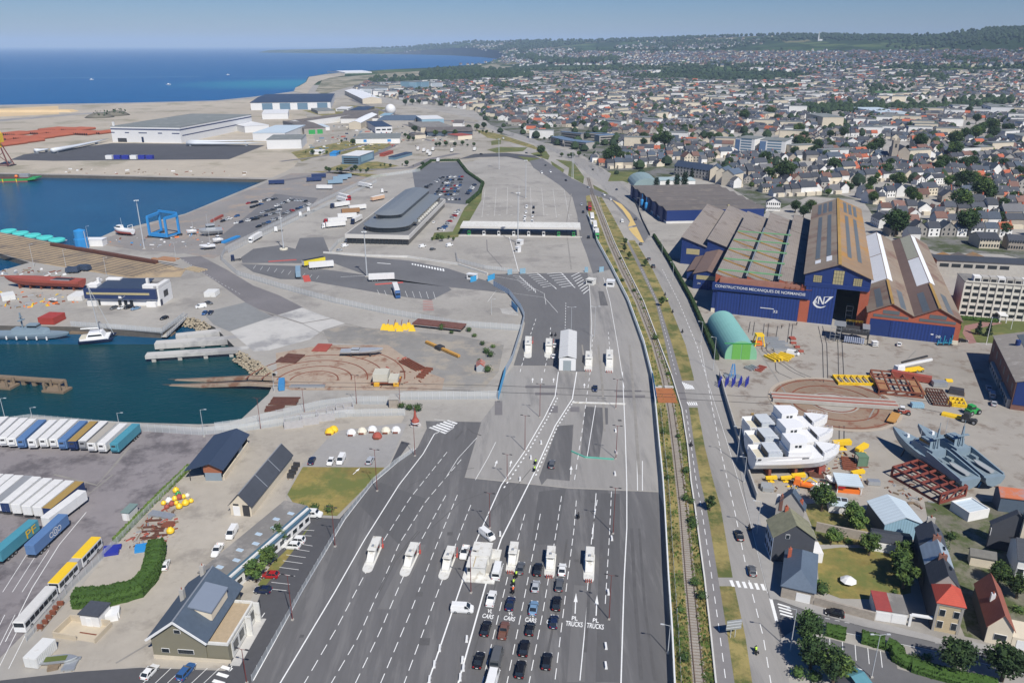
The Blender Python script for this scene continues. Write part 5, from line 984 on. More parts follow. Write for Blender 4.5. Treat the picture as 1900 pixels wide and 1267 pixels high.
pb(t,'dormer',CWALL,W_*.62,D_*.28,ez+rz_*.2,W_*.97,D_*.72,ez+rz_*.74);part(t,'dormer_roof',mat('grey_membrane',(.20,.235,.29),.6,.04,.5),lambda b:b.loft([[(W_*.56,y,ez+rz_*.92),(W_*.99,y,ez+rz_*.66),(W_*.99,y,ez+rz_*.74),(W_*.56,y,ez+rz_*1.0)]for y in(D_*.26,D_*.74)]))
for(u,z,a,b_)in((W_*.24,1.7,1.7,1.1),(W_*.62,1.7,3.4,1.1),(W_*.52,ez+1.2,1.4,1.0)):window(t,'f',u,z,a,b_,W_,D_,dep=.08)
for k in range(5):pb(t,'side_window',GLASS,W_-.02,D_*(.12+.18*k),ez-2.1,W_+.08,D_*(.12+.18*k)+1.6,ez-.7)
chimney(t,W_*.28,D_*.5,ez+1,ez+rz_+.9,CONCW,.9,.9,1);chimney(t,W_*.36,D_*.95,ez+1,ez+rz_+1.4,CONCW,.9,1.0,1)
pb(t,'annex',TAUPE,W_+.02,.3,0,W_+4.6,D_*.78,4.3);pb(t,'annex_front',WGREY,W_+4.62,1.5,.0,W_+4.8,D_*.76,3.9);pb(t,'annex_roof',mat('gravel_roof',(.40,.31,.20),.95,.15,1.5),W_+.3,.6,4.3,W_+4.3,D_*.76,4.4);part(t,'parapet',WGREY,lambda b:(b.box(W_,.1,4.3,W_+4.8,.45,4.9),b.box(W_+4.4,.46,4.3,W_+4.8,D_*.78,4.9),b.box(W_,D_*.77,4.3,W_+4.39,D_*.79,4.9)))
for k in range(5):pb(t,'annex_window',GLASS,W_+4.8,2.2+k*2.9,1.2,W_+4.88,4.2+k*2.9,3.2)
part(t,'porch',WGREY,lambda b:(b.box(W_+4.9,D_*.48,0,W_+6.2,D_*.50,5),b.box(W_+4.9,D_*.74,0,W_+6.2,D_*.76,5)));pb(t,'forecourt',CONCL,W_+4.9,-.6,.01,W_+7,D_*.8,.12)
za=4.6;p,an,W_,D_=fr((371,1062),(434,1080),(490,922),za,za);t=thing('depot_offices','long flat-roofed depot office wing with teal roof edge and skylights','office building',p,an);W_=(P(543,919,za)-P(490,922,za)).length
pb(t,'wall',WWALL,0,0,0,W_,D_,za-.05);pb(t,'roof',BITU,-.4,-.4,za-.05,W_-.9,D_+.4,za+.25);part(t,'roof_edge',mat('teal_fascia',(.05,.105,.15),.6,.05,.5),lambda b:b.loft([[(W_-.9,y,za+.26),(W_+.5,y,za-.9),(W_+.5,y,za-1.0),(W_-.9,y,za-.02)]for y in(-.4,D_+.4)]))
for k in range(8):pb(t,'skylight',mat('skylight_dome',(.42,.52,.60),.3,.05),W_*.55 if k%2 else W_*.30,D_*(.08+.11*k),za+.25,W_*.55+1.7 if k%2 else W_*.30+1.7,D_*(.08+.11*k)+1.0,za+.45,.1,.1)
for k in range(12):window(t,'r',D_*(k+.5)/12,1.0,1.8,1.3,W_,D_)
ez=hz(429,955,935);p,an,W_,D_=fr((429,955),(468,958),(516.5,826),ez+3);t=thing('slate_shed','cream gabled shed with long dark slate roof beside the lawn','shed',p,an)
part(t,'wall',CWALL,lambda b:b.walls(0,0,W_,D_,ez,3.3,'y'));part(t,'roof',SLATE,lambda b:b.gable(0,0,W_,D_,ez+.05,3.3,.4,.2,'y'));pb(t,'ridge_cap',CHROME,W_/2-.12,-.4,ez+3.45,W_/2+.12,D_+.4,ez+3.58);pb(t,'garage_door',WHITE,W_*.14,-.1,0,W_*.46,-.01,2.9);pb(t,'doorway',DARKM,W_*.6,-.1,0,W_*.92,-.01,3.4);panel(t,'window',GLASS,W_*.16,3.1,W_*.42,3.6)
for v in(.35,.66):part(t,'roof_strip',CHROME,lambda b:b.loft([[(W_/2,y,ez+3.56),(W_+.35,y,ez-.1),(W_+.35,y,ez-.04),(W_/2,y,ez+3.62)]for y in(D_*v,D_*v+.25)]))
za=4.0;p,an,W_,D_=fr((350,869),(412,870),(461,806),za,za);t=thing('open_store','open-sided store with navy metal roof and brick gable beside trailers','shed',p,an);part(t,'roof',NAVYR,lambda b:b.loft([[(-1,y,za-.5),(W_*.66,y,za+1.9),(W_+.6,y,za-.1),(W_+.6,y,za+.12),(W_*.66,y,za+2.15),(-1,y,za-.28)]for y in(-.8,D_)]));part(t,'gable_wall',mat('orange_brick',(.30,.11,.055),.9,.1,2),lambda b:b.add([(W_*.42,.2,2.6),(W_*.97,.2,2.6),(W_*.97,.2,3.9),(W_*.66,.2,5.6),(W_*.42,.2,4.5),(W_*.42,.5,2.6),(W_*.97,.5,2.6),(W_*.97,.5,3.9),(W_*.66,.5,5.6),(W_*.42,.5,4.5)],[[0,1,2,3,4],[9,8,7,6,5],[0,5,6,1],[1,6,7,2],[2,7,8,3],[3,8,9,4],[4,9,5,0]]));pb(t,'door',mat('grey_blue_door',(.22,.27,.31),.6,.05),W_*.45,.15,0,W_*.94,.35,2.6);pb(t,'side_wall',CWALL,W_-.3,.6,0,W_,D_*.98,1.7);pb(t,'side_panel',MATS['grey_blue_door'],W_-.25,D_*.62,1.7,W_-.1,D_*.76,3.6);pb(t,'rear_wall',DARKM,W_*.4,D_*.97,0,W_-.3,D_*.99,3.4)
for(x,y)in((0,0),(0,D_*.33),(0,D_*.66),(0,D_*.97),(W_*.42,D_*.5),(W_-.15,D_*.5)):pb(t,'post',DARKM,x-.1,y-.1,0,x+.1,y+.1,3.5)
p,an,W_,D_=fr((99,1182),(177,1194),(126,1149),0);t=thing('wash_basin_yard','cream walled concrete basin open to the depot yard','walled basin',p,an);part(t,'wall',mat('cream_concrete',(.50,.43,.32),.9,.08,.5,.08),lambda b:(b.box(0,0,0,W_*.55,.25,1.3),b.box(0,.25,0,.25,D_,1.5),b.box(W_-.25,0,0,W_,D_,1.2),b.box(.25,D_-.25,0,W_-.25,D_,1.6)));pb(t,'floor',MATS['cream_concrete'],.25,.25,.02,W_-.25,D_-.25,.1);pb(t,'grating',RUSTM,W_*.45,D_*.4,.1,W_*.85,D_*.46,.14)
p,an,W_,D_=fr((152,1160),(186,1164));t=thing('pump_kiosk','small cream kiosk with slate roof behind the walled basin','kiosk',p,an);pb(t,'wall',WWALL,0,0,0,W_,4,3.0);pb(t,'roof',SLATE,-.25,-.25,3.0,W_+.25,4.25,3.3);pb(t,'door',WHITE,W_*.3,-.08,0,W_*.58,0,2.2)
def container(label,a,b,c,m,L_=None,h=2.6,cat='container',z0=0,tint=None):
 p,an,w_,d_=fr(a,b,c,0);p.z=z0;d_=L_ or d_;t=thing('shipping_container',label,cat,p,an);pb(t,'shell',m,0,0,.1,w_,d_,h);pb(t,'door',m,.08,-.06,.2,w_/2-.04,-.01,h-.12);pb(t,'door',m,w_/2+.04,-.06,.2,w_-.08,-.01,h-.12);part(t,'ribs',m,lambda b:[b.box(w_+.0,d_*(k+.5)/12-.12,.25,w_+.05,d_*(k+.5)/12+.12,h-.2)for k in range(12)]);return t
CWH=mat('container_white',(.66,.66,.63),.6,.06,.5,.06,stain=((.45,.40,.33),.15,.5));CRD=mat('container_red',(.36,.05,.035),.6,.1,.5,.1)
container('white ribbed shipping container at the corner of depot yard',(47,1238),(71,1241),(106,1203),CWH)
def booth(name,label,near,far,wide=2.6,group=None,red=False,hgt_=2.6,step=True,isl=True):
 p=P(*near);q=P(*far);d=q-p;L_=d.length;an=math.atan2(d.y,d.x)-math.pi/2;t=thing(name,label,'booth',p,an,group);h=wide/2
 if isl:part(t,'island',WGREY,lambda b:b.prism([(h+.3)*1 and((h+.3)*math.cos(a),.0+(h+.3)*math.sin(a)+h)for a in[math.pi+math.pi*k/10 for k in range(11)]]+[(h+.3,L_),(-h-.5,L_)],0,.25))
 y0=L_*.47
 pb(t,'cabin',WGREY,-h,y0,.25,h,L_*.96,hgt_);
 if step:part(t,'sloping_front',WGREY,lambda b:b.loft([[(-h*.95,y0-L_*.2,.25),(h*.95,y0-L_*.2,.25),(h*.95,y0-L_*.2,.7),(-h*.95,y0-L_*.2,.7)],[(-h*.95,y0,.25),(h*.95,y0,.25),(h*.95,y0,2.1),(-h*.95,y0,2.1)]]))
 pb(t,'roof',WGREY,-h-.15,y0-.2,hgt_,h+.15,L_*.97,hgt_+.2,.1,.1);pb(t,'roof_unit',CHROME,-h*.3,L_*.55,hgt_+.2,h*.3,L_*.62,hgt_+.5)
 f=pb(t,'front_window',GLASS,-h*.75,y0-.06,hgt_-1.0,h*.75,y0,hgt_-.35);pb(t,'window_shade',mat('lilac_blind',(.38,.38,.52),.6,.05),-h*.85,y0-.35,hgt_-1.35,h*.85,y0-.07,hgt_-1.1)
 for s in(-1,1):pb(t,'side_window',GLASS,s*h-.03,y0+L_*.1,hgt_-1.6,s*h+.03,L_*.8,hgt_-.6)
 if red:
  for k in range(4):part(t,'bollard',OXID,lambda b:b.tube((-h+.3+k*(wide-.6)/3,-.3,0),(-h+.3+k*(wide-.6)/3,-.3,1.0),.14,n=8))
 else:part(t,'barrier_arm',MARKR,lambda b:(b.box(h+.4,L_*.85,.25,h+.8,L_*.9,1.2),b.beam((h+.6,L_*.87,1.1),(h+.7,L_*.87,3.2),.12)))
 return t
g='control booths on the carriageway'
for n_,(a,b_,l,r_)in enumerate([((680,1061),(702,1010),'leftmost closed white control booth with sloping steps on an island',0),((749,1068),(771,1021),'middle of the three closed white control booths on the left',0),((821,1074),(839,1028),'closed white control booth just left of the big cream cabin',0),((947,1063),(955,1020),'control booth with red bollards between white van and grey saloon',1),((1019,1071),(1023,1028),'control booth with red bollards between two car queues',1),((1092,1079),(1094.5,1029),'control booth with red bollards in the empty lorry lane',1),((979,664),(980.5,634),'leftmost white booth of the upper checkpoint',0),((1017,664),(1018.7,638),'white booth beside two white cars at the upper checkpoint',0),((1091,689),(1092.5,662),'white booth right of the white warehouse, upper checkpoint',1),((1130,691),(1130.7,659),'rightmost white booth of the upper checkpoint',1)]):
 booth('control_booth',l,a,b_,1.9 if n_<6 else 2.5,g,r_)
p,an,W_,D_=fr((866,1072),(903,1075),(877,1026),0);t=thing('control_cabin','big cream control cabin on a raised island among the car lanes','cabin',p,an);pb(t,'island',WGREY,-1,-1.5,0,W_+2,D_+2,.3);pb(t,'cabin',WGREY,0,.6,.3,W_*.9,D_*.45,2.8);pb(t,'cabin_extension',WGREY,.4,D_*.46,.3,W_*.98,D_,3.2);part(t,'roof',WGREY,lambda b:(b.box(-.2,.4,2.8,W_*.92,D_*.45,3.0),b.box(.2,D_*.46,3.2,W_+.1,D_+.2,3.4)));pb(t,'roof_seam',mat('rust_seam',(.42,.32,.16),.9,.1),W_*.3,.5,3.01,W_*.34,D_*.45,3.06);pb(t,'window',GLASS,.1,.52,1.5,W_*.2,.6,2.5);pb(t,'side_step',CONCW,W_*.9,D_*.2,.3,W_+1,D_*.7,.9)
p,an,W_,D_=fr((1037,687),(1068,688),(1044,632),5);t=thing('inspection_shed','white corrugated inspection shed standing in the carriageway','shed',p,an);D_=30;pb(t,'wall',WHITE,0,0,0,W_,D_,5.2);part(t,'roof',mat('corrugated_white',(.58,.58,.56),.6,.05,.5,.04,stripe=('y',2.4,.06),stain=((.42,.40,.36),.1,.4)),lambda b:b.gable(0,0,W_,D_,5.2,.9,.2,.2,'y'));pb(t,'roller_door',mat('roller_grey',(.30,.34,.35),.6,.05),W_*.25,-.08,0,W_*.72,-.01,4.2);pb(t,'gutter',CHROME,W_*.995,0,5.0,W_+.25,D_,5.2)
for(a,b_,l,wl,h,dp)in(((866,518),(882,520),'tiny white guard hut with window beside blue gate',WHITE,2.8,3),((1087,528),(1100,530),'pale cabin beside the upper gate road',WGREY,2.8,4),((1125,532),(1139,533),'white cabin at the gate near the railway fence',WHITE,3,4),((958,455),(966,456),'small white cabin standing in front of the toll canopy',WHITE,3,4),((956,468),(961,469),'narrow white kiosk on the apron below the toll canopy',WHITE,3.2,3)):
 p,an,W_,D_=fr(a,b_);t=thing('guard_hut',l,'hut',p,an);pb(t,'wall',wl,0,0,0,W_,dp,h);pb(t,'roof',wl,-.2,-.2,h,W_+.2,dp+.2,h+.2);pb(t,'window',GLASS,W_*.15,-.06,1.2,W_*.85,0,2.2)
#boats
BGREY=mat('navy_grey_hull',(.20,.265,.31),.55,.06,.5,.06);BGREYD=mat('grey_deck',(.19,.24,.265),.7,.1,.8);ALUM=mat('bare_aluminium',(.46,.48,.49),.45,.1,.5,.08,metal=.3);HULLW=mat('gloss_white_hull',(.76,.76,.75),.4,.03,.5);DECKC=mat('cream_deck',(.55,.51,.40),.8,.08,1)
def hull(b,L_,B,Dp,sheer=1.0,stern=.8,z0=0.0,n=12,rake=.12,chine=.6,full=.5):
 secs=[]
 for i in range(n+1):
  u=i/n;hw=B/2*(stern+(1-stern)*min(1,u/.35))if u<full else B/2*max(.02,(1-((u-full)/(1-full))**2.2));kz=z0+(0 if u<.75 else Dp*.55*((u-.75)/.25)**2);dz_=z0+Dp+sheer*u*u;x=-L_/2+L_*u
  xk=x-(rake*L_*.5*max(0,(u-.7)/.3));cz=kz+(dz_-kz)*.38
  secs.append([(x,-hw,dz_),(x,-hw*.97,(dz_+cz)/2),(x-(x-xk)*.5,-hw*chine,cz-(cz-kz)*.3),(xk,0,kz),(x-(x-xk)*.5,hw*chine,cz-(cz-kz)*.3),(x,hw*.97,(dz_+cz)/2),(x,hw,dz_)])
 return b.loft(secs)
def boat(name,label,st,bow,z,cat='boat',zg=0.0,group=None):
 """stern and bow deck pixels at height z -> thing, length"""
 a=P(*st,z);c=P(*bow,z);d=c-a;m=(a+c)/2;t=thing(name,label,cat,(m.x,m.y,zg),math.atan2(d.y,d.x),group);return t,d.length
def rail(t,pts,m=None,h=1.0,name='railing'):
 b=MB().use(m or HULLW)
 for a,c in zip(pts,pts[1:]):
  a=Vector(a);c=Vector(c);b.beam(a+Vector((0,0,h)),c+Vector((0,0,h)),.06);b.beam(a+Vector((0,0,h*.5)),c+Vector((0,0,h*.5)),.04);k=max(1,int((c-a).length/1.2))
  for i in range(k):q=a.lerp(c,i/k);b.beam(q,q+Vector((0,0,h)),.05)
 return b.build(name,t)
for l,st,bw in(('nearest','1395 842','1556 838'),('middle','1389 815','1544 808'),('farthest','1384 788','1534 782')):
 t,L_=boat('fishing_vessel',f'unfinished white fishing vessel hull ashore, {l} of three side by side',tuple(map(float,st.split())),tuple(map(float,bw.split())),6.6,'fishing vessel',0,'white hulls ashore');h=L_/2;B=8.2
 part(t,'hull',HULLW,lambda b:hull(b,L_,B,4.6,1.5,.86,1.7,14,.10,.62,.6));zd=6.3
 part(t,'bulwark',HULLW,lambda b:[b.loft([[(-h+.05+x*L_,s*(B/2*.9-.12),zd-.2),(-h+.05+x*L_,s*(B/2*.9),zd-.2),(-h+.05+x*L_,s*(B/2*.97),zd+1.3),(-h+.05+x*L_,s*(B/2*.97-.12),zd+1.3)]for x in(0,.3,.6)])for s in(-1,1)]+[b.box(-h,-B*.4,zd-.2,-h+.15,B*.4,zd+1.3)])
 pb(t,'aft_deck',DECKC,-h+.2,-B*.40,zd,-h+L_*.14,B*.40,zd+.12);pb(t,'winch_house',mat('primer_grey_deck',(.50,.53,.55),.6,.06,.5),-h+L_*.14,-B*.42,zd,-h+L_*.30,B*.42,zd+2.2);part(t,'hatch_opening',DARKM,lambda b:(b.box(-h+L_*.138,-B*.34,zd+.1,-h+L_*.139,B*.34,zd+2.0),b.box(-h+L_*.305,-B*.36,zd+.1,-h+L_*.36,B*.36,zd+.3)))
 pb(t,'deckhouse',HULLW,-h+L_*.36,-B*.45,zd,-h+L_*.62,B*.45,zd+2.5);wh=part(t,'wheelhouse',HULLW,lambda b:b.loft([[(-h+L_*.37,-B*.40,z),(-h+L_*(.55+f),-B*.34,z),(-h+L_*(.58+f),-B*.15,z),(-h+L_*(.58+f),B*.15,z),(-h+L_*(.55+f),B*.34,z),(-h+L_*.37,B*.40,z)]for z,f in((zd+2.5,0),(zd+5.0,.02),(zd+5.2,.02))]));part(wh,'wheelhouse_windows',GLASS,lambda b:[b.box(-h+L_*(.43+.045*k),-B*.385,zd+3.7,-h+L_*(.46+.045*k),B*.385,zd+4.4)for k in range(2)])
 pb(t,'working_deck',DECKC,-h+L_*.62,-B*.43,zd,-h+L_*.76,B*.43,zd+.25);part(t,'forecastle',HULLW,lambda b:b.loft([[(-h+L_*u,-B/2*w_,zd),(-h+L_*u,B/2*w_,zd),(-h+L_*u,B/2*w_*1.03,zd+2.0+v),(-h+L_*u,-B/2*w_*1.03,zd+2.0+v)]for u,w_,v in((.77,.86,0),(.86,.66,.2),(.94,.36,.4),(1.0,.03,.6))]));pb(t,'forecastle_door',DARKM,-h+L_*.765,-B*.28,zd+.3,-h+L_*.769,B*.25,zd+1.9)
 rail(t,[(-h+L_*.80,-B*.42,zd+2.0),(-h+L_*.9,-B*.26,zd+2.2),(-h+L_*.99,0,zd+2.5),(-h+L_*.9,B*.26,zd+2.2),(-h+L_*.80,B*.42,zd+2.0)]);rail(t,[(-h+L_*.15,-B*.41,zd+2.2),(-h+L_*.29,-B*.41,zd+2.2)])
 for x in(.02,.52,.56):pb(t,'scupper',DARKM,-h+L_*x,-B/2*.97-.05,zd+.35,-h+L_*x+.9,-B/2*.9,zd+.75)
 for x in(-.30,0,.28):pb(t,'cradle',OXID if x>.2 else RUSTM,L_*x-.4,-2.4,0,L_*x+.4,2.4,2.6,0,.4)
 pb(t,'keel_block',mat('antifouling_red',(.30,.10,.08),.8,.08,.5),L_*.12,-.35,.4,L_*.38,.35,2.9,.5,.05)
for l,st,bw in(('nearer','1803 889','1656 799'),('farther','1848 884','1702 794')):
 t,L_=boat('patrol_boat',f'grey patrol boat with mast standing on yard ground, {l} of the pair',tuple(map(float,st.split())),tuple(map(float,bw.split())),4.6,'patrol boat',0,'grey patrol boats ashore');h=L_/2;B=7.2;zd=4.6
 part(t,'hull',BGREY,lambda b:hull(b,L_,B,3.2,1.7,.92,1.3,14,.14,.7,.45));part(t,'boot_stripe',BLACK,lambda b:[b.loft([[(-h+.3+L_*u,s*(B/2*w_+.02),2.5),(-h+.3+L_*u,s*(B/2*w_+.06),2.5),(-h+.3+L_*u,s*(B/2*w_+.06),2.75),(-h+.3+L_*u,s*(B/2*w_+.02),2.75)]for u,w_ in((0,.84),(.3,.9),(.5,.9))])for s in(-1,1)])
 pb(t,'deck_plating',BGREYD,-h+L_*.05,-B*.34,zd,-h+L_*.40,B*.34,zd+.08);part(t,'side_bulwark',BGREY,lambda b:b.loft([[(-h+L_*u,-B/2*.97,zd-.2),(-h+L_*u,-B/2*.85,zd-.2),(-h+L_*u,-B/2*.85,zd+v),(-h+L_*u,-B/2*.97,zd+v)]for u,v in((.02,.3),(.4,2.3),(.44,2.3))]));part(t,'side_bulwark',BGREY,lambda b:b.loft([[(-h+L_*u,B/2*.85,zd-.2),(-h+L_*u,B/2*.97,zd-.2),(-h+L_*u,B/2*.97,zd+v),(-h+L_*u,B/2*.85,zd+v)]for u,v in((.02,.3),(.4,2.3),(.44,2.3))]))
 s_=part(t,'superstructure',BGREY,lambda b:b.loft([[(-h+L_*.40,-B*.40*f,z),(-h+L_*(.68-g*.04),-B*.34*f,z),(-h+L_*(.74-g*.06),-B*.1*f,z),(-h+L_*(.74-g*.06),B*.1*f,z),(-h+L_*(.68-g*.04),B*.34*f,z),(-h+L_*.40,B*.40*f,z)]for z,f,g in((zd,1,0),(zd+2.6,.84,1))]));pb(s_,'wheelhouse',BGREY,-h+L_*.46,-B*.26,zd+2.6,-h+L_*.60,B*.26,zd+4.7,.3,.25);pb(s_,'bridge_window',GLASS,-h+L_*.47,-B*.262,zd+3.5,-h+L_*.60,B*.262,zd+4.2)
 part(t,'mast',BGREY,lambda b:(b.beam((-h+L_*.44,-.6,zd+2.5),(-h+L_*.45,0,zd+9),.35),b.beam((-h+L_*.44,.6,zd+2.5),(-h+L_*.45,0,zd+9),.35),b.box(-h+L_*.43,-2,zd+6,-h+L_*.46,2,zd+6.25),b.tube((-h+L_*.45,0,zd+9),(-h+L_*.45,0,zd+11),.08)));pb(t,'radar',WHITE,-h+L_*.47,-.9,zd+5.4,-h+L_*.49,.9,zd+5.7);part(t,'aerial',POLE,lambda b:b.tube((-h+L_*.6,1.5,zd+4.6),(-h+L_*.6,1.5,zd+9),.06));part(t,'gun_mount',WHITE,lambda b:(b.box(-h+L_*.80-.5,-.5,zd+.7,-h+L_*.80+.5,.5,zd+2.0,.15,.15),b.beam((-h+L_*.80,0,zd+1.7),(-h+L_*.85,0,zd+1.9),.12)))
 for s in(-1,1):pb(t,'deck_locker',BGREYD,-h+L_*.28,s*1.6-.5,zd,-h+L_*.36,s*1.6+.5,zd+1.3)
 part(t,'tender',mat('grey_inflatable',(.33,.34,.34),.7,.06,1),lambda b:hull(b,L_*.22,1.9,.7,.2,.9,zd+.2))and None
 b=t.children[-1];b.location.x=-h+L_*.16
 for x in(-.42,-.1,.25):
  for s in(-1,1):part(t,'stand',SKYB if x<-.3 else DARKM,lambda b:b.beam((L_*x,s*2.6,0),(L_*x,s*1.6,2.4),.3))
t,L_=boat('patrol_boat','grey patrol boat with white fenders moored alongside the quay',(-26,617),(128,619),-.6,'patrol boat',-3.2);h=L_/2;part(t,'hull',BGREY,lambda b:hull(b,L_,6.6,2.6,1.0,.92,0,14,.1,.8,.5));s_=part(t,'superstructure',BGREY,lambda b:b.loft([[(-h+L_*.35,-2.4*f,z),(-h+L_*.72,-2*f,z),(-h+L_*.78,0,z),(-h+L_*.72,2*f,z),(-h+L_*.35,2.4*f,z)]for z,f in((2.8,1),(5,.8))]));pb(s_,'wheelhouse',BGREY,-h+L_*.52,-1.7,5,-h+L_*.66,1.7,7,.4,.3);pb(s_,'bridge_window',GLASS,-h+L_*.54,-1.72,5.8,-h+L_*.655,1.72,6.5);part(t,'mast',BGREY,lambda b:(b.beam((-h+L_*.46,0,5),(-h+L_*.46,0,12),.5),b.box(-h+L_*.44,-1.6,8.5,-h+L_*.48,1.6,8.8),b.box(-h+L_*.45,-.9,10,-h+L_*.47,.9,10.2)))
for k in range(5):part(t,'fender',WHITE,lambda b:b.tube((-h+L_*(.3+.12*k),-3.45,.8),(-h+L_*(.3+.12*k),-3.45,2.2),.35,n=8))
t,L_=boat('sailing_catamaran','navy and white sailing catamaran with tall mast moored by the quay',(148,628),(214,622),-1.2,'catamaran',-3.2);h=L_/2
for s in(-1,1):part(t,'hull',NAVY,lambda b:(hull(b,L_,2.2,1.9,.3,.9,0),));t.children[-1].location.y=s*3.2
pb(t,'bridge_deck',HULLW,-h+.6,-3.9,1.95,h*.7,3.9,2.5);c_=pb(t,'coachroof',HULLW,-h+3,-3.2,2.5,h*.45,3.2,4.6,1.0,.6);pb(c_,'saloon_window',GLASS,-h+3.8,-3.0,3.2,h*.35,3.0,4.0,.3,.1);pb(t,'cockpit',DECKC,-h+.3,-3,2.5,-h+2.9,3,2.7);part(t,'mast',POLE,lambda b:b.tube((1,0,4.5),(0.2,0,25),.22,.14));part(t,'boom',WHITE,lambda b:b.tube((1,0,6),(-h+1,0,6.3),.3));part(t,'forestay',POLE,lambda b:(b.beam((.2,0,25),(h-.5,0,2.6),.16),b.beam((.2,0,25),(2,-3.4,2.5),.05),b.beam((.2,0,25),(2,3.4,2.5),.05)))
t,L_=boat('red_hull','long unfinished red oxide ship hull on stands in the boatyard',(152,522),(9,517),4.5,'ship hull');h=L_/2;part(t,'hull',OXID,lambda b:hull(b,L_,7.5,4,1.0,.9,1.2,14,.1,.7));pb(t,'engine_opening',DARKM,-h+L_*.12,-2.2,5.2,-h+L_*.36,2.2,5.4);pb(t,'hatch_coaming',CHROME,-h+L_*.12,2.2,5.2,-h+L_*.36,2.5,5.7)
for k in range(6):pb(t,'stand',RUSTM,-h+L_*(.1+.14*k)-.4,-1.8,0,-h+L_*(.1+.14*k)+.4,1.8,2.2)
def workboat(label,st,bow,z,L0=None,hullm=HULLW,low=None,B=4.2,D_=2.2,house=(.35,.62),hh=2.2,zg=0.0,name='work_boat',mastz=4,cat='boat'):
 t,L_=boat(name,label,st,bow,z,cat,zg);h=L_/2
 part(t,'hull',hullm,lambda b:hull(b,L_,B,D_,.9,.85,.7));
 if low:part(t,'lower_hull',low,lambda b:hull(b,L_*.985,B*1.03,D_*.52,.3,.85,.66))
 w_=pb(t,'wheelhouse',HULLW if hullm is not ALUM else ALUM,-h+L_*house[0],-B*.3,.7+D_,-h+L_*house[1],B*.3,.7+D_+hh,.25,.15);pb(w_,'window',GLASS,-h+L_*house[0]+.2,-B*.305,.7+D_+hh*.5,-h+L_*house[1]-.1,B*.305,.7+D_+hh*.82)
 if mastz:part(t,'mast',POLE,lambda b:b.tube((-h+L_*house[0],0,.7+D_+hh),(-h+L_*house[0],0,.7+D_+hh+mastz),.09))
 for x in(-.25,.2):pb(t,'stand',DARKM,L_*x-.3,-B*.35,0,L_*x+.3,B*.35,1.2)
 return t,L_
t,L_=workboat('red and white trawler propped ashore at the basin edge',(246,428),(212,425),3.5,low=OXID,B=5,D_=3.2,house=(.55,.8),hh=2.6,mastz=5,name='trawler',cat='trawler');part(t,'gallows',WHITE,lambda b:(b.beam((-L_*.4,-2,3.8),(-L_*.4,-2,7),.25),b.beam((-L_*.4,2,3.8),(-L_*.4,2,7),.25),b.beam((-L_*.4,-2,7),(-L_*.4,2,7),.25)))
workboat('big bare aluminium boat on the hard beside the travel lift',(412,424),(369,428),4,hullm=ALUM,B=7,D_=3.6,house=(.3,.7),hh=3.2);workboat('small white motor boat next to the travel lift',(364,428),(346,430),2.4,B=3.4,house=(.3,.6))
workboat('white multihull boat by the mesh fence, nearest of the boatyard boats',(399,455),(370,458),2,B=6,D_=1.6,house=(.3,.5),hh=1.2,mastz=18);workboat('white cabin boat just right of the white multihull',(412,444),(395,447),2.2,B=4,house=(.3,.6))
workboat('long bare metal boat hull stored on the old turntable ground',(632,652),(711,651),1.8,hullm=ALUM,B=4.4,D_=1.6,house=(.25,.45),hh=.8,mastz=0)
workboat('little white dinghy on the quay below red ship hull',(92,556),(106,559),1,B=2.2,D_=.9,house=(.4,.6),hh=.6,mastz=0);workboat('cream open boat beside white tented shelter in shipyard',(1551,893),(1532,888),1.4,B=2.4,D_=1.1,house=(.35,.5),hh=.5,mastz=0)
t,L_=boat('barge','green and red barge with yellow fender posts moored on far quay',(-40,333),(72,331),-1,'barge',-3.6);h=L_/2;part(t,'hull',GREEN,lambda b:b.loft([[(-h,-7,1.6),(-h,7,1.6),(-h,7,3.4),(-h,-7,3.4)],[(h*.7,-7,1.6),(h*.7,7,1.6),(h*.7,7,3.4),(h*.7,-7,3.4)],[(h,-7,2.8),(h,7,2.8),(h,7,3.9),(h,-7,3.9)]]));pb(t,'lower_hull',OXID,-h,-6.9,0,h*.72,6.9,1.6);pb(t,'deck',RUSTD,-h+1,-6,3.4,h*.7,6,3.6);part(t,'winch',ORANGE,lambda b:b.ball((h*.3,-2,5),1.6));pb(t,'deck_house',CHROME,h*.35,1,3.6,h*.65,5,6.5)
for x in(-.1,.35):pb(t,'fender_post',YELLOW,h*x,-7.3,.3,h*x+.7,-7,3.6)
p=P(6,308);t=thing('harbour_crane','lattice harbour crane with yellow machinery house at the left edge','crane',p);CRN=paint('crane_maroon',(.13,.035,.03),.7)
part(t,'portal',CRN,lambda b:[b.beam((sx*9,sy*5,0),(sx*3,sy*2,19),1.0)for sx in(-1,1)for sy in(-1,1)]+[b.beam((-9,-5,1),(9,-5,1),.8),b.beam((-9,5,1),(9,5,1),.8)]+[b.beam((-7.5*s,-4.5,5),(4.5*s,-3,14),.5)for s in(-1,1)]);pb(t,'machinery_house',YELLOW,-4,-4,24,4,4,33);part(t,'slewing_column',YELLOW,lambda b:b.lathe([(2.6,19),(2.6,24)],(0,0,0),12));part(t,'jib',YELLOW,lambda b:[b.beam((x,y,33),(x*.4,y*.3,52),.5)for x in(-3,3)for y in(-3,3)]+[b.beam((-3+k*.5,-3,33+k*3),(3-k*.5,-3,35+k*3),.3)for k in range(5)])
for x in(-9,9):pb(t,'bogie',DARKM,x-1.5,-6,0,x+1.5,6,1)
q=[P(279,441),P(311,444),P(333.5,437),P(300.5,432)];p=sum(q,Vector())/4;t=thing('travel_lift','blue four-legged travel lift gantry in the boatyard','travel lift',p);q=[v-p for v in q];hh=13.5
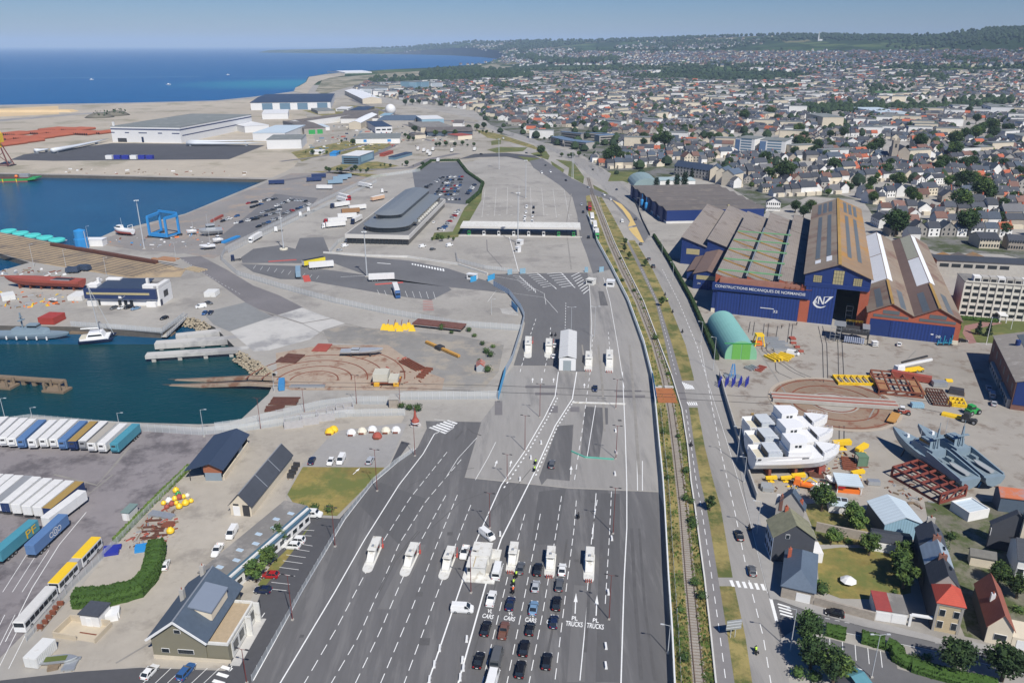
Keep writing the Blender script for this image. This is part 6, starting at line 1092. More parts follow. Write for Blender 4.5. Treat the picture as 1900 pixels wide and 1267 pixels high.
for v in q:part(t,'leg',SKYB,lambda b:b.beam(v,v+Vector((0,0,hh)),1.3));pb(t,'wheel_bogie',DARKM,v.x-1.6,v.y-.8,0,v.x+1.6,v.y+.8,1.4)
for i in(1,3):part(t,'side_beam',SKYB,lambda b:b.beam(q[i]+Vector((0,0,hh)),q[(i+1)%4]+Vector((0,0,hh)),1.6));part(t,'tie_beam',SKYB,lambda b:b.beam(q[i]+Vector((0,0,1.8)),q[(i+1)%4]+Vector((0,0,1.8)),1.0))
part(t,'cross_beam',SKYB,lambda b:b.beam(q[2]+Vector((0,0,hh+1.3)),q[3]+Vector((0,0,hh+1.3)),1.3));part(t,'machinery_box',SKYB,lambda b:b.beam(q[0]*.9+Vector((0,0,2.2)),q[1]*.9+Vector((0,0,2.2)),2.2,2))
#piers, slipway
def pier(name,label,a,b_,wd,th=1.4,legs=4,m=None,z=0.0,cat='pier',lm=None):
 p=P(*a,z);q=P(*b_,z);d=q-p;L_=d.length;t=thing(name,label,cat,(p.x,p.y,-5),math.atan2(d.y,d.x));pb(t,'deck',m or CONCL,0,-wd/2,5+z-th,L_,wd/2,5+z+.02)
 for k in range(legs):pb(t,'pile',lm or CONCW,L_*(k+.3)/legs-.8,-wd/2+.3,-2,L_*(k+.3)/legs+.8,wd/2-.3,5+z-th)
 return t,L_
pier('concrete_pier','nearest of the three long concrete finger piers at the ramp',(271,657),(462,645),4.2);pier('concrete_pier','middle concrete finger pier with thick stub end at the ramp',(288,635),(440,625),4.4,2.4);pier('concrete_pier','shortest concrete finger pier, next to gangway',(326,621),(410,612),4,2.6)
t,L_=pier('pontoon','dark floating pontoon along the quay wall',(133,614),(322,618),4,.8,2,TIMB,-2.2);t,L_=pier('broken_jetty','old ruined timber jetty standing alone in the dark basin',(-40,695),(118,706),2.6,.8,8,TIMB,-.4,lm=TIMB)
for x in(.25,.86):part(t,'mooring_dolphin',TIMB,lambda b:(b.box(L_*x,-6,1.4,L_*x+9,-1,2.8),[b.tube((L_*x+i,-5.4+j,-2),(L_*x+i,-5.4+j,5.6),.5)for i in(1,7.5)for j in(0,3.4)]))
a=P(303,618);b_=P(344,589);d=b_-a;t=thing('gangway','lattice metal gangway ramp down to the pontoon','gangway',(a.x,a.y,0),math.atan2(d.y,d.x));part(t,'truss',CHROME,lambda b:[(b.beam((0,y,-1.9),(d.length,y,.3),.2),b.beam((0,y,-.3),(d.length,y,1.9),.2),[b.beam((d.length*k/12,y,-1.9+2.2*k/12),(d.length*(k+1)/12,y,-.3+2.2*(k+1)/12),.14)for k in range(12)])for y in(-1.2,1.2)]);part(t,'walkway',CONCW,lambda b:b.loft([[(x,-1.1,z),(x,1.1,z),(x,1.1,z+.1),(x,-1.1,z+.1)]for x,z in((0,-1.9),(d.length,.3))]))
for(a,c,l)in(((340,704),(520,700),'upper'),((330,714),(520,712),'lower')):
 p=P(*a,-2.8);q=P(*c,0);d=q-p;t=thing('slip_rail',f'{l} of two rusty slip rails running down into the dark basin','slipway rail',(p.x,p.y,-5.4),math.atan2(d.y,d.x));L2=d.to_2d().length;part(t,'beam',RUST,lambda b:b.loft([[(x,-.9,z-1.2),(x,.9,z-1.2),(x,.9,z),(x,-.9,z)]for x,z in((-22,1.2),(0,2.6),(L2*.7,5.42),(L2,5.46))]));part(t,'rail',STEEL,lambda b:b.loft([[(x,-.15,z),(x,.15,z),(x,.15,z+.2),(x,-.15,z+.2)]for x,z in((-22,1.2),(0,2.6),(L2*.7,5.42),(L2,5.46))]))
bm_=MB().use(DARKM)
for k in range(13):
 u=k/12;A=Vector(P(-120,412+u*44));Bq=Vector(P(330-u*80,492+u*21));strip(bm_,[A,Bq],.9,.05)
struct(bm_.build('slipway_rails',fix=False))
for k in range(5):
 p=P(9+k*22.5,430+k*4.2);t=thing('mooring_buoy',f'turquoise disc buoy beside slipway deck, {["first","second","third","fourth","fifth"][k]} from left','buoy',(p.x,p.y+4,-1.6));part(t,'float',mat('turquoise_paint',(.08,.55,.50),.6,.05),lambda b:b.lathe([(4.6,0),(5,.5),(5,1.6),(4.4,2.0)],(0,0,0),18));part(t,'mooring_arm',POLE,lambda b:(b.beam((-6,1,.8),(6,1,.8),.5),b.tube((0,0,-4),(0,0,.2),.5)))
def rocks(name,pts,n,wd,rmin,rmax,seed,z0=-4.0,z1=.2):
 rg=random.Random(seed);b=MB().use(ROCK);q=[Vector(p)for p in pts]
 for i in range(n):
  k=rg.randrange(len(q)-1);u=rg.random();a=q[k].lerp(q[k+1],u);d=(q[k+1]-q[k]).normalized();nn=Vector((d.y,-d.x,0));v=rg.random();r=rg.uniform(rmin,rmax);c=a+nn*wd*v
  b.lathe([(r*.3,-r*.6),(r*rg.uniform(.8,1),-r*.1),(r*rg.uniform(.5,.8),r*.4),(r*.1,r*.55)],(c.x,c.y,z1+(z0-z1)*v+rg.uniform(-.2,.3)),6,False)
 o=b.build(name);o['kind']='stuff';return o
rocks('rip_rap_bank',G([(511,693),(492,682),(475,668),(446,652)]),300,-4.5,.35,.9,3,-2.6);rocks('rip_rap_bank',G([(392,607),(378,597),(360,591),(344,590)]),200,-4.5,.35,.8,4,-2.6)
#turntables and rails
c=P(1547,747);t=thing('ship_turntable','large round shipyard turntable with three-railed bridge across its pit','turntable',c,R(-9));Rr=21.0
def ring(b,r0,r1,z0,z1,n=64,a0=0,a1=2*math.pi):
 b.loft([[(r*math.cos(a0+(a1-a0)*k/n),r*math.sin(a0+(a1-a0)*k/n),z)for k in range(n+1)]for r,z in((r0,z0),(r0,z1),(r1,z1),(r1,z0))],cap=False,close=False)
part(t,'pit_floor',mat('turntable_floor',(.255,.185,.13),.95,.14,.4,.2,stain=((.20,.085,.05),.35,.12)),lambda b:b.lathe([(.1,.02),(Rr,.03)],(0,0,0),48,False));part(t,'kerb_ring',mat('pale_kerb',(.40,.34,.27),.9,.1,1),lambda b:ring(b,Rr,Rr+1.2,.0,.16))
for r in(7.5,14.5,Rr-1.2):part(t,'ring_rail',RUSTM,lambda b:ring(b,r-.25,r+.25,.0,.14))
pb(t,'bridge',mat('red_planks',(.30,.105,.075),.9,.15,.8),-Rr,-3.0,.15,Rr,3.0,1.0)
for y in(-2.8,0,2.8):pb(t,'bridge_beam',CONCW,-Rr-.3,y-.35,.2,Rr+.3,y+.35,1.35)
c=P(582,706);t=thing('old_turntable','half-round old turntable arcs of rusty rail in beige ground','turntable',c)
for r in(9,14,20,26,34):part(t,'arc_rail',RUSTM,lambda b:ring(b,r-.25,r+.25,0,.1,40,R(2),R(178)if r<30 else R(100)))
rl=MB().use(STEEL);rs=MB().use(mat('sleeper',(.22,.18,.14),.9,.2,1));ys=[330+i*3 for i in range(363)]
lw=[P(col(RL,y),y)for y in ys];rw=[P(col(RR,y),y)for y in ys]
ct=resample([(a+c)/2 for a,c in zip(lw,rw)],.9)
for i in range(len(ct)-1):
 d=(ct[i+1]-ct[i]).normalized();n=Vector((-d.y,d.x,0))
 rs.add([v+Vector((0,0,.06))for v in(ct[i]-n*1.5-d*.13,ct[i]-n*1.5+d*.13,ct[i]+n*1.5+d*.13,ct[i]+n*1.5-d*.13)],[[0,3,2,1]])
 for s in(-.85,.85):rl.box(0,0,0,0,0,0)if False else rl.add([ct[i]+n*(s-.09)+Vector((0,0,.2)),ct[i+1]+n*(s-.09)+Vector((0,0,.2)),ct[i+1]+n*(s+.09)+Vector((0,0,.2)),ct[i]+n*(s+.09)+Vector((0,0,.2))],[[3,2,1,0]])
struct(rl.build('railway_track',fix=False));struct(rs.build('railway_sleepers',fix=False))
yr=MB().use(DARKM)
for pts in([(500,708),(760,712),(935,716),(1240,728),(1440,738)],[(500,716),(760,720),(930,728),(1240,739),(1442,750)],[(1518,605),(1526,640),(1528,710)],[(1526,605),(1534,640),(1536,708)],[(1553,610),(1555,650),(1556,708)],[(1561,610),(1563,650),(1566,706)],[(1400,598),(1396,625)],[(1392,597),(1388,620)],[(1418,600),(1413,650),(1470,690),(1515,709)],[(1426,601),(1421,650),(1480,690),(1524,708)],[(1443,605),(1436,650),(1440,690),(1490,712)],[(1465,600),(1460,640)],[(1471,601),(1466,640)],[(1536,790),(1537,830)],[(1557,790),(1557,828)],[(1566,790),(1566,825)],[(1660,735),(1720,745),(1800,760)],[(1655,748),(1720,760),(1780,772)]):strip(yr,resample(G(pts),3),.3,.052)
struct(yr.build('yard_rails',fix=False))
p,an,W_,D_=fr((1221,747),(1257,748),(1221,721),0);t=thing('level_crossing_deck','rust-orange steel deck carrying yard rails over the railway','crossing deck',p,an);pb(t,'plate',mat('rust_orange_plate',(.36,.13,.045),.8,.12,.8,.1),0,0,.05,W_,D_,.32);[pb(t,'joint_strip',DARKM,0,D_*v,.32,W_,D_*v+.2,.36)for v in(.35,.55)];part(t,'end_block',CONCL,lambda b:(b.box(-.5,D_+.1,0,W_*.4,D_+1.8,.6),b.box(W_*.55,D_+.1,0,W_+.2,D_+1.8,.6)))
#loose yard objects
def lattice(name,label,a,b_,c,h,m,nx=4,ny=3,th=.3,cat='steel frame',z=0.0,zc=0.0,group=None,legs=True):
 p,an,W_,D_=fr(a,b_,c,zc);D_=abs(D_);p.z=z;t=thing(name,label,cat,p,an,group)
 part(t,'frame',m,lambda b:[b.beam((W_*i/nx,0,h),(W_*i/nx,D_,h),th)for i in range(nx+1)]+[b.beam((0,D_*j/ny,h),(W_,D_*j/ny,h),th)for j in range(ny+1)])
 if legs:[part(t,'leg',m,lambda b:b.beam((x,y,0),(x,y,h),th))for x in(0,W_)for y in(0,D_)];part(t,'lower_frame',m,lambda b:[b.beam((0,y,.3),(W_,y,.3),th)for y in(0,D_)]+[b.beam((0,0,.3),(0,D_,.3),th)]+[b.beam((W_*i/nx,0,.3),(W_*(i+1)/nx,0,h),th*.6)for i in range(nx)])
 return t,W_,D_
def stack(name,label,a,b_,c,m,n=5,th=.35,h=.5,cat='beams',jit=.4,group=None):
 p,an,W_,D_=fr(a,b_,c,0);D_=abs(D_);t=thing(name,label,cat,p,an,group);rg=random.Random(int(a[0]*7+a[1]))
 for k in range(n):y=D_*(k+.5)/n;part(t,'beam',m,lambda b:b.beam((rg.uniform(0,jit),y,h*.5+rg.uniform(0,.1)),(W_-rg.uniform(0,jit),y+rg.uniform(-.1,.1),h*.5),th,h))
 part(t,'bearer',TIMB,lambda b:[b.box(W_*u,-.1,0,W_*u+.2,D_+.1,.14)for u in(.2,.75)]);return t
lattice('launching_cradle','big red oxide launching cradle frame in front of patrol boats',(1742,935),(1790,920),(1668,880),3.2,mat('dark_oxide',(.20,.05,.035),.8,.2,.8,.15),3,5,.5)
t,_,_=lattice('steel_barge_deck','rusty rectangular steel deck section with dark ribs behind the turntable',(1630,731),(1712,739),(1632,696),1.8,RUSTM,4,3,.5);part(t,'plating',mat('rust_plate',(.33,.17,.08),.9,.2,.6,.2),lambda b:(b.box(.2,.2,1.5,_*0+4,10,1.7),b.box(12,.2,1.5,15.5,12,1.7)))
p,an,W_,D_=fr((1652,700),(1727,713));t=thing('red_beam','long red steel box girder beside the mobile crane','girder',p,an);pb(t,'girder',OXID,0,0,.3,W_,2.2,2.6);part(t,'bearer',TIMB,lambda b:[b.box(W_*u,-.1,0,W_*u+.6,2.3,.3)for u in(.15,.8)])
lattice('rusty_truss','dark rusty lattice truss lying near yellow frames',(1731,752),(1762,755),(1722,728),1.6,RUSTD,6,4,.3)
lattice('welded_girder','long yellow ladder frame left of the rusty deck section',(1556,714),(1626,716),(1557,700),.9,YELLOW,6,1,.4);lattice('welded_girder','yellow welded frame beside the dark rusty truss',(1767,754),(1792,757),(1767,742),1.0,YELLOW,3,2,.5)
stack('yellow_girders','long yellow girders by the bright green machine',(1745,771),(1785,780),(1748,766),YELLOW,3,.7,.8);stack('yellow_girders','yellow steel frames with cylinders beside turquoise hangar',(1415,662),(1437,673),(1432,655),YELLOW,4,.8,.9);stack('yellow_girders','second group of yellow steel frames next to white yard van',(1434,665),(1461,672),(1448,655),YELLOW,4,.8,.9)
stack('steel_lattice_pile','pile of grey lattice trusses in front of sliding door 32',(1424,652),(1474,652),(1420,628),CHROME,7,.7,1.0,jit=3);stack('flat_wagon','long flat rusty wagon deck beside lattice pile',(1484,657),(1496,657),(1464,634),OXID,3,.9,.8);stack('brown_beams','brown beams behind yellow frames near hangar doors',(1396,688),(1412,692),(1392,674),OXID,4,.5,.6);stack('grey_beams','grey and red beam stack at the hangar corner',(1378,683),(1394,690),(1374,670),CHROME,4,.6,.8)
stack('timber_baulks','yellow-brown timber baulks leaning by the yard wall',(1372,795),(1380,797),(1362,757),mat('ochre_timber',(.36,.24,.09),.9,.15,1),4,.6,.6)
p=P(1361,715);t=thing('blue_props','cluster of dark blue upright steel props by the avenue wall','props',p);[part(t,'prop',BLUEY,lambda b:b.tube((-6+k*.62,-1.5+(k%4),0),(-6+k*.62,-1.5+(k%4),2.6+(k%3)*.5),.22,n=6))for k in range(20)]
t=thing('blue_jack_tower','small light blue lattice jack tower beside the blue props','jack tower',P(1359,700));part(t,'tower',SKYB,lambda b:[b.beam((x,y,0),(x*.3,y*.3,5.5),.2)for x in(-1,1)for y in(-1,1)]+[b.beam((-1+k*.2,-.9,k*1.2),(1-k*.2,-.9,k*1.2+1),.12)for k in range(4)]);pb(t,'base',CHROME,-3,-2,0,3,2,.5)
p=P(1407,640);t=thing('yellow_hoist','yellow hoist with orange machinery right of turquoise hangar','hoist',p);part(t,'frame',YELLOW,lambda b:[b.beam((x,y,0),(x*.6,y*.6,4.4),.4)for x in(-2,2)for y in(-2,2)]+[b.box(-1.6,-1.6,4.2,1.6,1.6,5)]);pb(t,'machinery',ORANGE,-1.4,-1.4,.3,1.2,1,1.8)
p,an,W_,D_=fr((1548,633),(1610,641));t=thing('work_platform','dark two-level staging platform before the open shed door','staging',p,an);pb(t,'deck',DARKM,0,0,4.2,W_,8,5.4);part(t,'top_deck',CHROME,lambda b:(b.box(-1,1,6.6,W_*.28,8,6.8),b.box(W_*.78,1,6.6,W_,8,6.8)));[part(t,'leg',DARKM,lambda b:b.beam((x,y,0),(x,y,6.6),.4))for x in(.3,W_*.5,W_-.3)for y in(.3,7.7)];part(t,'scaffold',CHROME,lambda b:[b.beam((-2+x,-.5,0),(-2+x,-.5,7),.15)for x in(0,2,4)]+[b.beam((-2,-.5,z),(2,-.5,z),.12)for z in(1.5,3,4.5,6)]);part(t,'cylinder_rack',mat('lilac_cylinders',(.32,.36,.46),.5,.1,1),lambda b:[b.tube((W_*.3+k*.8,-.4,.6),(W_*.3+k*.8,-.4,3.0),.33,n=8)for k in range(10)])
rail(t,[(0,0,5.4),(W_,0,5.4)],CHROME);rail(t,[(W_*.28,8,6.7),(W_*.78,8,6.7)],YELLOW)
t=thing('mobile_crane','white mobile crane with folded boom behind red girder','mobile crane',P(1672,692),R(14));part(t,'boom',WHITE,lambda b:b.beam((-2,0,3.0),(13,0,4.4),.8));part(t,'jib',DARKM,lambda b:b.beam((2,3,3.0),(13.5,3,4.6),.6));pb(t,'cab',WHITE,-3,-1.3,.8,.5,1.3,3.2,.2,.2);pb(t,'carrier',YELLOW,-1,-1.4,.7,9,1.4,1.5);[wheel(t,x,s*1.4,.6,.4,s)for x in(-2,2,6,8.5)for s in(-1,1)]
for(a,an_,l,m,dx)in(((1677,768),-20,'small red and white tractor by orange trailer deck',OXID,1),((1804,768),20,'bright green wheeled machine beside the yellow girders',GREEN,1.3),((1797,784),-40,'dark forklift with yellow forks near patrol boats',DARKM,1.2)):
 t=thing('yard_tractor',l,'tractor',P(*a),R(an_));part(t,'body',m,lambda b:(b.box(-2*dx,-.9*dx,.6,.2,.9*dx,1.6*dx),b.box(.2,-.7*dx,.6,2*dx,.7*dx,1.4*dx,.2,.1)));c_=pb(t,'cab',WHITE if m is OXID else m,-1.6*dx,-.8*dx,1.6*dx,0,.8*dx,2.8*dx,.1,.1);pb(c_,'cab_window',GLASS,-1.5*dx,-.82*dx,1.8*dx,-.1,.82*dx,2.5*dx);[wheel(t,x,s*1.0*dx,.7*dx,.4,s)for x in(-1.3*dx,1.3*dx)for s in(-1,1)]
p,an,W_,D_=fr((1644,785),(1660,789),(1672,773),0);t=thing('flat_trailer','flat orange-brown trailer deck hitched near red tractor','trailer deck',p,an);pb(t,'deck',mat('orange_deck',(.45,.23,.06),.8,.1,.6),0,0,.8,W_,D_,1.1);[part(t,'wheel',TYRE,lambda b:b.tube((x,D_*.3,.4),(x+.3,D_*.3,.4),.4))for x in(0,W_-.3)]
t=thing('covered_load','dark sheeted load standing alone on the yard','covered load',P(1774,730),R(-30));pb(t,'sheet',mat('charcoal_sheet',(.045,.042,.048),.7,.1,1),-2.6,-1.7,0,2.6,1.7,2.0,.4,.4);pb(t,'pallet',TIMB,-2.8,-1.9,.0,2.8,1.9,.15)
for(a,r_,l,s_)in(((1560,832),0,'large yellow welded bracket beside white hull bows',1.7),((1597,840),35,'yellow steel box standing on green support',1.5),((1590,884),10,'yellow pair of hull supports near white shelter',1.2),((1430,893),0,'yellow boat prop under the nearest white hull stern',1.0),((1458,893),0,'yellow boat prop under the middle of nearest white hull',1.0),((1480,890),0,'yellow crane arm behind orange truck',1.2)):
 t=thing('yellow_support',l,'support',P(*a),R(r_));part(t,'arm',YELLOW,lambda b:b.loft([[(-1.6*s_,-.5*s_,.9*s_),(-1.6*s_,.5*s_,.9*s_),(-1.6*s_,.5*s_,1.5*s_),(-1.6*s_,-.5*s_,1.5*s_)],[(1.6*s_,-.6*s_,1.0*s_),(1.6*s_,.6*s_,1.0*s_),(1.6*s_,.6*s_,1.8*s_),(1.6*s_,-.6*s_,1.8*s_)]]));part(t,'post',YELLOW,lambda b:(b.box(-.35*s_,-.35*s_,0,.35*s_,.35*s_,1.0*s_)));pb(t,'foot',YELLOW,-.9*s_,-.7*s_,0,.9*s_,.7*s_,.2)
p,an,W_,D_=fr((1553,914),(1597,918),(1557,893),2.6);t=thing('white_shelter','white-roofed shelter with orange stripes near orange truck','shelter',p,an);pb(t,'wall',ORANGE,.2,.2,0,W_-.2,6,1.2);pb(t,'roof',PALEM,-.3,-.3,2.5,W_+.3,6.5,2.9);[pb(t,'post',WHITE,x-.1,y-.1,0,x+.1,y+.1,2.5)for x in(0,W_)for y in(0,6.2)];pb(t,'stripe',RED,0,-.35,1.6,W_*.3,-.31,2.4)
p,an,W_,D_=fr((1537,950),(1572,955));t=thing('white_shed','small white garden shed with panelled roof behind dark trees','shed',p,an);pb(t,'wall',WWALL,0,0,0,W_,4.5,2.2);pb(t,'roof',PALEM,-.2,-.2,2.2,W_+.2,4.7,2.45);part(t,'solar_panel',DARKM,lambda b:[b.box(W_*.35+k*1.7,2.6,2.46,W_*.35+k*1.7+1.4,4.2,2.55)for k in range(2)])
t=thing('white_sacks','heap of white bulk sacks behind the orange truck','sacks',P(1521,910));rg_=random.Random(5);[part(t,'sack',WHITE,lambda b:b.ball((rg_.uniform(-2.2,2.2),rg_.uniform(-1.5,1.5),rg_.uniform(.6,1.6)),rg_.uniform(.7,1.0),8,5,.9))for k in range(11)]
stack('scrap_heap','rusty frames and grating under bow of the nearest white hull',(1500,886),(1530,888),(1505,878),RUSTD,5,.4,.6);stack('mixed_scrap','mixed scrap of blue drums and rusty steel right of white hulls',(1562,872),(1592,876),(1564,850),RUSTM,6,.6,.9);stack('grey_pallets','row of small grey trailers under the white hull sterns',(1412,912),(1436,914),(1414,900),CHROME,4,.9,1.2)
t=thing('green_support','green lattice support below yellow steel box','support',P(1596,862));part(t,'frame',mat('dull_green',(.12,.20,.13),.8,.1),lambda b:[b.beam((x,y,0),(x,y,3.4),.25)for x in(-1.4,1.4)for y in(-1.4,1.4)]+[b.box(-1.5,-1.5,3.2,1.5,1.5,3.5),b.box(-1.3,-1.45,.2,1.3,-1.3,3.1)]);pb(t,'base',RUSTM,-1.8,-1.8,0,1.8,1.8,.2)
for(a,l,m,s_)in(((1584,900),'small silver rack on bare yard beside the white shelter',CHROME,1),((1620,898),'low white cage pallet alone on yard concrete',CHROME,1.1),((1701,755),'two pale blue tanks on the yard rails',LBCL,1.3),((1765,748),'small yellow machine left of yellow welded frame',YELLOW,1),((1742,716),'grey trailer frame with black wheels near red girder',CHROME,1.6),((1760,708),'tiny yellow crates beyond grey trailer frame',YELLOW,.8)):
 t=thing('yard_crate',l,'crate',P(*a),R(-6));pb(t,'body',m,-1.6*s_,-.9*s_,.15,1.6*s_,.9*s_,1.2*s_,.1,.1);part(t,'skid',TIMB,lambda b:[b.box(-1.5*s_,y-.1,0,1.5*s_,y+.1,.15)for y in(-.7*s_,.7*s_)])
t=thing('blue_machine','bright blue lattice machine in front of twin-gable hall door','machine',P(1751,640));part(t,'frame',mat('cyan_paint',(.03,.26,.38),.5,.1),lambda b:[b.beam((-3+k*1.2,(k%2)-.5,0),(-2.6+k*1.2,(k%2)*.6,2.2+(k%3)),.25)for k in range(6)]+[b.beam((-3,0,1),(3.4,0,1),.3)]);pb(t,'base',DARKM,-3.2,-1,0,3.4,1,.3)
t=thing('white_pickup_rack','little white wheeled rack outside the open shed door','rack',P(1622,642));part(t,'frame',WHITE,lambda b:[b.box(-1.2,-1.2,z,1.2,1.2,z+.2)for z in(.4,1.2,2.0)]);[part(t,'wheel',TYRE,lambda b:b.tube((x,-.9,.25),(x,-.7,.25),.25))for x in(-.9,.9)]
container('red patchwork sheet-steel skip lying flat on hall forecourt',(1467,631),(1477,631),(1467,627),OXID,h=.8)
t=thing('yellow_jackets','heap of bright yellow welded pile guides beside rusty pontoon','steel guides',P(737,613));rg_=random.Random(9);[part(t,'guide',YELLOW,lambda b:b.loft([[(x-1.6,y,0),(x+1.6,y,0),(x+.6,y+.5,2.6),(x-.6,y+.5,2.6)],[(x-1.6,y+1.0,0),(x+1.6,y+1,0),(x+.6,y+1.3,2.6),(x-.6,y+1.3,2.6)]]))for x,y in[(-6+k*1.8,rg_.uniform(-1.5,2.5))for k in range(8)]];part(t,'rusty_arm',RUSTM,lambda b:[b.beam((-5+k*3,3,0),(-4+k*3,3,4),.3)for k in range(4)])
t=thing('rusty_pontoon','long rusty timber-decked pontoon raised on trestles','pontoon',P(765,607));p=P(765,607);q=P(856,617)-p;D_=q.length;t.rotation_euler.z=math.atan2(q.y,q.x);pb(t,'deck',mat('rusty_planks',(.15,.065,.05),.9,.25,.6),0,0,1.3,D_,6.5,2.0);[pb(t,'trestle',DARKM,D_*u-.3,.3,0,D_*u+.3,6,1.3)for u in(.05,.35,.65,.95)];pb(t,'side_rail',CHROME,0,-.1,1.1,D_,-.02,1.35)
p=P(791,637);q=P(852,664)-p;t=thing('crane_jib','long orange-yellow crane jib lying on grey ground','crane jib',p,math.atan2(q.y,q.x));part(t,'jib',mat('faded_orange',(.50,.27,.06),.8,.15),lambda b:b.beam((0,0,.8),(q.length,0,.8),1.2,.9));pb(t,'hub',DARKM,q.length*.35,-1.4,0,q.length*.5,1.4,1.6)
t=thing('slip_carriage','cream block load on yellow-wheeled slip carriage','carriage',P(716,712));part(t,'load_block',mat('cream_block',(.50,.48,.40),.8,.08,.6),lambda b:(b.box(-4.5,-1.5,1.4,1,4.5,4.4),b.box(1.3,-2,1.2,4.8,3.5,2.8)));[pb(t,'bogie',mat('yellow_bogie',(.62,.34,.03),.7,.15),x-1,y-.6,.1,x+1,y+.6,1.3)for x in(-3,4.2)for y in(-2.2,3)];pb(t,'frame',RUSTM,-5,-2.2,1.0,5.6,4.4,1.2)
t=thing('red_sheet','square red sheet lying on the old turntable ground','sheet',P(597,646),R(-5));pb(t,'sheet',OXID,-3,-4,.1,3.2,4.5,.35);t=thing('dark_matting','dark netting mats spread beside the ramp','netting',P(535,668),R(-10));part(t,'mat',RUSTD,lambda b:(b.box(-4,-3,.05,4.5,2,.4),b.box(-3,2.5,.05,4.5,6,.4)))
stack('rusty_rails','long dark rusty plates stacked on quay corner',(497,752),(550,752),(508,738),RUSTD,6,.8,.4);stack('rusty_rails','shorter dark red plates behind quay lamp',(490,765),(526,763),(494,755),RUSTD,4,.8,.5);stack('rail_pieces','rusty curved rail pieces at the old turntable edge',(738,672),(772,690),(745,660),RUSTM,5,.5,.7);stack('rail_pieces','stacked rusty pieces right of the slip carriage',(770,702),(785,704),(768,680),RUSTM,5,.7,.9);stack('grey_truss','grey lattice truss lying beside slip rails',(535,721),(602,721),(536,715),CHROME,2,.5,.7);stack('rusty_sleepers','long dark rusty girders along slipway deck edge',(92,456),(288,490),(93,453),RUSTD,2,1.2,1.6)
container('blue box container at slip rail foot by the quay',(517,726),(528,725),(516,713),mat('container_blue',(.05,.22,.45),.6,.1),h=2.6)
for k,(x,y)in enumerate([(545,789),(575,783),(604,776),(623,769),(640,764)]):t=thing('concrete_caisson',f'open-topped grey concrete caisson behind lawn, {["first","second","third","fourth","fifth"][k]} from left','caisson',P(x,y),R(15));part(t,'wall',mat('pale_caisson',(.40,.39,.385),.9,.12,.8,.1,stripe=('z',.5,.08)),lambda b:(b.box(-3,-2.2,0,3,-1.9,2.6),b.box(-3,1.9,0,3,2.2,2.6),b.box(-3,-1.89,0,-2.7,1.89,2.6),b.box(2.7,-1.89,0,3,1.89,2.6)));pb(t,'floor',CONCW,-2.69,-1.88,.05,2.69,1.88,.3)
p=P(771,790);t=thing('navigation_buoy','tall red and white conical buoy displayed on a white plinth','buoy',p);part(t,'plinth',CONCL,lambda b:b.lathe([(1.9,0),(1.9,.4)],(0,0,0),16));part(t,'float',OXID,lambda b:b.lathe([(.5,.4),(1.3,1.2),(1.3,2.0),(.7,3.0)],(0,0,0),14));part(t,'band',WHITE,lambda b:b.lathe([(1.32,1.2),(1.34,1.6)],(0,0,0),14,False));part(t,'topmark',OXID,lambda b:(b.lathe([(.6,3.0),(.25,5.6)],(0,0,0),10),b.beam((0,0,5.6),(0,0,6.6),.1)))
rg_=random.Random(11)
for k,(x,y,r,m,l)in enumerate([(327,913,.9,YELLOW,'topmost pale yellow'),(331,920,.8,GREEN,'only green'),(333,926,.9,OXID,'big red'),(325,928,.8,YELLOW,'yellow'),(341,924,.7,YELLOW,'orange-yellow'),(348,922,.7,CREAM,'faded cream'),(314,932,.9,WHITE,'white'),(319,938,.8,OXID,'dark red'),(304,936,.7,YELLOW,'leftmost yellow'),(328,936,.7,YELLOW,'small yellow'),(345,937,1.0,YELLOW,'large yellow'),(333,943,.9,YELLOW,'front yellow'),(355,932,.7,YELLOW,'rightmost yellow'),(310,943,.7,OXID,'low red'),(317,989,1.0,YELLOW,'lone yellow')]):
 t=thing('marker_buoy',f'{l} marker buoy in the colourful pile in the depot yard','buoy',P(x,y),rg_.random()*6,'marker buoys in the depot yard');part(t,'float',m,lambda b:b.lathe([(r*.4,0),(r,.5*r),(r,1.1*r),(r*.3,1.9*r)],(0,0,0),12));part(t,'lifting_eye',DARKM,lambda b:b.beam((0,0,1.9*r),(0,0,2.3*r),.14))
for k,(x,y,m,l)in enumerate([(612,804,YELLOW,'left yellow'),(619,800,YELLOW,'second yellow'),(652,806,WHITE,'white arched'),(672,803,CREAM,'cream'),(691,800,WHITE,'white and red'),(716,802,CREAM,'grey-cream'),(735,801,WHITE,'right white'),(700,812,OXID,'small red and white')]):
 t=thing('sinker_block',f'{l} buoy sinker in the row behind the small car park','buoy sinker',P(x,y),0,'sinkers in the row behind the small car park');part(t,'block',m,lambda b:b.lathe([(1.5,0),(1.6,.7),(1.1,1.6),(.3,2.0)],(0,0,0),10));pb(t,'shackle',RUSTM,-.8,-1.7,.3,.8,-1.45,.8)
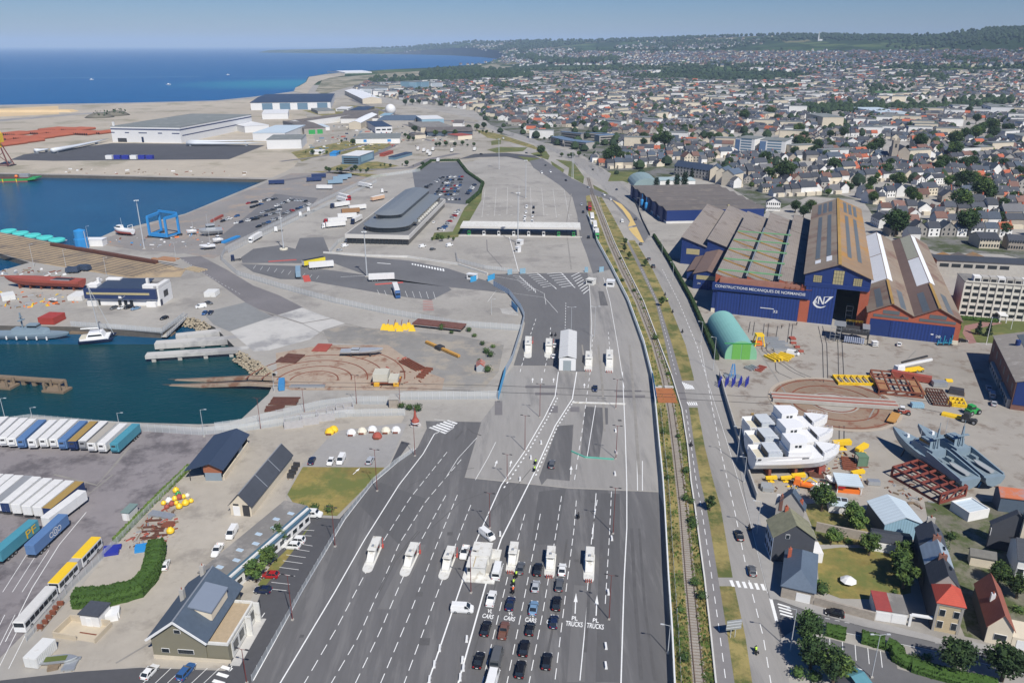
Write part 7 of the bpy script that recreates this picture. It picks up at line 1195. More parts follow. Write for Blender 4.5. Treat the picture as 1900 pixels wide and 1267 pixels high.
stack('pipe_bundle','silver and rust pipe bundle in the depot scrap area',(273,957),(318,965),(277,948),CHROME,5,.6,.6);stack('scrap_chain','scattered rusty chain and shackles on depot ground',(240,1003),(300,1000),(262,966),RUSTD,9,.35,.5,jit=9);stack('scrap_heap','rusty steel frames stacked beside white bus',(66,1170),(80,1170),(118,1118),RUSTM,6,.5,1.0);stack('rusty_plates','rusty plates by the silver pipe bundle',(300,978),(322,978),(303,970),RUSTM,3,1.2,.5);stack('blue_formwork','bright blue formwork panels behind the tall hedge',(247,1026),(300,1018),(250,1014),SKYB,2,2.0,.5);stack('navy_tarpaulins','navy tarpaulined pallets at the yard fence',(188,1033),(222,1028),(196,1018),BLUEY,3,1.4,.8);stack('grey_planks','stack of weathered grey planks near white container',(112,1246),(140,1244),(130,1222),CHROME,5,.7,.5);stack('brown_pallets','dark pallets in corner by the small skiff',(85,1246),(112,1240),(95,1235),TIMB,4,.7,.5);stack('spare_trailer_chassis','black skeletal trailer chassis parked along slate shed',(531,890),(545,890),(558,862),DARKM,4,.7,1.4);stack('white_bales','white wrapped bales behind the pump kiosk',(196,1153),(222,1148),(200,1140),WHITE,3,1.6,1.6)
p,an,W_,D_=fr((95,1226),(128,1229));t=thing('skiff','small grey open skiff with green water inside','skiff',P(110,1228),R(8));part(t,'hull',CHROME,lambda b:hull(b,7.5,2.4,.9,.2,.8,0));pb(t,'bilge',mat('green_bilge',(.10,.13,.03),.8,.1),-2.6,-.7,1.0,1.6,.7,1.06);
p,an,W_,D_=fr((228,965),(241,966),(252,944),2);t=thing('fence_hut','small green-roofed hut at the trailer park fence','hut',p,an);pb(t,'wall',WWALL,0,0,0,W_,4,2.4);pb(t,'roof',mat('grey_green_sheet',(.17,.24,.22),.7,.08),-.2,-.2,2.4,W_+.2,4.3,2.6);pb(t,'door',WHITE,.4,-.06,0,1.3,0,2)
p,an,W_,D_=fr((884,690),(899,690),(905,662),2);t=thing('rusty_hut','little tin hut with rust-streaked roof among bushes','hut',p,an);part(t,'wall',ALUM,lambda b:b.walls(0,0,W_,5,2.2,1.2,'y'));part(t,'roof',mat('rust_streaked_tin',(.35,.24,.20),.8,.2,1,stain=((.45,.08,.04),.5,.8)),lambda b:b.gable(0,0,W_,5,2.25,1.2,.2,.1,'y'))
p,an,W_,D_=fr((722,757),(740,757));t=thing('brick_pump_house','small flat stone pump house on the fenced bend','pump house',p,an);pb(t,'wall',STONE,0,0,0,W_,4,3.2);pb(t,'roof',CONCW,-.2,-.2,3.2,W_+.2,4.2,3.5);pb(t,'door',WHITE,W_-.02,1,0,W_+.1,3,2.8)
container('red container on the quay behind moored grey patrol boat',(72,602),(101,603),(74,590),CRD,h=3.2);container('long white container on the quay below red ship hull',(5,560),(30,556),(8,552),CWH);container('white container beside navy boatyard building',(126,559),(153,559),(128,549),CWH);container('white site cabin at the boatyard entrance fence',(379,552),(400,552),(381,545),CWH)
for(x,y,l,r_)in((136,506,'left navy',5),(157,502,'right navy',-10)):t=thing('boat_trailer',f'{l} tarpaulin-covered trailer beside slipway deck','trailer',P(x,y),R(r_));pb(t,'cover',NAVYR,-3.5,-2,.9,3.5,2,3.2,.4,.4);[part(t,'wheel',TYRE,lambda b:b.tube((x2,-2.1,.5),(x2,-1.8,.5),.5))for x2 in(-1,1)]
t=thing('blue_tank','bright blue tank tower at basin corner','tank',P(153,460));part(t,'tank',SKYB,lambda b:b.lathe([(4,0),(4,6),(3.4,6.2),(3.4,11),(.4,12)],(0,0,0),12));part(t,'ladder',POLE,lambda b:b.beam((3.9,-1.5,0),(3.6,-1.5,11),.3));t=thing('white_fuel_tank','white site hut beside the blue tank','hut',P(175,455));pb(t,'wall',WWALL,-6,-3,0,7,3,4);pb(t,'roof',WSHEET,-6.2,-3.2,4,7.2,3.2,4.4)
stack('blue_cradles','blue steel boat cradles stacked by mesh fence',(416,452),(446,440),(424,446),SKYB,7,1.0,1.0);stack('orange_cradle','orange boat cradle frames behind aluminium boat',(395,435),(414,426),(400,430),ORANGE,3,.8,1.0);stack('red_girder','long red girder near the aluminium boat stern',(393,413),(414,402),(395,411),OXID,2,1.2,1.6);stack('pale_timbers','pale long timbers at the boatyard fence corner',(340,500),(368,506),(344,492),mat('pale_timber',(.48,.38,.24),.9,.15),4,.7,.6);stack('rust_pans','flat rust-orange pans beside slipway deck',(276,480),(326,486),(285,475),mat('rust_pan',(.36,.19,.10),.9,.15),4,2.0,.5,jit=6)
PIPE=mat('red_pipe',(.36,.10,.05),.8,.12,.1,.1);rr_=random.Random(3)
for k,(x,y,n_)in enumerate([(8,269,9),(42,264,9),(14,258,9),(62,258,9),(98,253,9),(30,250,9),(72,247.5,9),(122,248,10),(162,249,9),(192,247.5,5),(104,242,9),(144,242,8)]):
 t=thing('pipe_stack',f'stack of long red steel pipes on the storage ground','pipes',P(x,y),R(72),'red pipe stacks on the storage ground')
 [(part(t,'pipe',PIPE,lambda b:b.tube((-18,-n_*1.9+i*3.8,1.7),(18,-n_*1.9+i*3.8,1.7),1.75,n=10)),part(t,'bore_shade',BLACK,lambda b:b.tube((-18.1,-n_*1.9+i*3.8,1.7),(-18,-n_*1.9+i*3.8,1.7),1.5,n=10)))for i in range(n_)]  # black disc paints the shade inside each open pipe end
BLD=mat('blade_white',(.60,.63,.65),.4,.04,.2)
for(a,c,l,r_)in(((66,285),(95,281),'short blunt end piece of wind turbine blade',2.4),((98,285),(205,262),'long curved wind turbine blade on stands at storage yard',2.7),((347,271),(495,271),'white wind turbine blade on the near rack of dark yard',2.6),((350,268),(490,265),'white wind turbine blade behind the near rack',2.4)):
 p=P(*a);q=P(*c)-p;L_=q.length;t=thing('turbine_blade',l,'turbine blade',p,math.atan2(q.y,q.x));part(t,'blade',BLD,lambda b:b.loft([[(L_*u,w_*math.cos(2*math.pi*i/10)+bend,2.2+hh_*math.sin(2*math.pi*i/10)+r_*.4)for i in range(10)]for u,w_,hh_,bend in((0,r_,r_,0),(.12,r_*1.3,r_*.9,-.6),(.35,r_*1.5,r_*.6,-1.6),(.7,r_*.9,r_*.35,-.8),(1,.15,.12,2.2))]),smooth=True);[pb(t,'stand',CHROME,L_*u-1,-2.4,0,L_*u+1,2.4,1.6)for u in(.05,.75)]
t=thing('yard_trailers','row of blue and white yard frames on the dark storage yard','frames',P(205,295));[pb(t,'frame',BLUEY if k%3 else WHITE,-4+k*9,-3,0,3+k*9,2,4)for k in range(6)];t=thing('sand_fill_wall','long low pale sand heap on the far shore','sand heap',P(50,208));pb(t,'heap',YSAND,-260,-12,0,90,18,4,8,8)
for(x,y,l)in((185,218,'left'),(215,214,'right')):t=thing('spoil_mound',f'{l} dark scrubby spoil mound before the sea','spoil mound',P(x,y));part(t,'mound',mat('spoil',(.14,.13,.10),.95,.3,.05,.3),lambda b:b.lathe([(24,0),(18,4),(10,7),(3,8)],(0,0,0),14),smooth=True);part(t,'scrub',LEAFB,lambda b:leaves(b,(6,-4,7),14,60,2,rnd,.4),fix=False)
#vehicles
def slope(x):return-.24+(x-935)*.00113
def lane(kind,colr,x,y,label,up=True,g='cars queuing in the lanes'):
 s=slope(x);k=-60 if up else 60;car(kind,colr,(x,y+4),(x+s*k,y+4+k),label,g)
for a in[('large_van','white',923,1060,'white camper van beside the big cream control cabin'),('saloon','grey',966,1053,'grey saloon stopped right of the first red-bollard booth'),('suv','black',998,1056,'black off-road car left of the middle red-bollard booth'),('saloon','white',1043,1056,'only white saloon in the car queue, door open'),('hatchback','silver',994,1087,'silver-grey hatchback behind black off-road car in queue'),('estate','grey',1038,1084,'grey-green estate directly behind the white saloon'),('ute','white',912,1110,'white pick-up truck above the first CARS lettering'),('saloon','navy',947,1119,'navy saloon covering the second lane lettering'),('saloon','pale blue',990,1127,'pale blue saloon above third CARS lettering'),('suv','black',1033,1119,'black off-road car behind the grey-green estate'),('estate','black',902,1165,'black estate just below the first CARS lettering'),('ute','brown',935,1169,'brown open-topped pick-up below second CARS lettering'),('hatchback','black',984,1166,'black hatchback just below the third CARS lettering'),('hatchback','navy',1028,1153,'navy hatchback parked over the fourth CARS lettering'),('suv','black',973,1202,'black off-road car between grey van and white line'),('saloon','black',889,1224,'black saloon at the bottom of leftmost car lane'),('large_van','grey',922,1221,'tall grey van in the second queue lane'),('estate','black',1015,1226,'black estate at the bottom of rightmost queue lane'),('estate','black',966,1241,'black car at the bottom edge behind another black car'),('large_van','white',914,1262,'white van cut by the bottom edge of picture'),('estate','grey',1024,860,'grey estate driving up beyond two motorcycles')]:lane(*a)
lane('ute','white',862,1024,'white pick-up facing down left of the control cabin',False,None);lane('saloon','navy',1104,719,'lone dark car coming down past rails',False,None)
car('van','white',(858,1133),(900,1135),'white minibus van standing crosswise over the lane line');car('van','white',(904,996),(925,1012),'white van standing diagonally above the control cabin')
for a in[('hatchback','white',(1029,643),(1029,630),'upper of two white cars beside booth near white shed'),('hatchback','white',(1027,663),(1027,650),'lower of two white cars beside booth near white shed'),('saloon','black',(1371,996),(1364,975),'black car driving up avenue near street lamp'),('hatchback','grey',(1395,1062),(1390,1040),'dark grey car on avenue just before the zebra crossing'),('suv','black',(1212,496),(1207,485),'black car on the avenue beside a small street tree'),('saloon','grey',(1204,482),(1199,470),'grey car on avenue just above the black car'),('hatchback','white',(307,1051),(311,1040),'white hatchback beside the tall clipped hedge'),('hatchback','white',(279,1250),(290,1238),'white hatchback in marked bay before depot house'),('estate','blue',(346,1249),(357,1236),'blue estate in marked bay before depot house'),('hatchback','red',(502,1070),(480,1069),'only bright red car, in depot parking bays'),('hatchback','navy',(488,1098),(470,1097),'navy hatchback in bay nearest the depot house annex'),('suv','white',(541,1016),(525,1015),'nearer of two white off-road cars in depot bays'),('suv','white',(550,1006),(535,1005),'farther of two white off-road cars in depot bays'),('ute','white',(404,1024),(398,1035),'white pick-up with rusty load behind depot offices'),('van','white',(431,992),(424,1004),'white van close behind the flat-roofed depot offices'),('saloon','navy',(579,857),(583,848),'navy car at left end of row above lawn'),('hatchback','white',(614,859),(610,866),'white hatchback beside white van above the lawn'),('van','white',(633,856),(629,864),'white van parked above the lawn'),('estate','silver',(687,857),(692,848),'silver sheeted car at right end of row above lawn'),('hatchback','black',(1548,1141),(1530,1137),'black hatchback parked by the stone garden wall'),('hatchback','grey',(212,573),(205,575),'grey car first in row before navy boatyard building'),('hatchback','white',(226,573),(219,575),'white car second in row before navy boatyard building'),('suv','black',(239,572),(232,574),'black car third in row before navy boatyard building'),('saloon','pale blue',(252,574),(245,576),'pale blue car fourth in row before navy boatyard building'),('saloon','grey',(387,564),(394,565),'dark grey car nearest the white site cabin'),('van','white',(373,571),(366,572),'small white van on grey tarmac near harbour gangway'),('hatchback','blue',(380,583),(374,588),'blue hatchback tucked beside a navy car'),('saloon','navy',(391,582),(385,588),'navy saloon on pale tarmac near gangway'),('hatchback','black',(305,592),(299,594),'black car behind the quay mesh fence'),('van','white',(1471,658),(1483,660),'white van beside yellow steel frames in shipyard'),('hatchback','white',(1668,641),(1669,634),'small white car before twin-gable hall'),('saloon','black',(1785,634),(1798,634),'black saloon at corner of twin-gable hall'),('saloon','black',(1779,609),(1780,600),'black car parked along side of the twin-gable hall'),('saloon','silver',(1834,722),(1832,712),'farthest of three cars in the brick workshop shade'),('van','silver',(1840,735),(1838,724),'middle van of three in the brick workshop shade'),('hatchback','silver',(1843,751),(1841,742),'nearest of three cars in the brick workshop shade')]:car(*a)
for x,y,k,c_ in[(977,386,'van','white'),(976,395.5,'suv','white'),(974,406,'van','white'),(973,414,'van','white'),(990,387,'suv','black'),(989.4,396,'hatchback','black'),(988,403,'hatchback','white'),(987,414,'van','white')]:car(k,c_,(x,y),(x-.8,y+8),f'{c_} {CWORD[k]} waiting above the toll canopy',None,detail=False)
for x,y,k,c_,q in[(1012,308,'hatchback','black',(1005,300)),(1005,322,'van','white',(1012,330)),(1021,320,'suv','white',(1030,327)),(1079,381,'hatchback','silver',(1080,390)),(1082,395,'hatchback','black',(1083,405)),(1092,349,'hatchback','silver',(1102,353)),(1100,316,'hatchback','black',(1092,309)),(1120,363,'suv','white',(1130,367)),(1133,371,'hatchback','white',(1141,379)),(1144,353,'hatchback','navy',(1137,344)),(1179,408,'hatchback','navy',(1172,397)),(1154,412,'van','white',(1148,402)),(1189,454,'hatchback','grey',(1184,444)),(1092,442,'hatchback','black',(1093,450)),(1050,336,'hatchback','black',(1058,341)),(893,287,'hatchback','black',(905,286)),(977,285,'hatchback','grey',(988,287)),(933,258,'van','white',(925,256)),(735,396-20,'hatchback','black',(739,372)),(814,440-14,'hatchback','black',(820,418)),(805,414,'hatchback','white',(812,406))]:
 car(k,c_,(x,y),q,f'{c_} {CWORD[k]} on the port road system',None,detail=False)
rc=random.Random(21);LOTC=['white','silver','grey','black','navy','white','blue','grey','black','silver','red']
def lot(a,b_,n,label,face,skip=.06,kinds=('hatchback','saloon','suv','estate')):
 for i in range(n):
  if rc.random()<skip:continue
  u=(i+.5)/n;x=a[0]+(b_[0]-a[0])*u;y=a[1]+(b_[1]-a[1])*u;c_=rc.choice(LOTC);k=rc.choice(kinds);s=rc.choice((-1,1));car(k,c_,(x,y),(x+face[0]*s,y+face[1]*s),f'{c_} {CWORD[k]} {label}','cars parked in '+label[-22:].split(' in ')[-1],detail=False)
for r_ in range(7):
 f=r_/6;lot((805+f*24,363-f*33),(851+f*9,362-f*33),9 if r_<5 else 7,'in the ferry car park',(-10,4),.1)
lot((776,358),(824,329),11,'in left edge row of ferry car park',(14,3),.05);lot((866,362),(881,343),8,'in right edge row of ferry car park',(12,2),0);lot((803,372),(856,371),8,'in front row of ferry car park',(1,8),.05);lot((818,430),(853,390),12,'in row beside the ferry terminal',(12,2),.1)
for a,b_,n in[((435,416),(480,407),6),((484,397),(522,386),6),((457,379),(510,371),7),((466,387),(487,379),4),((511,384),(543,372),6),((477,423),(500,413),4),((505,410),(522,406),3),((525,399),(575,380),10),((492,372),(515,370),4),((535,372),(570,375),6),((410,413),(443,401),5),((458,410),(520,395),8)]:lot(a,b_,n,'in the compound beside the boatyard',(12,-3),.04)
for x,y,c_ in[(648,448,'white'),(640,458,'white'),(630,466,'silver'),(784,459,'white'),(803,464,'grey'),(834,457,'white')]:car('van' if c_=='white' else 'hatchback',c_,(x,y),(x+8,y-2),f'{c_} vehicle on the forecourt of ferry terminal','vehicles on the terminal forecourt',detail=False)
for k in range(16):x=698+k*3.2;c_=rc.choice(LOTC);car('hatchback',c_,(x,247.5+(k%3)*1.6),(x+1,244),f'{c_} car on the showroom forecourt','cars on the showroom forecourt',detail=False)
for i,(x,y,c_)in enumerate([(1640,1000+0,'black')]):car('hatchback',c_,(1650,1022),(1663,1028),'long black car in the shade of the white garage row')
hl=[((994,860),(998,850),'hi','behind another motorcycle below grey estate'),((992,873),(996,862),'hi','nearest to viewer below the grey estate'),((958,1069),(961,1055),'hi','at the head of motorcycles between queues'),((953,1084),(956,1070),'hi','second of the motorcycles between queues'),((952,1098),(955,1085),'or','behind the hi-vis riders between queues'),((1073,960),(1076,945),'bl','alone in the wide empty lanes'),((1402,1210),(1396,1190),'hi','on the avenue near the bottom edge'),((1390,982),(1384,960),'bl','at the avenue kerb beside dark house shadow'),((1266,617),(1262,600),'bl','on avenue level with turquoise hangar'),((1248,580),(1244,562),'bl','on the avenue beside blue annex hedge'),((1238,559),(1234,545),'hi','on avenue, nearer of two close riders'),((1234,548),(1230,535),'bl','on avenue, farther of two close riders'),((1024,623),(1025,612),'bl','left of a pair above the two white cars'),((1031,623),(1032,612),'bl','right of a pair above the two white cars'),((1282,827),(1278,815),'bl','on the cycle path beside railway')]
for a,b_,j,wh in hl:biker(a,b_,'',j,'black' if j!='or' else 'red',wh)
st=figure('walker_figure',False,BLJ)
for px,l,rz in[((1450,610),'person in dark clothes walking across yard before blue doors',1.0),((1478,604),'person standing by the brick pillar of lettered hall',2.0),((996,416),'person standing beside cars above toll canopy',0)]:o=dup(st,P(*px),rz,l);o.name='person'
drop(st)
t=thing('recovery_truck','orange recovery truck with crane arm below white vessel hulls','truck',P(1496,905));t.rotation_euler.z=R(158);pb(t,'cab',ORANGE,1.6,-1.1,.7,3.6,1.1,2.7,.25,.12);part(t,'windscreen',GLASS,lambda b:b.poly([(3.62,-.9,1.7),(3.62,.9,1.7),(3.38,.85,2.5),(3.38,-.85,2.5)]));pb(t,'flatbed',ORANGE,-4,-1.15,.9,1.5,1.15,1.6);part(t,'crane_arm',YELLOW,lambda b:(b.beam((1.0,0,1.6),(-.5,0,3.6),.35),b.beam((-.5,0,3.6),(-2.6,0,2.4),.3)));[wheel(t,x,s*1.1,.5,.35,s)for x in(-2.8,2.4)for s in(-1,1)]
t=thing('flatbed_truck','white crew-cab truck with covered bed beside lawn bushes','truck',P(574,958));q=P(596,959)-P(574,958);t.rotation_euler.z=math.atan2(q.y,q.x);part(t,'cab',WHITE,lambda b:b.loft([[(x,-w_,.5),(x,w_,.5),(x,w_*.9,z),(x,-w_*.9,z)]for x,w_,z in((-.2,1,2.1),(2.0,1,2.1),(2.7,1,1.35),(3.4,.95,1.15),(3.6,.8,.9))]));part(t,'windscreen',GLASS,lambda b:b.poly([(2.62,-.86,1.42),(2.62,.86,1.42),(2.05,.8,2.12),(2.05,-.8,2.12)]));[pb(t,'side_window',GLASS,x,s*.97-.03,1.4,x+.85,s*.97+.03,1.95)for x in(0,1.0)for s in(-1,1)];pb(t,'bed',mat('dusty_white',(.58,.57,.54),.7,.1,1),-3.2,-1.05,.7,-.25,1.05,2.2,.06,.1);[wheel(t,x,s*1.0,.4,.25,s)for x in(-2.2,2.5)for s in(-1,1)]
TB=lambda n,c:mat('trailer_'+n,c,.55,.08,.5,.06)
tb_blue=TB('blue',(.10,.19,.36));tb_teal=TB('teal',(.07,.27,.34));tb_navy=TB('navy',(.02,.04,.12));tb_och=TB('ochre',(.36,.24,.07));tb_grey=TB('grey',(.28,.285,.29));tb_yel=TB('yellow',(.72,.60,.04));tb_bl2=TB('paleblue',(.22,.33,.42));tb_beige=TB('beige',(.40,.37,.31));tb_org=TB('orange_white',(.60,.40,.26))
names=['leftmost white','second white','third white','fourth white','blue','fifth white','sixth white','white','second blue','ochre-roofed blue','grey-fronted white','beige-roofed','last white','graphic-covered teal']
xs=[(-26,829),(-8,831),(10,832),(26,833.5),(43,835.5),(63,836),(84,834.5),(103,835),(119,838),(138,839),(157,838.5),(173,842),(192,843.5),(215,844)]
sk_=[None]*4+[(tb_blue,tb_blue)]+[None]*3+[(tb_blue,tb_blue),(tb_navy,tb_och),(tb_grey,None),(None,tb_beige),None,(tb_teal,tb_teal)]
for i,(x,y)in enumerate(xs):
 n_=P(x,y);d=(P(x+43,y-40)-n_).normalized();far=n_+d*13.6;f_=proj(far);s_=sk_[i]or(None,None)
 trailer(f_,(x,y),f'{names[i]} trailer in the quayside row, fridge end towards the viewer',side=s_[0],roof=s_[1],rear=s_[0],fridge=True,group='trailers in the quayside row')
nm2=['leftmost white','second white','third white','grey-roofed','navy-backed white','fourth white','fifth white','sixth white','ochre-roofed blue']
ps=[(-40,953),(-21,955),(-4,956),(13,957),(33,960),(54,962),(74,963),(91,966)]
for i,(x,y)in enumerate([(-55,950),(-36,951),(-18,953),(0,954),(14,956),(34,959),(54,962),(74,964),(92,966)]):
 trailer((x,y),(x+60,y-50),f'{nm2[i]} trailer in the slanted second row',side=(tb_navy if i==8 else None),roof=(tb_och if i==8 else tb_grey if i==3 else None),rear=(tb_navy if i in(4,8)else None),fridge=False,group='trailers in the slanted second row')
trailer((89,984),(152,936),'long white trailer parked just in front of the slanted row',fridge=False)
t=trailer((60,1036),(132,968),'blue trailer with white ring emblem on its side',side=tb_blue,roof=tb_blue,rear=tb_blue,fridge=False)
def side_art(t,fn,m,name='emblem'):b=MB().use(m);fn(b);return b.build(name,t,fix=False)
side_art(t,lambda b:[b.loft([[(c_+r*math.cos(a),-1.31,2.55+r*math.sin(a))for a in[2*math.pi*k/20 for k in range(20)]]for r in(r0,r0-.22)],cap=False)for c_,r0 in((1.2,1.15),(-.4,.75),(1.2,.6),(2.8,.75))],WHITE)
trailer_pf=trailer((-2,1048),(72,984),'teal trailer with big yellow letters near its front',side=tb_teal,roof=tb_teal,rear=tb_teal,fridge=False);wt=wall_text(trailer_pf,'PF',2.0,1.5,2.1,3.6,-1.31,YELLOW)
def lorry(a,b_,label,cab=WHITE,side=None,roof=None,group=None):trailer(a,b_,label,side=side,roof=roof,cab=cab,fridge=False,group=group)
lorry((484,441),(458,456),'white lorry driving down the fenced compound road');lorry((667,346),(690,350),'white lorry turning at top of lorry park');lorry((630,367),(657,374),'red-cabbed white lorry, upper of two red cabs',RED);lorry((627,373),(654,380),'red-cabbed white lorry, lower of two red cabs',RED);lorry((648,382),(622,386),'navy-cabbed white lorry facing left in the lorry park',NAVY);lorry((641,420),(600,424),'white lorry with many wheels, nearest in lorry park');lorry((643,412),(606,416),'white trailer lorry with red cab just behind nearest white lorry',RED);lorry((670,408),(650,419),'navy-cabbed white lorry beside the terminal podium',NAVY);lorry((733,537),(741,561),'lorry with blue cab facing the viewer on the dark apron',BLUE);lorry((1094,384),(1095,399),'dark red flat lorry at the head of lorry line',RED,RUSTM,RUSTM);lorry((1098,404),(1100,420),'white lorry second in line beside the railway');lorry((1103,419),(1106,438),'white lorry third in line beside the railway');lorry((1107,434),(1109,455),'green-sheeted lorry last in line beside the railway',GREEN,mat('green_sheet',(.06,.12,.07),.8,.1),None)
trailer((617,352),(582,352),'big white trailer standing alone above car compound',fridge=False);trailer((499,343),(532,342),'navy trailer with yellow lettering at basin edge',side=tb_navy,roof=tb_navy,fridge=False);trailer((569,338),(597,336.5),'navy trailer nearest the hedge in the upper park',side=tb_navy,roof=tb_navy,fridge=False);trailer((578,331),(612,330),'navy trailer just behind another navy trailer',side=tb_navy,roof=tb_navy,fridge=False);trailer((608,343),(640,341),'pale blue trailer with yellow end in upper park',side=tb_bl2,roof=tb_bl2,rear=tb_yel,fridge=False);trailer((618,336),(648,334),'middle pale blue trailer in upper park',side=tb_bl2,roof=tb_bl2,fridge=False);trailer((627,333),(657,330),'farthest pale blue trailer in upper park',side=tb_bl2,roof=tb_bl2,fridge=False)
trailer((712,370),(674,378),'white trailer with orange end beside terminal fence',side=tb_org,fridge=False);trailer((634,398),(672,395),'brown-sided open trailer with blue headboard',side=TB('brown',(.30,.17,.08)),roof=TB('brown',(.30,.17,.08)),rear=tb_navy,fridge=False);trailer((648,392),(683,388),'white trailer behind the brown-sided trailer',fridge=False);trailer((627,407),(660,405),'plain white trailer between brown-sided and nearest lorry',fridge=False);trailer((563,496),(608,487),'black-roofed trailer with yellow side on the apron',side=tb_yel,roof=mat('black_sheet',(.03,.03,.032),.6,.1),fridge=False);trailer((574,500),(620,496),'white trailer in front of black-roofed trailer',fridge=False);trailer((554,518),(553.6,499),'pale blue trailer seen end-on beside a red marking',side=tb_bl2,roof=tb_bl2,rear=tb_bl2,fridge=False);trailer((684.6,522),(732,520),'big white trailer by the tall mast on apron',fridge=False)
rt=random.Random(2)
for k,(x,y)in enumerate([(786,283),(793,286),(797,290),(803,281),(812,302),(838,283),(880,281),(775,280)]):trailer((x,y),(x+3,y-3),f'small far white lorry at the port entrance','',None,cab=rt.choice((WHITE,RED,GREEN)),fridge=False,group='far lorries at the port entrance',L_=8.0)
for x,y,l,m in((437,484,'navy lorry tractor without trailer at fence corner',NAVY),(516,430,'white lorry tractor on compound road',WHITE),(561,402,'white lorry tractor beside car compound fence',WHITE),(576,393,'white lorry tractor near the round kerb island',WHITE),(712,358,'white lorry tractor left of terminal roof',WHITE)):
 t=thing('lorry_tractor',l,'lorry tractor',P(x,y),R(200));pb(t,'cab',m,.3,-1.2,.6,2.5,1.2,3.5,.2,.1);part(t,'windscreen',GLASS,lambda b:b.poly([(2.45,-1.0,1.9),(2.45,1.0,1.9),(2.36,1.0,2.9),(2.36,-1.0,2.9)]));pb(t,'chassis',DARKM,-3.4,-.5,.6,.2,.5,1.0);[wheel(t,x2,s*1.2,s=s)for x2 in(-2.4,1.4)for s in(-1,1)]
def bus(near,far,label,m,L_,joint=False):
 p=P(*near);q=P(*far)-p;d=q.normalized();t=thing('articulated_bus' if joint else 'bus',label,'bus',p,math.atan2(d.y,d.x));segs=[(0,L_)]if not joint else[(0,L_*.43),(L_*.52,L_)]
 for i,(x0,x1)in enumerate(segs):
  s_=part(t,'bus_body' if not joint else('rear_section','front_section')[i],WHITE,lambda b:b.box(x0,-1.27,.35,x1,1.27,2.9));pb(s_,'roof',m,x0,-1.25,2.9,x1,1.25,3.1,.1,.12)
  n=int((x1-x0)/1.7)
  for k in range(n):
   for s in(-1,1):pb(t,'side_window',GLASS,x0+.3+k*(x1-x0-.5)/n,s*1.27-.03,1.35,x0+.3+(k+.9)*(x1-x0-.5)/n,s*1.27+.03,2.5)
  for x in(x0+2.0,x1-2.2):
   for s in(-1,1):wheel(t,x,s*1.28,s=s)
 if joint:pb(t,'bellows',mat('grey_bellows',(.36,.36,.37),.8,.1,1,stripe=('x',.4,.25)),L_*.43,-1.15,.5,L_*.52,1.15,2.95)
 pb(t,'rear_window',GLASS,-.04,-1.1,1.7,.0,1.1,2.75);pb(t,'windscreen',GLASS,L_,-1.1,1.2,L_+.04,1.1,2.7)
bus((103,1101),(178,1019),'yellow-roofed white articulated bus at the yard fence',YELLOW,18,True);bus((39,1175),(99,1107),'white-roofed single bus behind articulated bus',mat('dusty_white',(.58,.57,.54),.7,.1,1),12)
#lamps, masts, signs
for(x,yb,yt,bl,l)in((268,462,371,0,'tall floodlight mast by the trawler at the basin edge'),(681,513,429,0,'tall floodlight mast on dark apron beside white trailer'),(526.5,463,387,1,'tall floodlight mast rising from round kerb ring'),(961,452,357,0,'tall floodlight mast through the toll canopy'),(975.5,368,297,0,'tall floodlight mast on the upper toll apron'),(926,314,258,0,'tall floodlight mast at apron end near roundabout')):mast((x,yb),yt,l,'crown',POLE,'floodlight masts','floodlight mast',name='floodlight_mast',r=.3,block=bool(bl))
for x in(1061,1063.5):mast((x,331),279,f'twin tall mast on grass by avenue, {"left" if x<1062 else "right"} one','single',POLE,'twin masts','floodlight mast',name='floodlight_mast',r=.22)
for(x,yb,yt,w_)in((543,1150,1067,'by the depot bays'),(622,1014,941,'at the crew-cab truck'),(700,911,834,'at the lawn corner'),(458,1267,1204,'at the bottom edge beside depot house'),(874,1100,1021,'in front of the cream control cabin'),(1130,1149,1067,'beside the TRUCKS lettering'),(1137.5,990,905,'above the lorry lanes'),(1001.6,774,713,'on the white line below white shed'),(974,836,771,'on the curving white line'),(941,890,843,'at the end of dark carriageway'),(1142.6,758,704,'at the row of white teeth marks'),(1142.6,851,790,'beside the dark central patch'),(909,980,915,'above the diagonal white van'),(484,797,739,'at the quay corner fence'),(565,766,721,'among grey caissons'),(662,751,696,'on the fence bend'),(742.6,758,713,'by the stone pump house'),(770,846,790,'in front of the red and white buoy')):mast((x,yb),yt,f'slender maroon lamp post {w_}','double',POLER,'maroon lamp posts',ang=R(-15))
for(x,yb,yt,w_,hd)in((1059.5,617,570,'above white inspection shed','double'),(1103,626,569,'right of the white inspection shed','double'),(1404,991,930,'beside the row of dark houses','single'),(1466,1207,1130,'with small blue sign between street trees','single'),(1617,1256,1177,'with two heads in corner car park','double'),(1300.7,636,597,'on the avenue by turquoise hangar','single'),(1323,687,626,'on avenue beside blue props','single'),(1367,856,792,'at avenue wall by white hulls','single'),(1248,520,487,'on avenue opposite brown annex','single'),(1228,472,446,'on avenue near the long blue hall','single'),(1186,396,368,'beside the ochre median','single'),(379,810,760,'on the quay by the open store','single'),(222,793,766,'on quay behind the trailer row','single'),(62,784,756,'on quay at left end of mesh fence','single'),(13,790,739,'on quay at the far left','single'),(327,483,450,'at the boatyard fence corner','double'),(63,495,453,'on slipway deck, left one','single'),(125,507,463,'on slipway deck, middle one','single'),(198,512,478,'on slipway deck, right one','single'),(166,456,420,'beside the blue tank','single'),(509,727,692,'at the slip rail foot','single'),(1239,1212,1160,'at the tall fence near bottom','single'),(1380,850+45,848,'inside wall under white hulls','single'),(912,592-8,555,'at the blue port gate','single')):mast((x,yb),yt,f'grey street lamp {w_}',hd,POLE,'grey street lamps',ang=R(170)if x>1150 and hd=='single' else 0,arm=2.0)
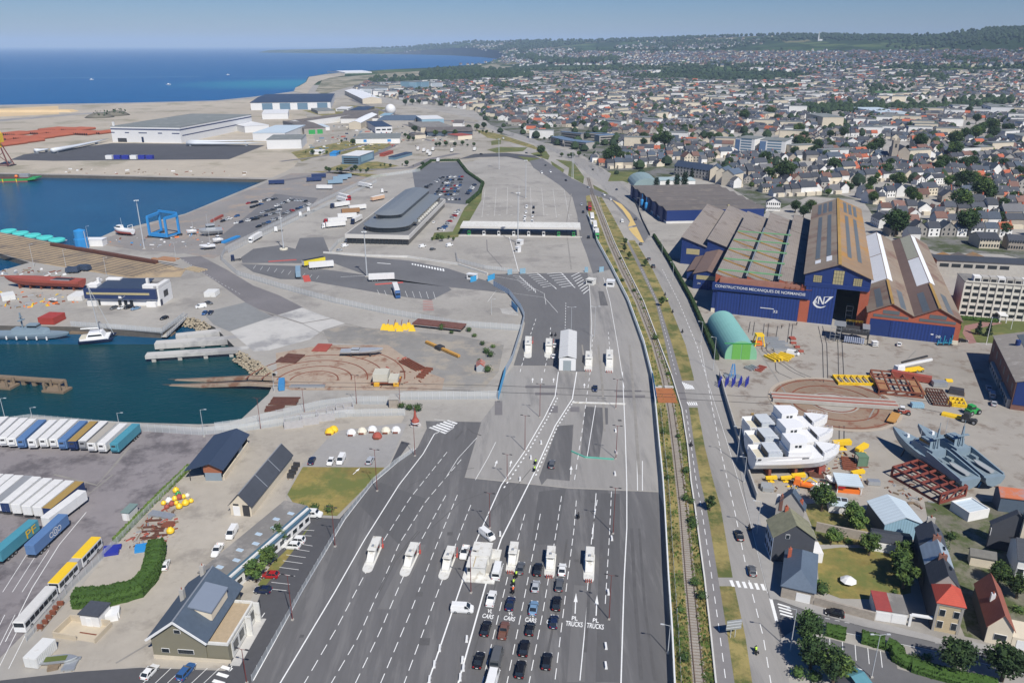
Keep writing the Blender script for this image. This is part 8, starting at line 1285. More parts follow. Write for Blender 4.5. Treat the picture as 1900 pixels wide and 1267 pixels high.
for(x,yb,yt,l)in((1829.5,640,589,'white flagpole on the office lawn, nearer one'),(1875.5,611,590,'white flagpole by office entrance, farther one')):p=P(x,yb);t=thing('flagpole',l,'flagpole',p);part(t,'pole',WHITE,lambda b:b.tube((0,0,0),(0,0,hz(x,yb,yt)),.13,.07));part(t,'finial',WHITE,lambda b:b.ball((0,0,hz(x,yb,yt)),.18))
p=P(1359,1182);t=thing('road_sign','large grey-backed road sign on the grass median','road sign',p,R(10));pb(t,'panel',CHROME,-1.7,-.05,2.1,1.7,.05,4.6);part(t,'stiffener',POLE,lambda b:[b.box(-1.7,-.12,z,1.7,-.05,z+.1)for z in(2.6,3.4,4.1)]);[pb(t,'post',POLE,x-.06,-.05,0,x+.06,.06,2.1)for x in(-.5,.5)]
for k,(x,y)in enumerate([(816,1204),(806,1234),(797,1262),(860,1240),(854,1258),(858,1226),(866,1187),(1128.5,1100),(1124,1200),(1124,1236),(1135,1000),(928,992),(965,890),(985,850),(1004,822),(1141,880),(1143,840),(1142,800)]):t=thing('barrier_block','small white concrete barrier block beside a lane line','barrier block',P(x,y),0,'white barrier blocks');pb(t,'block',WHITE,-.3,-.8,0,.3,.8,.7,.1,.05);pb(t,'slot',DARKM,-.32,-.2,.1,.32,.2,.2)
#fences and walls
SOLF=mat('pale_fence_sheet',(.58,.64,.66),.5,.08,.3,.06);_n=SOLF.node_tree;_a=_n.nodes.new('ShaderNodeBsdfTranslucent');_a.inputs[0].default_value=(.75,.85,.9,1);_b=_n.nodes.new('ShaderNodeMixShader');_b.inputs[0].default_value=.55;_n.links.new(_n.nodes['Principled BSDF'].outputs[0],_b.inputs[1]);_n.links.new(_a.outputs[0],_b.inputs[2]);_n.links.new(_b.outputs[0],_n.nodes['Material Output'].inputs[0]);GATEB=mat('bright_blue_gate',(.05,.33,.60),.5,.06,.5);LOWW=mat('low_white_wall',(.58,.57,.53),.85,.12,.4,.1)
fence('security_fence',[(-60,792),(0,790),(57,782),(240,798),(370,807),(448,801),(560,784),(650,773),(752,771)],2.8,'tall mesh fence along the lower basin and depot yard');fence('security_fence',[(400,800),(450,793),(520,775),(600,757),(662,750),(722,750),(750,742),(926,740)],3.2,'tall mesh fence curving past the grey caissons');fence('security_fence',[(410,483),(440,511),(520,535),(620,562),(720,583),(850,606),(968,614)],3.0,'long pale mesh fence below the dark apron');fence('security_fence',[(410,483),(418,466),(450,449),(560,395),(690,331),(780,318)],2.8,'mesh fence climbing beside boatyard and car compound');fence('security_fence',[(424,470),(460,452),(570,400),(700,338)],2.6,'inner mesh fence of the compound road');fence('security_fence',[(612,470),(628,452),(641,446),(660,437)],2.8,'short mesh fence at the terminal corner')
fence('security_fence',[(468,1264),(560,1100),(640,963),(692,896),(735,860),(768,838)],1.7,'mesh fence between depot car park and carriageway');fence('security_fence',[(50,1190),(130,1095),(215,1012),(290,934),(350,874)],2.0,'mesh fence around the trailer park');fence('security_fence',[(132,605),(230,612),(301,618),(343,588)],2.4,'mesh fence along pontoon quay');fence('security_fence',[(938,692),(951,668),(966,620),(973,590),(966,574),(945,547),(915,530)],2.8,'pale fence left of the upper carriageway',m=SOLF);fence('security_fence',[(846,470),(848,486),(900,499),(960,506)],2.2,'mesh fence below toll apron')
t=fence('panel_fence',[(col(FA,y),y)for y in TY if y>=400],2.1,'long pale panel fence between carriageway and railway',m=SOLF);q=[P(col(FA,y),y)-t.location for y in TY if y>=400];part(t,'top_rail',WHITE,lambda b:[b.beam(a+Vector((0,0,2.2)),c+Vector((0,0,2.2)),.3,.25)for a,c in zip(q,q[1:])]);fence('wire_fence',[(col(FA,y)+9+(y-700)*.008,y)for y in TY if y>=760],1.5,'thin wire fence beside the panel fence');fence('low_wall',[(col(FC,y),y)for y in TY if y>=400],.55,'low white wall between railway and cycle path','wall',LOWW,solid=True,th=.35,pr=0);fence('low_wall',[(600,470),(690,476),(756,478),(850,492),(905,510)],1.1,'pale concrete barrier below terminal forecourt','wall',LOWW,solid=True,th=.5,pr=0)
for pts,l in(([(1210,703),(1217,748)],'bright blue gate leaf at the railway crossing'),([(925,741),(938,692)],'bright blue sliding gate left of carriageway'),([(873,524),(884,521)],'bright blue gate panel beside tiny guard hut'),([(905,522),(918,517)],'bright blue gate panel at head of carriageway'),([(949,568),(960,580)],'bright blue gate panel by the pale fence'),([(1085,505),(1091,505)],'pale blue gate panel at right of toll road'),([(1112,505),(1120,504)],'pale blue gate panel beside panel fence'),([(965,508),(975,507)],'pale blue gate panel at centre of toll road'),([(942,510),(950,509)],'pale blue gate panel left of toll road')):fence('gate',pts,3.0,l,'gate',GATEB if 'bright' in l else MATS['light_blue_cladding'],solid=True,postm=GATEB)
fence('yard_wall',[(1335,698),(1344,735),(1352,762),(1365,805),(1380,860),(1404,928)],2.2,'long concrete wall between avenue and white hulls','wall',CONCW,solid=True,th=.4,pr=0)
fence('garden_wall',[(1509,1121),(1560,1135),(1622,1151)],2.2,'stone garden wall along the side street','wall',STONE,solid=True,th=.5,pr=0);fence('garden_wall',[(1513,984),(1560,994),(1612,1004)],2.6,'tall stone wall behind the parched garden','wall',STONE,solid=True,th=.5,pr=0);fence('railings',[(1206,438),(1192,410),(1183,385),(1172,362)],1.4,'metal railings beside the long blue hall','railings',DARKM,solid=True);fence('teeth_barrier',[(1061,747),(1160,750)],.35,'row of pale tyre-spike teeth across the lanes','barrier',WGREY,solid=True,th=.7,pr=0)
fence('green_net',[(1060,838),(1085,849),(1139,853)],.5,'sagging turquoise net across two lanes','net',mat('turquoise_net',(.12,.42,.32),.8,.1),solid=True,th=.25,pr=0)
#plants nearby
hedge('clipped_hedge',G([(141,1120),(205,1115),(256,1102),(278,1078),(288,1050),(292,1022)]),4.0,3.4,'tall clipped green hedge bent around the depot plot',1,leaf=.32,dens=120)
hedge('roadside_hedge',G([(1213,440),(1240,482),(1282,557),(1312,625),(1330,668)]),1.6,2.2,'dark hedge between avenue and blue halls',2,leaf=.3,dens=30,m0=LEAFB)
for pts,l,w_ in(([(1532,1172),(1568,1181)],'short clipped hedge nearest big street tree',3),([(1598,1186),(1640,1197)],'clipped hedge behind the two-headed lamp',3),([(1645,1199),(1662,1206),(1666,1226),(1690,1236)],'hedge bending around corner of car park',3),([(1690,1238),(1760,1258),(1850,1278)],'long hedge beside two round trees',3)):hedge('clipped_hedge',G(pts),w_,1.7,l,len(l),leaf=.22,dens=70)
hedge('car_park_hedge',G([(775,318),(800,300),(850,299),(867,321),(896,341),(890,358),(867,378)]),2.5,2,'dark hedge wrapping the ferry car park',5,leaf=.5,dens=14,m0=LEAFB);hedge('office_hedge',G([(1778,592),(1820,596),(1850,598)]),2,1.6,'low hedge before white office block',6,leaf=.3,dens=30)
hedge('lane_hedge',G([(215,1005),(290,928),(352,868)]),1.6,1.2,'straggly green growth along trailer park fence',8,leaf=.35,dens=30,m0=LEAFC)
TREEP=[make_tree('broadleaf_tree',10,4.6,1,16,130,.36),make_tree('broadleaf_tree',8.5,4.0,2,14,120,.36,(LEAFB,LEAFB,LEAFA,LEAFA,LEAFC)),make_tree('broadleaf_tree',6.0,2.6,3,10,80,.34,(LEAFC,LEAFA,LEAFA)),make_tree('conifer',14,3.6,4,16,90,.45,(LEAFD,LEAFD),'column'),make_tree('conifer',8,2.2,5,14,80,.3,(LEAFD,LEAFB),'cone'),make_tree('sapling',4.2,1.5,6,8,50,.28,(LEAFB,LEAFA,LEAFA))]
BUSH=[make_bush('bush',1.5,1.8,1),make_bush('bush',1.1,1.3,2,140,.2,(LEAFC,LEAFA,LEAFC)),make_bush('bush',1.8,2.6,3,200,.25,(LEAFB,LEAFA,LEAFB))]
def tree(i,px,label,s=1.0,group=None,sz=None):return dup(TREEP[i],P(*px),rnd.random()*6,label,group,scale=s if sz is None else(s,s,sz))
for i,px,l,s in[(1,(1497,1192),'big dark round tree at the zebra crossing corner',.86),(1,(1503,1240),'big dark tree beside corner car park bays',.88),(0,(1545,1268),'leafy tree at bottom beside glass-roofed building',.8),(1,(1768,1249),'large dark round tree, left of pair by hedge',.95),(1,(1858,1263),'large dark round tree, right of pair by hedge',1.0),(0,(1524,948),'spreading tree behind slate-roofed end house',.8),(2,(1578,975),'small tree at the end of the back garden',1.1),(2,(1588,990),'light green tree above stone garden wall end',1.0),(2,(1612,1030),'small tree beside the white garage row',1.0),(2,(1541,1010),'little light green tree along the stone wall',.75),(2,(1674,1040),'small tree at garage row right end',.9),(2,(1668,1066),'bushy garden tree by dark house wall',1.1),(2,(1675,1092),'light green tree at garden corner by red garage',1.2),(0,(518,1010),'dark tree against the depot offices wall',.55),(2,(500,1050),'bushy small tree in the depot verge',.9),(2,(476,1080),'rounded shrub-like tree nearest depot house',1.0),(0,(1004,290),'large round tree beside the roundabout',1.2),(0,(1850,1085),'leafy tree between red-roofed house and right edge',.6),(0,(1885,1110),'green tree at the right edge garden',.6)]:tree(i,px,l,s)
for i,px,l,s in[(3,(1217,352),'leftmost dark conifer before long blue hall',.75),(3,(1238,353),'second dark conifer before the long blue hall',.65),(3,(1255,352),'tall dark conifer of the right pair',.95),(3,(1269,351),'tallest dark conifer behind the long blue hall',1.05),(4,(1283,334),'blue-green conifer before the stone long house',1.4),(4,(1814,621),'left clipped conifer cone on office lawn',.85),(4,(1833,624),'right clipped conifer cone on office lawn',.85),(4,(1786,556),'dark cypress between brick hall and office block',1.6)]:tree(i,px,l,s)
for k,px in enumerate([(1160,455),(1158.5,468),(1167,481),(1197,495),(1227,568),(1317,947)]):tree(5,px,f'small dark street tree on the median, {["first","second","third","fourth","fifth","nearest"][k]} from the far end',1.1,'street trees on the median')
rb=random.Random(77)
for k,px in enumerate([(557,947),(584,947),(612,949)]):o=dup(BUSH[2],P(*px),k,f'rounded dark bush at lawn edge, {["left","middle","right"][k]} of three',None,.9);o.name='bush'
for k in range(28):
 y=rb.uniform(380,1262);u=rb.choice((.18,.28,.72,.85,.9));x=col(FA,y)*(1-u)+col(FC,y)*u;o=dup(BUSH[rb.randrange(3)],P(x,y),rb.random()*6,'green shrub growing beside the railway track','shrubs along the railway',rb.uniform(.5,1.15))
for px in[(870,615),(880,625),(895,640),(902,655),(910,662),(905,690),(890,670),(915,645),(820,612),(838,619),(745,757),(760,760),(775,762),(1515,1090),(1525,1100),(1700,1225),(1720,1222),(1480,1255),(1510,1262),(1745,1020),(1765,1000),(1890,1135),(1840,1120),(1660,1100),(1555,1003),(1575,1008),(1600,1013),(1640,545-0)]:
 dup(BUSH[rb.randrange(3)],P(*px),rb.random()*6,'untrimmed green bush on rough ground','bushes on rough ground',rb.uniform(.8,1.3))
wd=MB();rg=random.Random(4)
for k in range(2600):
 y=380+(rg.random()**.8)*890;u=rg.choice((rg.uniform(.05,.42),rg.uniform(.68,.98)));x=col(FA,y)*(1-u)+col(FC,y)*u;p=P(x,y);wd.use(rg.choice((LEAFC,LEAFA,MATS['dry_grass'],MATS['dry_grass'])));s=rg.uniform(.15,.5)
 for q in range(3):a=rg.random()*6;wd.add([p+Vector((-s*math.cos(a),-s*math.sin(a),0)),p+Vector((s*math.cos(a),s*math.sin(a),0)),p+Vector((.3*s,.2*s,s*1.3))],[[0,1,2]])
o=wd.build('trackside_weeds',fix=False);o['kind']='stuff'
for q in TREEP+BUSH:drop(q)if False else None
#houses by the avenue
def house(label,a,b_,c,zc,ez,rise,wall,roof,axis='y',za=0,hip=False,name='house',ch=(),wins=(),over=.35,D0=None,extra=None):
 p,an,W_,D_=fr(a,b_,c,zc,za);D_=D0 or abs(D_);t=thing(name,label,'house',p,an)
 if hip:pb(t,'wall',wall,0,0,0,W_,D_,ez);part(t,'roof',roof,lambda b:b.hip(0,0,W_,D_,ez,rise,over))
 else:part(t,'wall',wall,lambda b:b.walls(0,0,W_,D_,ez,rise,axis));part(t,'roof',roof,lambda b:b.gable(0,0,W_,D_,ez+.03,rise,over,.16,axis))
 for(u,v,h,m,n)in ch:chimney(t,W_*u,D_*v,ez*.7,ez+h,m,.8,.8 if n<3 else 2.2,n)
 for(f,u,z,ww,wh)in wins:window(t,f,(W_ if f in 'fb' else D_)*u,z,ww,wh,W_,D_,dep=.1)
 return t,W_,D_
SLD=mat('slate_hung_and_shade_wall',(.06,.064,.075),.8,.1,1);SHADEW=mat('shaded_render',(.38,.44,.52),.85,.08,.5)  # slate hanging for gables, also painted shade on left walls; bluish shade as colour
e3=hz(1448,1108,1086)
t,W3,D3=house('low hipped slate house with white garage door at the street corner',(1448,1108),(1508,1122),(1509,1050),0,e3,3.0,STONE,SLATEB,hip=True,ch=((.12,.7,3.2,BRICKR,2),));panel(t,'garage_door',WHITE,W3*.46,0,W3*.9,2.4)
e2=hz(1509,1044,998.4);t,W2,D2=house('mossy-roofed house with dark slate-hung gable above the avenue',(1436,995),(1513,999),(1428,965),e2,e2,3.6,SLD,MOSSY,za=e2,wins=(('f',.33,e2-.4,1.0,1.2),('r',.3,1,1.2,1.6)),ch=((.42,.98,4.3,BRICKR,2),));pb(t,'street_front',SHADEW,-.08,0,0,-.01,D2,e2-.1);pb(t,'bay',WWALL,W2,.3,0,W2+2.6,5,2.8);[pb(t,'street_window',GLASS,-.14,D2*(k+.5)/4-.5,z,-.07,D2*(k+.5)/4+.5,z+1.4)for k in range(4)for z in(1,3.8)]  # street front carries its bluish shade in the colour
t,W1,D1=house('slate-roofed end house with grey gable beside the yard wall',(1441,934),(1493,945),(1416.6,919.5),6,6,4.2,GWALL,SLATEB,za=6,ch=((.16,.1,2.6,BRICKD,2),(.86,.25,2.2,BRICKR,2),(.5,.95,5,CONCW,2)));part(t,'dormer',WWALL,lambda b:(b.box(-.2,D1*.3,6.0,1.6,D1*.5,7.8),b.box(-.2,D1*.6,6,1.6,D1*.8,7.8)))
e4=hz(1728,1168,1117);STF=mat('dressed_stone',(.47,.38,.24),.9,.12,1,stripe=('z',.45,.04))
t,W4,D4=house('stone house with red tile roof and four shuttered windows',(1728,1168),(1777,1177.5),(1754,1068),e4+3,e4,3,STF,mat('bright_red_tile',(.46,.075,.045),.8,.12,1.2,stripe=('z',.3,.05)),hip=True,wins=(('f',.25,4.1,1.2,1.7),('f',.78,4.1,1.2,1.7),('f',.25,1,1.2,1.8),('f',.78,1,1.2,1.8)));pb(t,'cornice',GWALL,-.15,-.2,e4-.4,W4+.15,-.01,e4-.05);pb(t,'side_wall',SLD,-.1,0,0,-.02,D4,e4-.1);[pb(t,'quoin',GWALL,x,-.1,0,x+.5,-.01,e4-.4)for x in(-.05,W4-.45)]  # left wall's shade painted on as a dark slab
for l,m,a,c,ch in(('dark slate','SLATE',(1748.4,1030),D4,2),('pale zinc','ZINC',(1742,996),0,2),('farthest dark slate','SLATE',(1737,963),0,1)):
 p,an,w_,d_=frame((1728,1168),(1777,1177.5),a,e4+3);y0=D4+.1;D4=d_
 t=thing('terraced_house',f'{l}-roofed house in terrace behind the red-roofed stone house','house',P(1728,1168),an);part(t,'wall',GWALL,lambda b:b.walls(0,y0,W4,d_-.1,e4,3,'y'));part(t,'roof',MATS[{'SLATE':'slate_roof','ZINC':'zinc_roof'}[m]],lambda b:b.gable(0,y0,W4,d_-.1,e4+.03,3,.3,.16,'y')if False else b.gable(-.2,y0+.32,W4+.2,d_-.45,e4+.03,3,.3,.16,'y'));chimney(t,W4*.5,d_-.8,e4+.5,e4+3.8,BRICKD if ch==2 else CONCW,1.7,.7,3);pb(t,'shade_side',SLD,-.1,y0,0,-.02,d_-.1,e4-.1);pb(t,'roof_window',GLASS,W4*.72,(y0+d_)/2,e4+2.0,W4*.8,(y0+d_)/2+1.2,e4+2.3)  # terrace walls turned from the sun get their shade as dark colour
t,w5,d5=house('long red-brown tiled house with white chimney at the right',(1826,1190),(1873,1200),(1838,1069),7,4.4,3.2,CWALL,mat('red_brown_tile',(.27,.09,.06),.85,.15,1.2,stripe=('z',.3,.06)),ch=((.3,.45,3.6,WHITE,2),),wins=(('f',.55,1.2,2.4,1.5),));pb(t,'garage',CWALL,w5+.1,0,0,w5+7,6,2.7);pb(t,'garage_door',WHITE,w5+1,-.08,0,w5+6.4,-.01,2.2);pb(t,'shade_side',SLD,-.1,0,0,-.02,d5,4.3)  # dark slab paints the shade on the cream left wall
house('big dark gabled house with pots along its chimney, upper right',(1830,1016),(1912,1031),(1868,945),11,7,4.2,SLD,SLATE,ch=((.68,.1,4.6,CWALL,6),),wins=(('l',.3,4,1.6,2),));house('grey-roofed house cut by the right edge',(1882,1070),(1960,1085),(1885,1040),3,5,3,WWALL,SLATE,'x',D0=9,wins=(('f',.1,1,1.4,1.6),));house('low brown-roofed outhouse between dark house and terrace',(1798,1048),(1842,1056),(1795,1017),3,3,1,CWALL,mat('weathered_slate',(.15,.145,.13),.9,.2,.8),'x')
t,w6,d6=house('light blue ribbed shed with pale metal roof',(1642.6,971.6),(1713,972),(1632,930.5),4.6,4.6,2,LBCL,PALEM,za=4.6,name='metal_shed');t['category']='shed';pb(t,'shade_side',mat('shed_shade_side',(.05,.075,.12),.6,.05,1),-.1,0,0,-.02,d6,4.5)  # left cladding darkened in colour to stand for its shade
t,w7,d7=house('row of white garages under a dark flat roof',(1617,1021),(1690,1033),(1606,977),3,2.8,.9,WWALL,SLATE,'x',name='garage_row',over=.1);t['category']='garages';[panel(t,'garage_door',WHITE,w7*(k+.06)/5,0,w7*(k+.94)/5,2.3)for k in range(5)]
p,an,W_,D_=fr((1622,1150),(1681,1159),(1627,1097),2.8);t=thing('street_garages','pair of white garages, one half red-roofed, on side street','garages',p,an);pb(t,'wall',WWALL,0,0,0,W_,D_,2.8);pb(t,'red_roof',mat('red_felt',(.30,.055,.05),.9,.15,.8),-.1,-.1,2.8,W_*.5,D_,3.0);pb(t,'grey_roof',BITU,W_*.5+.02,-.1,2.8,W_+.1,D_,2.95);[panel(t,'garage_door',WHITE,W_*u,.1,W_*(u+.44),2.3)for u in(.03,.52)];part(t,'gate_beam',WHITE,lambda b:(b.box(W_+.3,-.3,0,W_+.8,.2,2.9),b.box(W_+.8,-.2,2.6,W_+6,.6,2.9),b.box(W_+6,-.3,0,W_+6.4,.2,2.9)))
block('rusty_roof_hall','grey hall with large rust-red roof patches beside launching cradle',(1851,948),(1990,965),(1815,922.6),4,4.5,SLATEB,mat('rust_patched_roof',(.20,.24,.28),.7,.1,.5,.1,stain=((.42,.12,.05),.75,.07)),1.5,'x',cat='hall');p,an,W_,D_=fr((1795,968),(1833,960),(1785,946),2.6);t=thing('white_workshop','roofless white-walled workshop below yellow supports','workshop',p,an);part(t,'wall',WWALL,lambda b:(b.box(0,0,0,W_,.3,2.8),b.box(0,.3,0,.3,6,2.8),b.box(W_-.3,.3,0,W_,6,2.8),b.box(.3,5.7,0,W_-.3,6,2.8)));pb(t,'roof',PALEM,.3,.3,2.3,W_-.3,5.7,2.45)
p,an,W_,D_=fr((1563,1278),(1584,1270));t=thing('glass_roofed_building','glass-roofed building corner at the bottom edge','building',p,an);pb(t,'wall',GWALL,0,-6,0,W_,3,3);part(t,'roof',mat('teal_glass_roof',(.10,.24,.28),.2,.1,1),lambda b:b.gable(0,-6,W_,3,3,1.5,.2,.1,'x'));t=thing('garden_parasol','collapsed white garden parasol on the parched lawn','parasol',P(1573,1082));part(t,'canopy',WHITE,lambda b:b.lathe([(1.9,.9),(1.0,1.6),(.1,1.9)],(0,0,0),8));part(t,'pole',POLE,lambda b:b.tube((0,0,0),(0,0,1.9),.05))
#landmarks in town
for a,b_,c,l in(((1022,266),(1044,272),(1040,256),'blue-roofed office block nearest roundabout trees'),((1046,273),(1087,278),(1062,262),'blue-roofed office block with white end wall by avenue'),((1040,256),(1078,260),(1050,248),'blue-roofed office block behind the one by avenue'),((1085,258),(1128,260),(1088,250),'long blue-roofed block among town trees'),((1112,264),(1148,262),(1110,253),'rightmost low blue-roofed block in town')):block('office_block',l,a,b_,c,6,8,GWALL,mat('blue_membrane_roof',(.13,.19,.27),.6,.06,.2),0,cat='office building',wins=[('f',.05,.95,1.5,3,GLASS,'window_band'),('f',.05,.95,4.6,6.2,GLASS,'window_band')],over=.8)
for a,b_,l in(((1363,281),(1398,284),'left'),((1408,285),(1455,288),'right')):t,w_,d_=block('apartment_slab',f'{l} white balconied apartment slab with blue end wall',a,b_,(a[0]-6,a[1]-7),0,hz(a[0],a[1],a[1]-25),WWALL,FACR,cat='apartment block',wins=[('f',.3,.85,2+k*3,3.6+k*3,HG,'balcony_band')for k in range(5)]);part(t,'end_wall',mat('slab_blue',(.10,.17,.29),.7,.05),lambda b:b.box(-.2,-.1,0,w_*.2,d_,hz(*a,a[1]-25)-.1)if False else b.box(-.25,-.2,0,w_*.24,-.02,14))
t,w_,d_=house('long stone building with steep navy slate roof behind conifers',(1250,325),(1314,335),(1258,316),9,9,4.5,GWALL,NAVYR,'x',name='long_house',D0=12,wins=[('f',(k+.5)/11,z,1.6,1.8)for k in range(11)for z in(1.4,4.6,7)]);
for k in range(3):house(f'cream gable-ended block, {["left","middle","right"][k]} of three beside stone building',(1316+k*11,337+k*3.5),(1336+k*12,338+k*4.5),(1316,325),0,11,3.6,CWALL,SLATEB,'y',name='gabled_block',D0=16)
t=thing('swimming_hall','grey-green curved-roof hall behind the conifers','hall',P(1192,348));part(t,'vault',mat('hall_green_grey',(.24,.32,.32),.6,.08,.3),lambda b:b.loft([[(x,y,9*math.sin(math.pi*k/10))if 0 else(4-12*math.cos(math.pi*k/10)+x*0,y,8*math.sin(math.pi*k/10))for k in range(11)for x in(0,)]for y in(0,38)]));pb(t,'wing',WWALL,16.5,6,0,48,24,5);pb(t,'wing_roof',mat('pale_green_roof',(.36,.45,.45),.6,.06,.3),16.2,5.7,5,48.3,24.3,5.4)
S.append(sheet('green_field',[(1128,337),(1134,322),(1185,320),(1188,327),(1165,336)],GRN,.06));S.append(sheet('sports_field',[(1612,176),(1615,169),(1690,169),(1690,176)],mat('pitch_green',(.07,.14,.04),.9,.1,.02),.4))
t=thing('church','stone church tower with slate nave rising among the roofs','church',P(1656,300),R(-8));part(t,'tower',STONE,lambda b:(b.box(-3,-3,0,3,3,22),b.box(-3.3,-3.3,21,3.3,3.3,22.4),[b.box(x-.5,y-.5,22.4,x+.5,y+.5,25)for x in(-2.6,2.6)for y in(-2.6,2.6)]));part(t,'nave',STONE,lambda b:b.walls(5,2,17,34,11,5,'y'));part(t,'roof',SLATE,lambda b:b.gable(5,2,17,34,11,5,.4,.2,'y'));pb(t,'louvre',DARKM,-1,-3.08,15,1,-3.0,19);pb(t,'aisle',STONE,-16,6,0,-3.1,20,6);part(t,'aisle_roof',SLATEB,lambda b:b.gable(-16,6,-3.1,20,6,3.5,.3,.15,'x'))
for a,b_,c,zc,l,wl,rf,nm in(((1421,391),(1447,392),(1421,378),6,'white gabled house directly behind the sawtooth halls',WWALL,SLATE,'house'),((1816,461),(1853,462),(1818,448),8,'cream two-storey house with seven arched windows behind office wing',CWALL,SLATE,'house'),((1869,464),(1903,466),(1870,448),8,'stone house with steep front gable near right edge',STONE,SLATE,'house'),((1525,234),(1564,234),(1530,226),0,'pink-beige apartment block in the mid town',CWALL,FACR,'apartment_block'),((1836,215),(1878,216),(1840,210),0,'white school slab with long window rows by the wood',FACW,FACR,'school'),((1632,218),(1682,218),(1640,208),0,'pale barrel-roofed sports hall among trees',PALEM,PALEM,'sports_hall'),((1822,104),(1905,112),(1826,100),0,'long far white housing block on the hillside',FACW,FACR,'housing_block')):
 t,w_,d_=block(nm,l,a,b_,c,zc,hz(a[0],a[1],a[1]-(16 if nm in('house','apartment_block','school')else 9))if a[1]>120 else 14,wl,rf,3 if nm=='house' else 0,'y' if 'gabled' in l else 'x',cat=nm.replace('_',' '),wins=[('f',(k+.2)/7,(k+.7)/7,z,z+1.6,GLASS,'window')for k in range(7)for z in(1.2,4.6)]if nm in('house','school')else[])
t=thing('hill_spire','thin white church spire on the far hill ridge','spire',PT(1518,77));part(t,'spire',WWALL,lambda b:b.lathe([(6,0),(5,20),(1,62)],(0,0,0),8));pb(t,'nave',WWALL,6,-6,0,26,6,12)
#the town: one house of each kind, then copies along skewed street rows
def proto(w_,d_,ez,ri,axis,nch,nw):
 t=thing('town_house','','house');part(t,'wall',WWALL,lambda b:b.walls(-w_/2,-d_/2,w_/2,d_/2,ez,ri,axis));part(t,'roof',SLATE,lambda b:b.gable(-w_/2,-d_/2,w_/2,d_/2,ez+.03,ri,.3,.18,axis))
 for k in range(nch):s=(-1,1)[k];x=s*(w_/2-.5)if axis=='x' else 0;y=0 if axis=='x' else s*(d_/2-.5);pb(t,'chimney',BRICKR if k else CONCW,x-.4,y-.5,ez,x+.4,y+.5,ez+ri+1.2)
 for k in range(nw):
  for z in((1.0,3.7)if ez>4.5 else(1.0,)):pb(t,'window',GLASS,-w_/2+w_*(k+.5)/nw-.5,-d_/2-.06,z,-w_/2+w_*(k+.5)/nw+.5,-d_/2+.02,z+1.4)
 pb(t,'annex',CWALL,-w_*.3,d_/2,0,w_*.25,d_/2+3,2.7);return t
HP=[proto(8,8,5.4,3.4,'x',2,3),proto(9.5,8.5,5.0,3.8,'y',1,3),proto(7,8,6.2,3.2,'x',1,2),proto(11,8,3.2,3.4,'x',2,3),proto(14,9,6.4,3.6,'x',2,5)]
WC=[(WWALL,'white'),(CWALL,'cream'),(GWALL,'grey'),(STONE,'stone'),(WWALL,'white')];RC=[(SLATE,'slate')]*8+[(mat('town_blue_slate',(.058,.075,.10),.75,.18,1.2,.14,rand=.25),'blue slate')]*3+[(mat('old_grey_slate',(.125,.125,.13),.85,.2,1,.1,rand=.2),'grey slate')]*3+[(TILE,'red tile')]+[(TILEB,'brown tile')]*2
EXC=[[(1005,235),(1100,240),(1150,262),(1150,300),(1090,292),(1010,285)],[(1355,245),(1462,252),(1462,296),(1355,292)],[(1120,318),(1192,318),(1245,300),(1318,310),(1362,320),(1362,356),(1190,362)],[(1630,262),(1690,262),(1690,306),(1630,306)],[(1405,370),(1455,370),(1455,400),(1405,400)],[(1800,440),(1910,440),(1910,470),(1800,470)],[(1720,470),(2000,470),(2000,530),(1720,530)],[(1515,212),(1570,212),(1570,240),(1515,240)],[(1600,160),(1700,160),(1700,180),(1600,180)],[(1560,390),(1612,398),(1640,440),(1735,472),(1740,505),(1560,505)],[(880,205),(960,235),(1010,262),(1010,280),(930,262),(870,232)],[(1480,196),(1880,180),(1900,200),(1500,216)],[(780,133),(900,128),(1000,140),(900,150),(700,158)],[(1760,225),(1860,225),(1860,262),(1790,262)],[(1770,325),(1806,325),(1806,358),(1770,358)]]
rg=random.Random(12);spots=[];sites=[(Vector((rg.uniform(-900,2600),rg.uniform(380,3600))),rg.uniform(-.9,.9))for k in range(110)]
for si,(s0,an)in enumerate(sites):
 ca,sa=math.cos(an),math.sin(an)
 for i in range(-5,6):
  for j in range(-7,8):
   for row in(-1,1):
    off=0;base=Vector((i*78,j*46+row*13.5));n=8;t_=rg.random()
    for k in range(n):
     lx=base.x-34+k*(9.0 if t_<.5 else 9.4);
     if rg.random()<.17 or math.sin(base.x*.05+si)+math.sin(base.y*.045+si*2)<-1.25:continue
     q=s0+Vector((lx*ca-base.y*sa,lx*sa+base.y*ca))
     if not 385<q.y<3800 or min(range(len(sites)),key=lambda m:(sites[m][0]-q).length_squared)!=si:continue
     z=hgt(q.x,q.y);x,y=proj((q.x,q.y,z))
     if not-20<x<1930 or not inside(TOWN,x,y)or any(inside(e,x,y)for e in EXC):continue
     if q.y>2300 and(math.sin(q.x*.006)+math.sin(q.y*.005+1))<-.35:continue
     spots.append((q.length,q.x,q.y,z,an+(0 if row<0 else math.pi)+rg.gauss(0,.03)+(math.pi/2 if rg.random()<.1 else 0),x,y))
spots.sort();NEAR=285
LM=[('the long blue hall',1300,370),('the lettered sawtooth hall',1410,400),('the tallest gabled hall',1555,380),('the church tower',1660,290),('the white office block',1830,500),('the balconied slabs',1408,270),('the blue-roofed offices',1085,262),('the cream arched-window house',1835,450)]
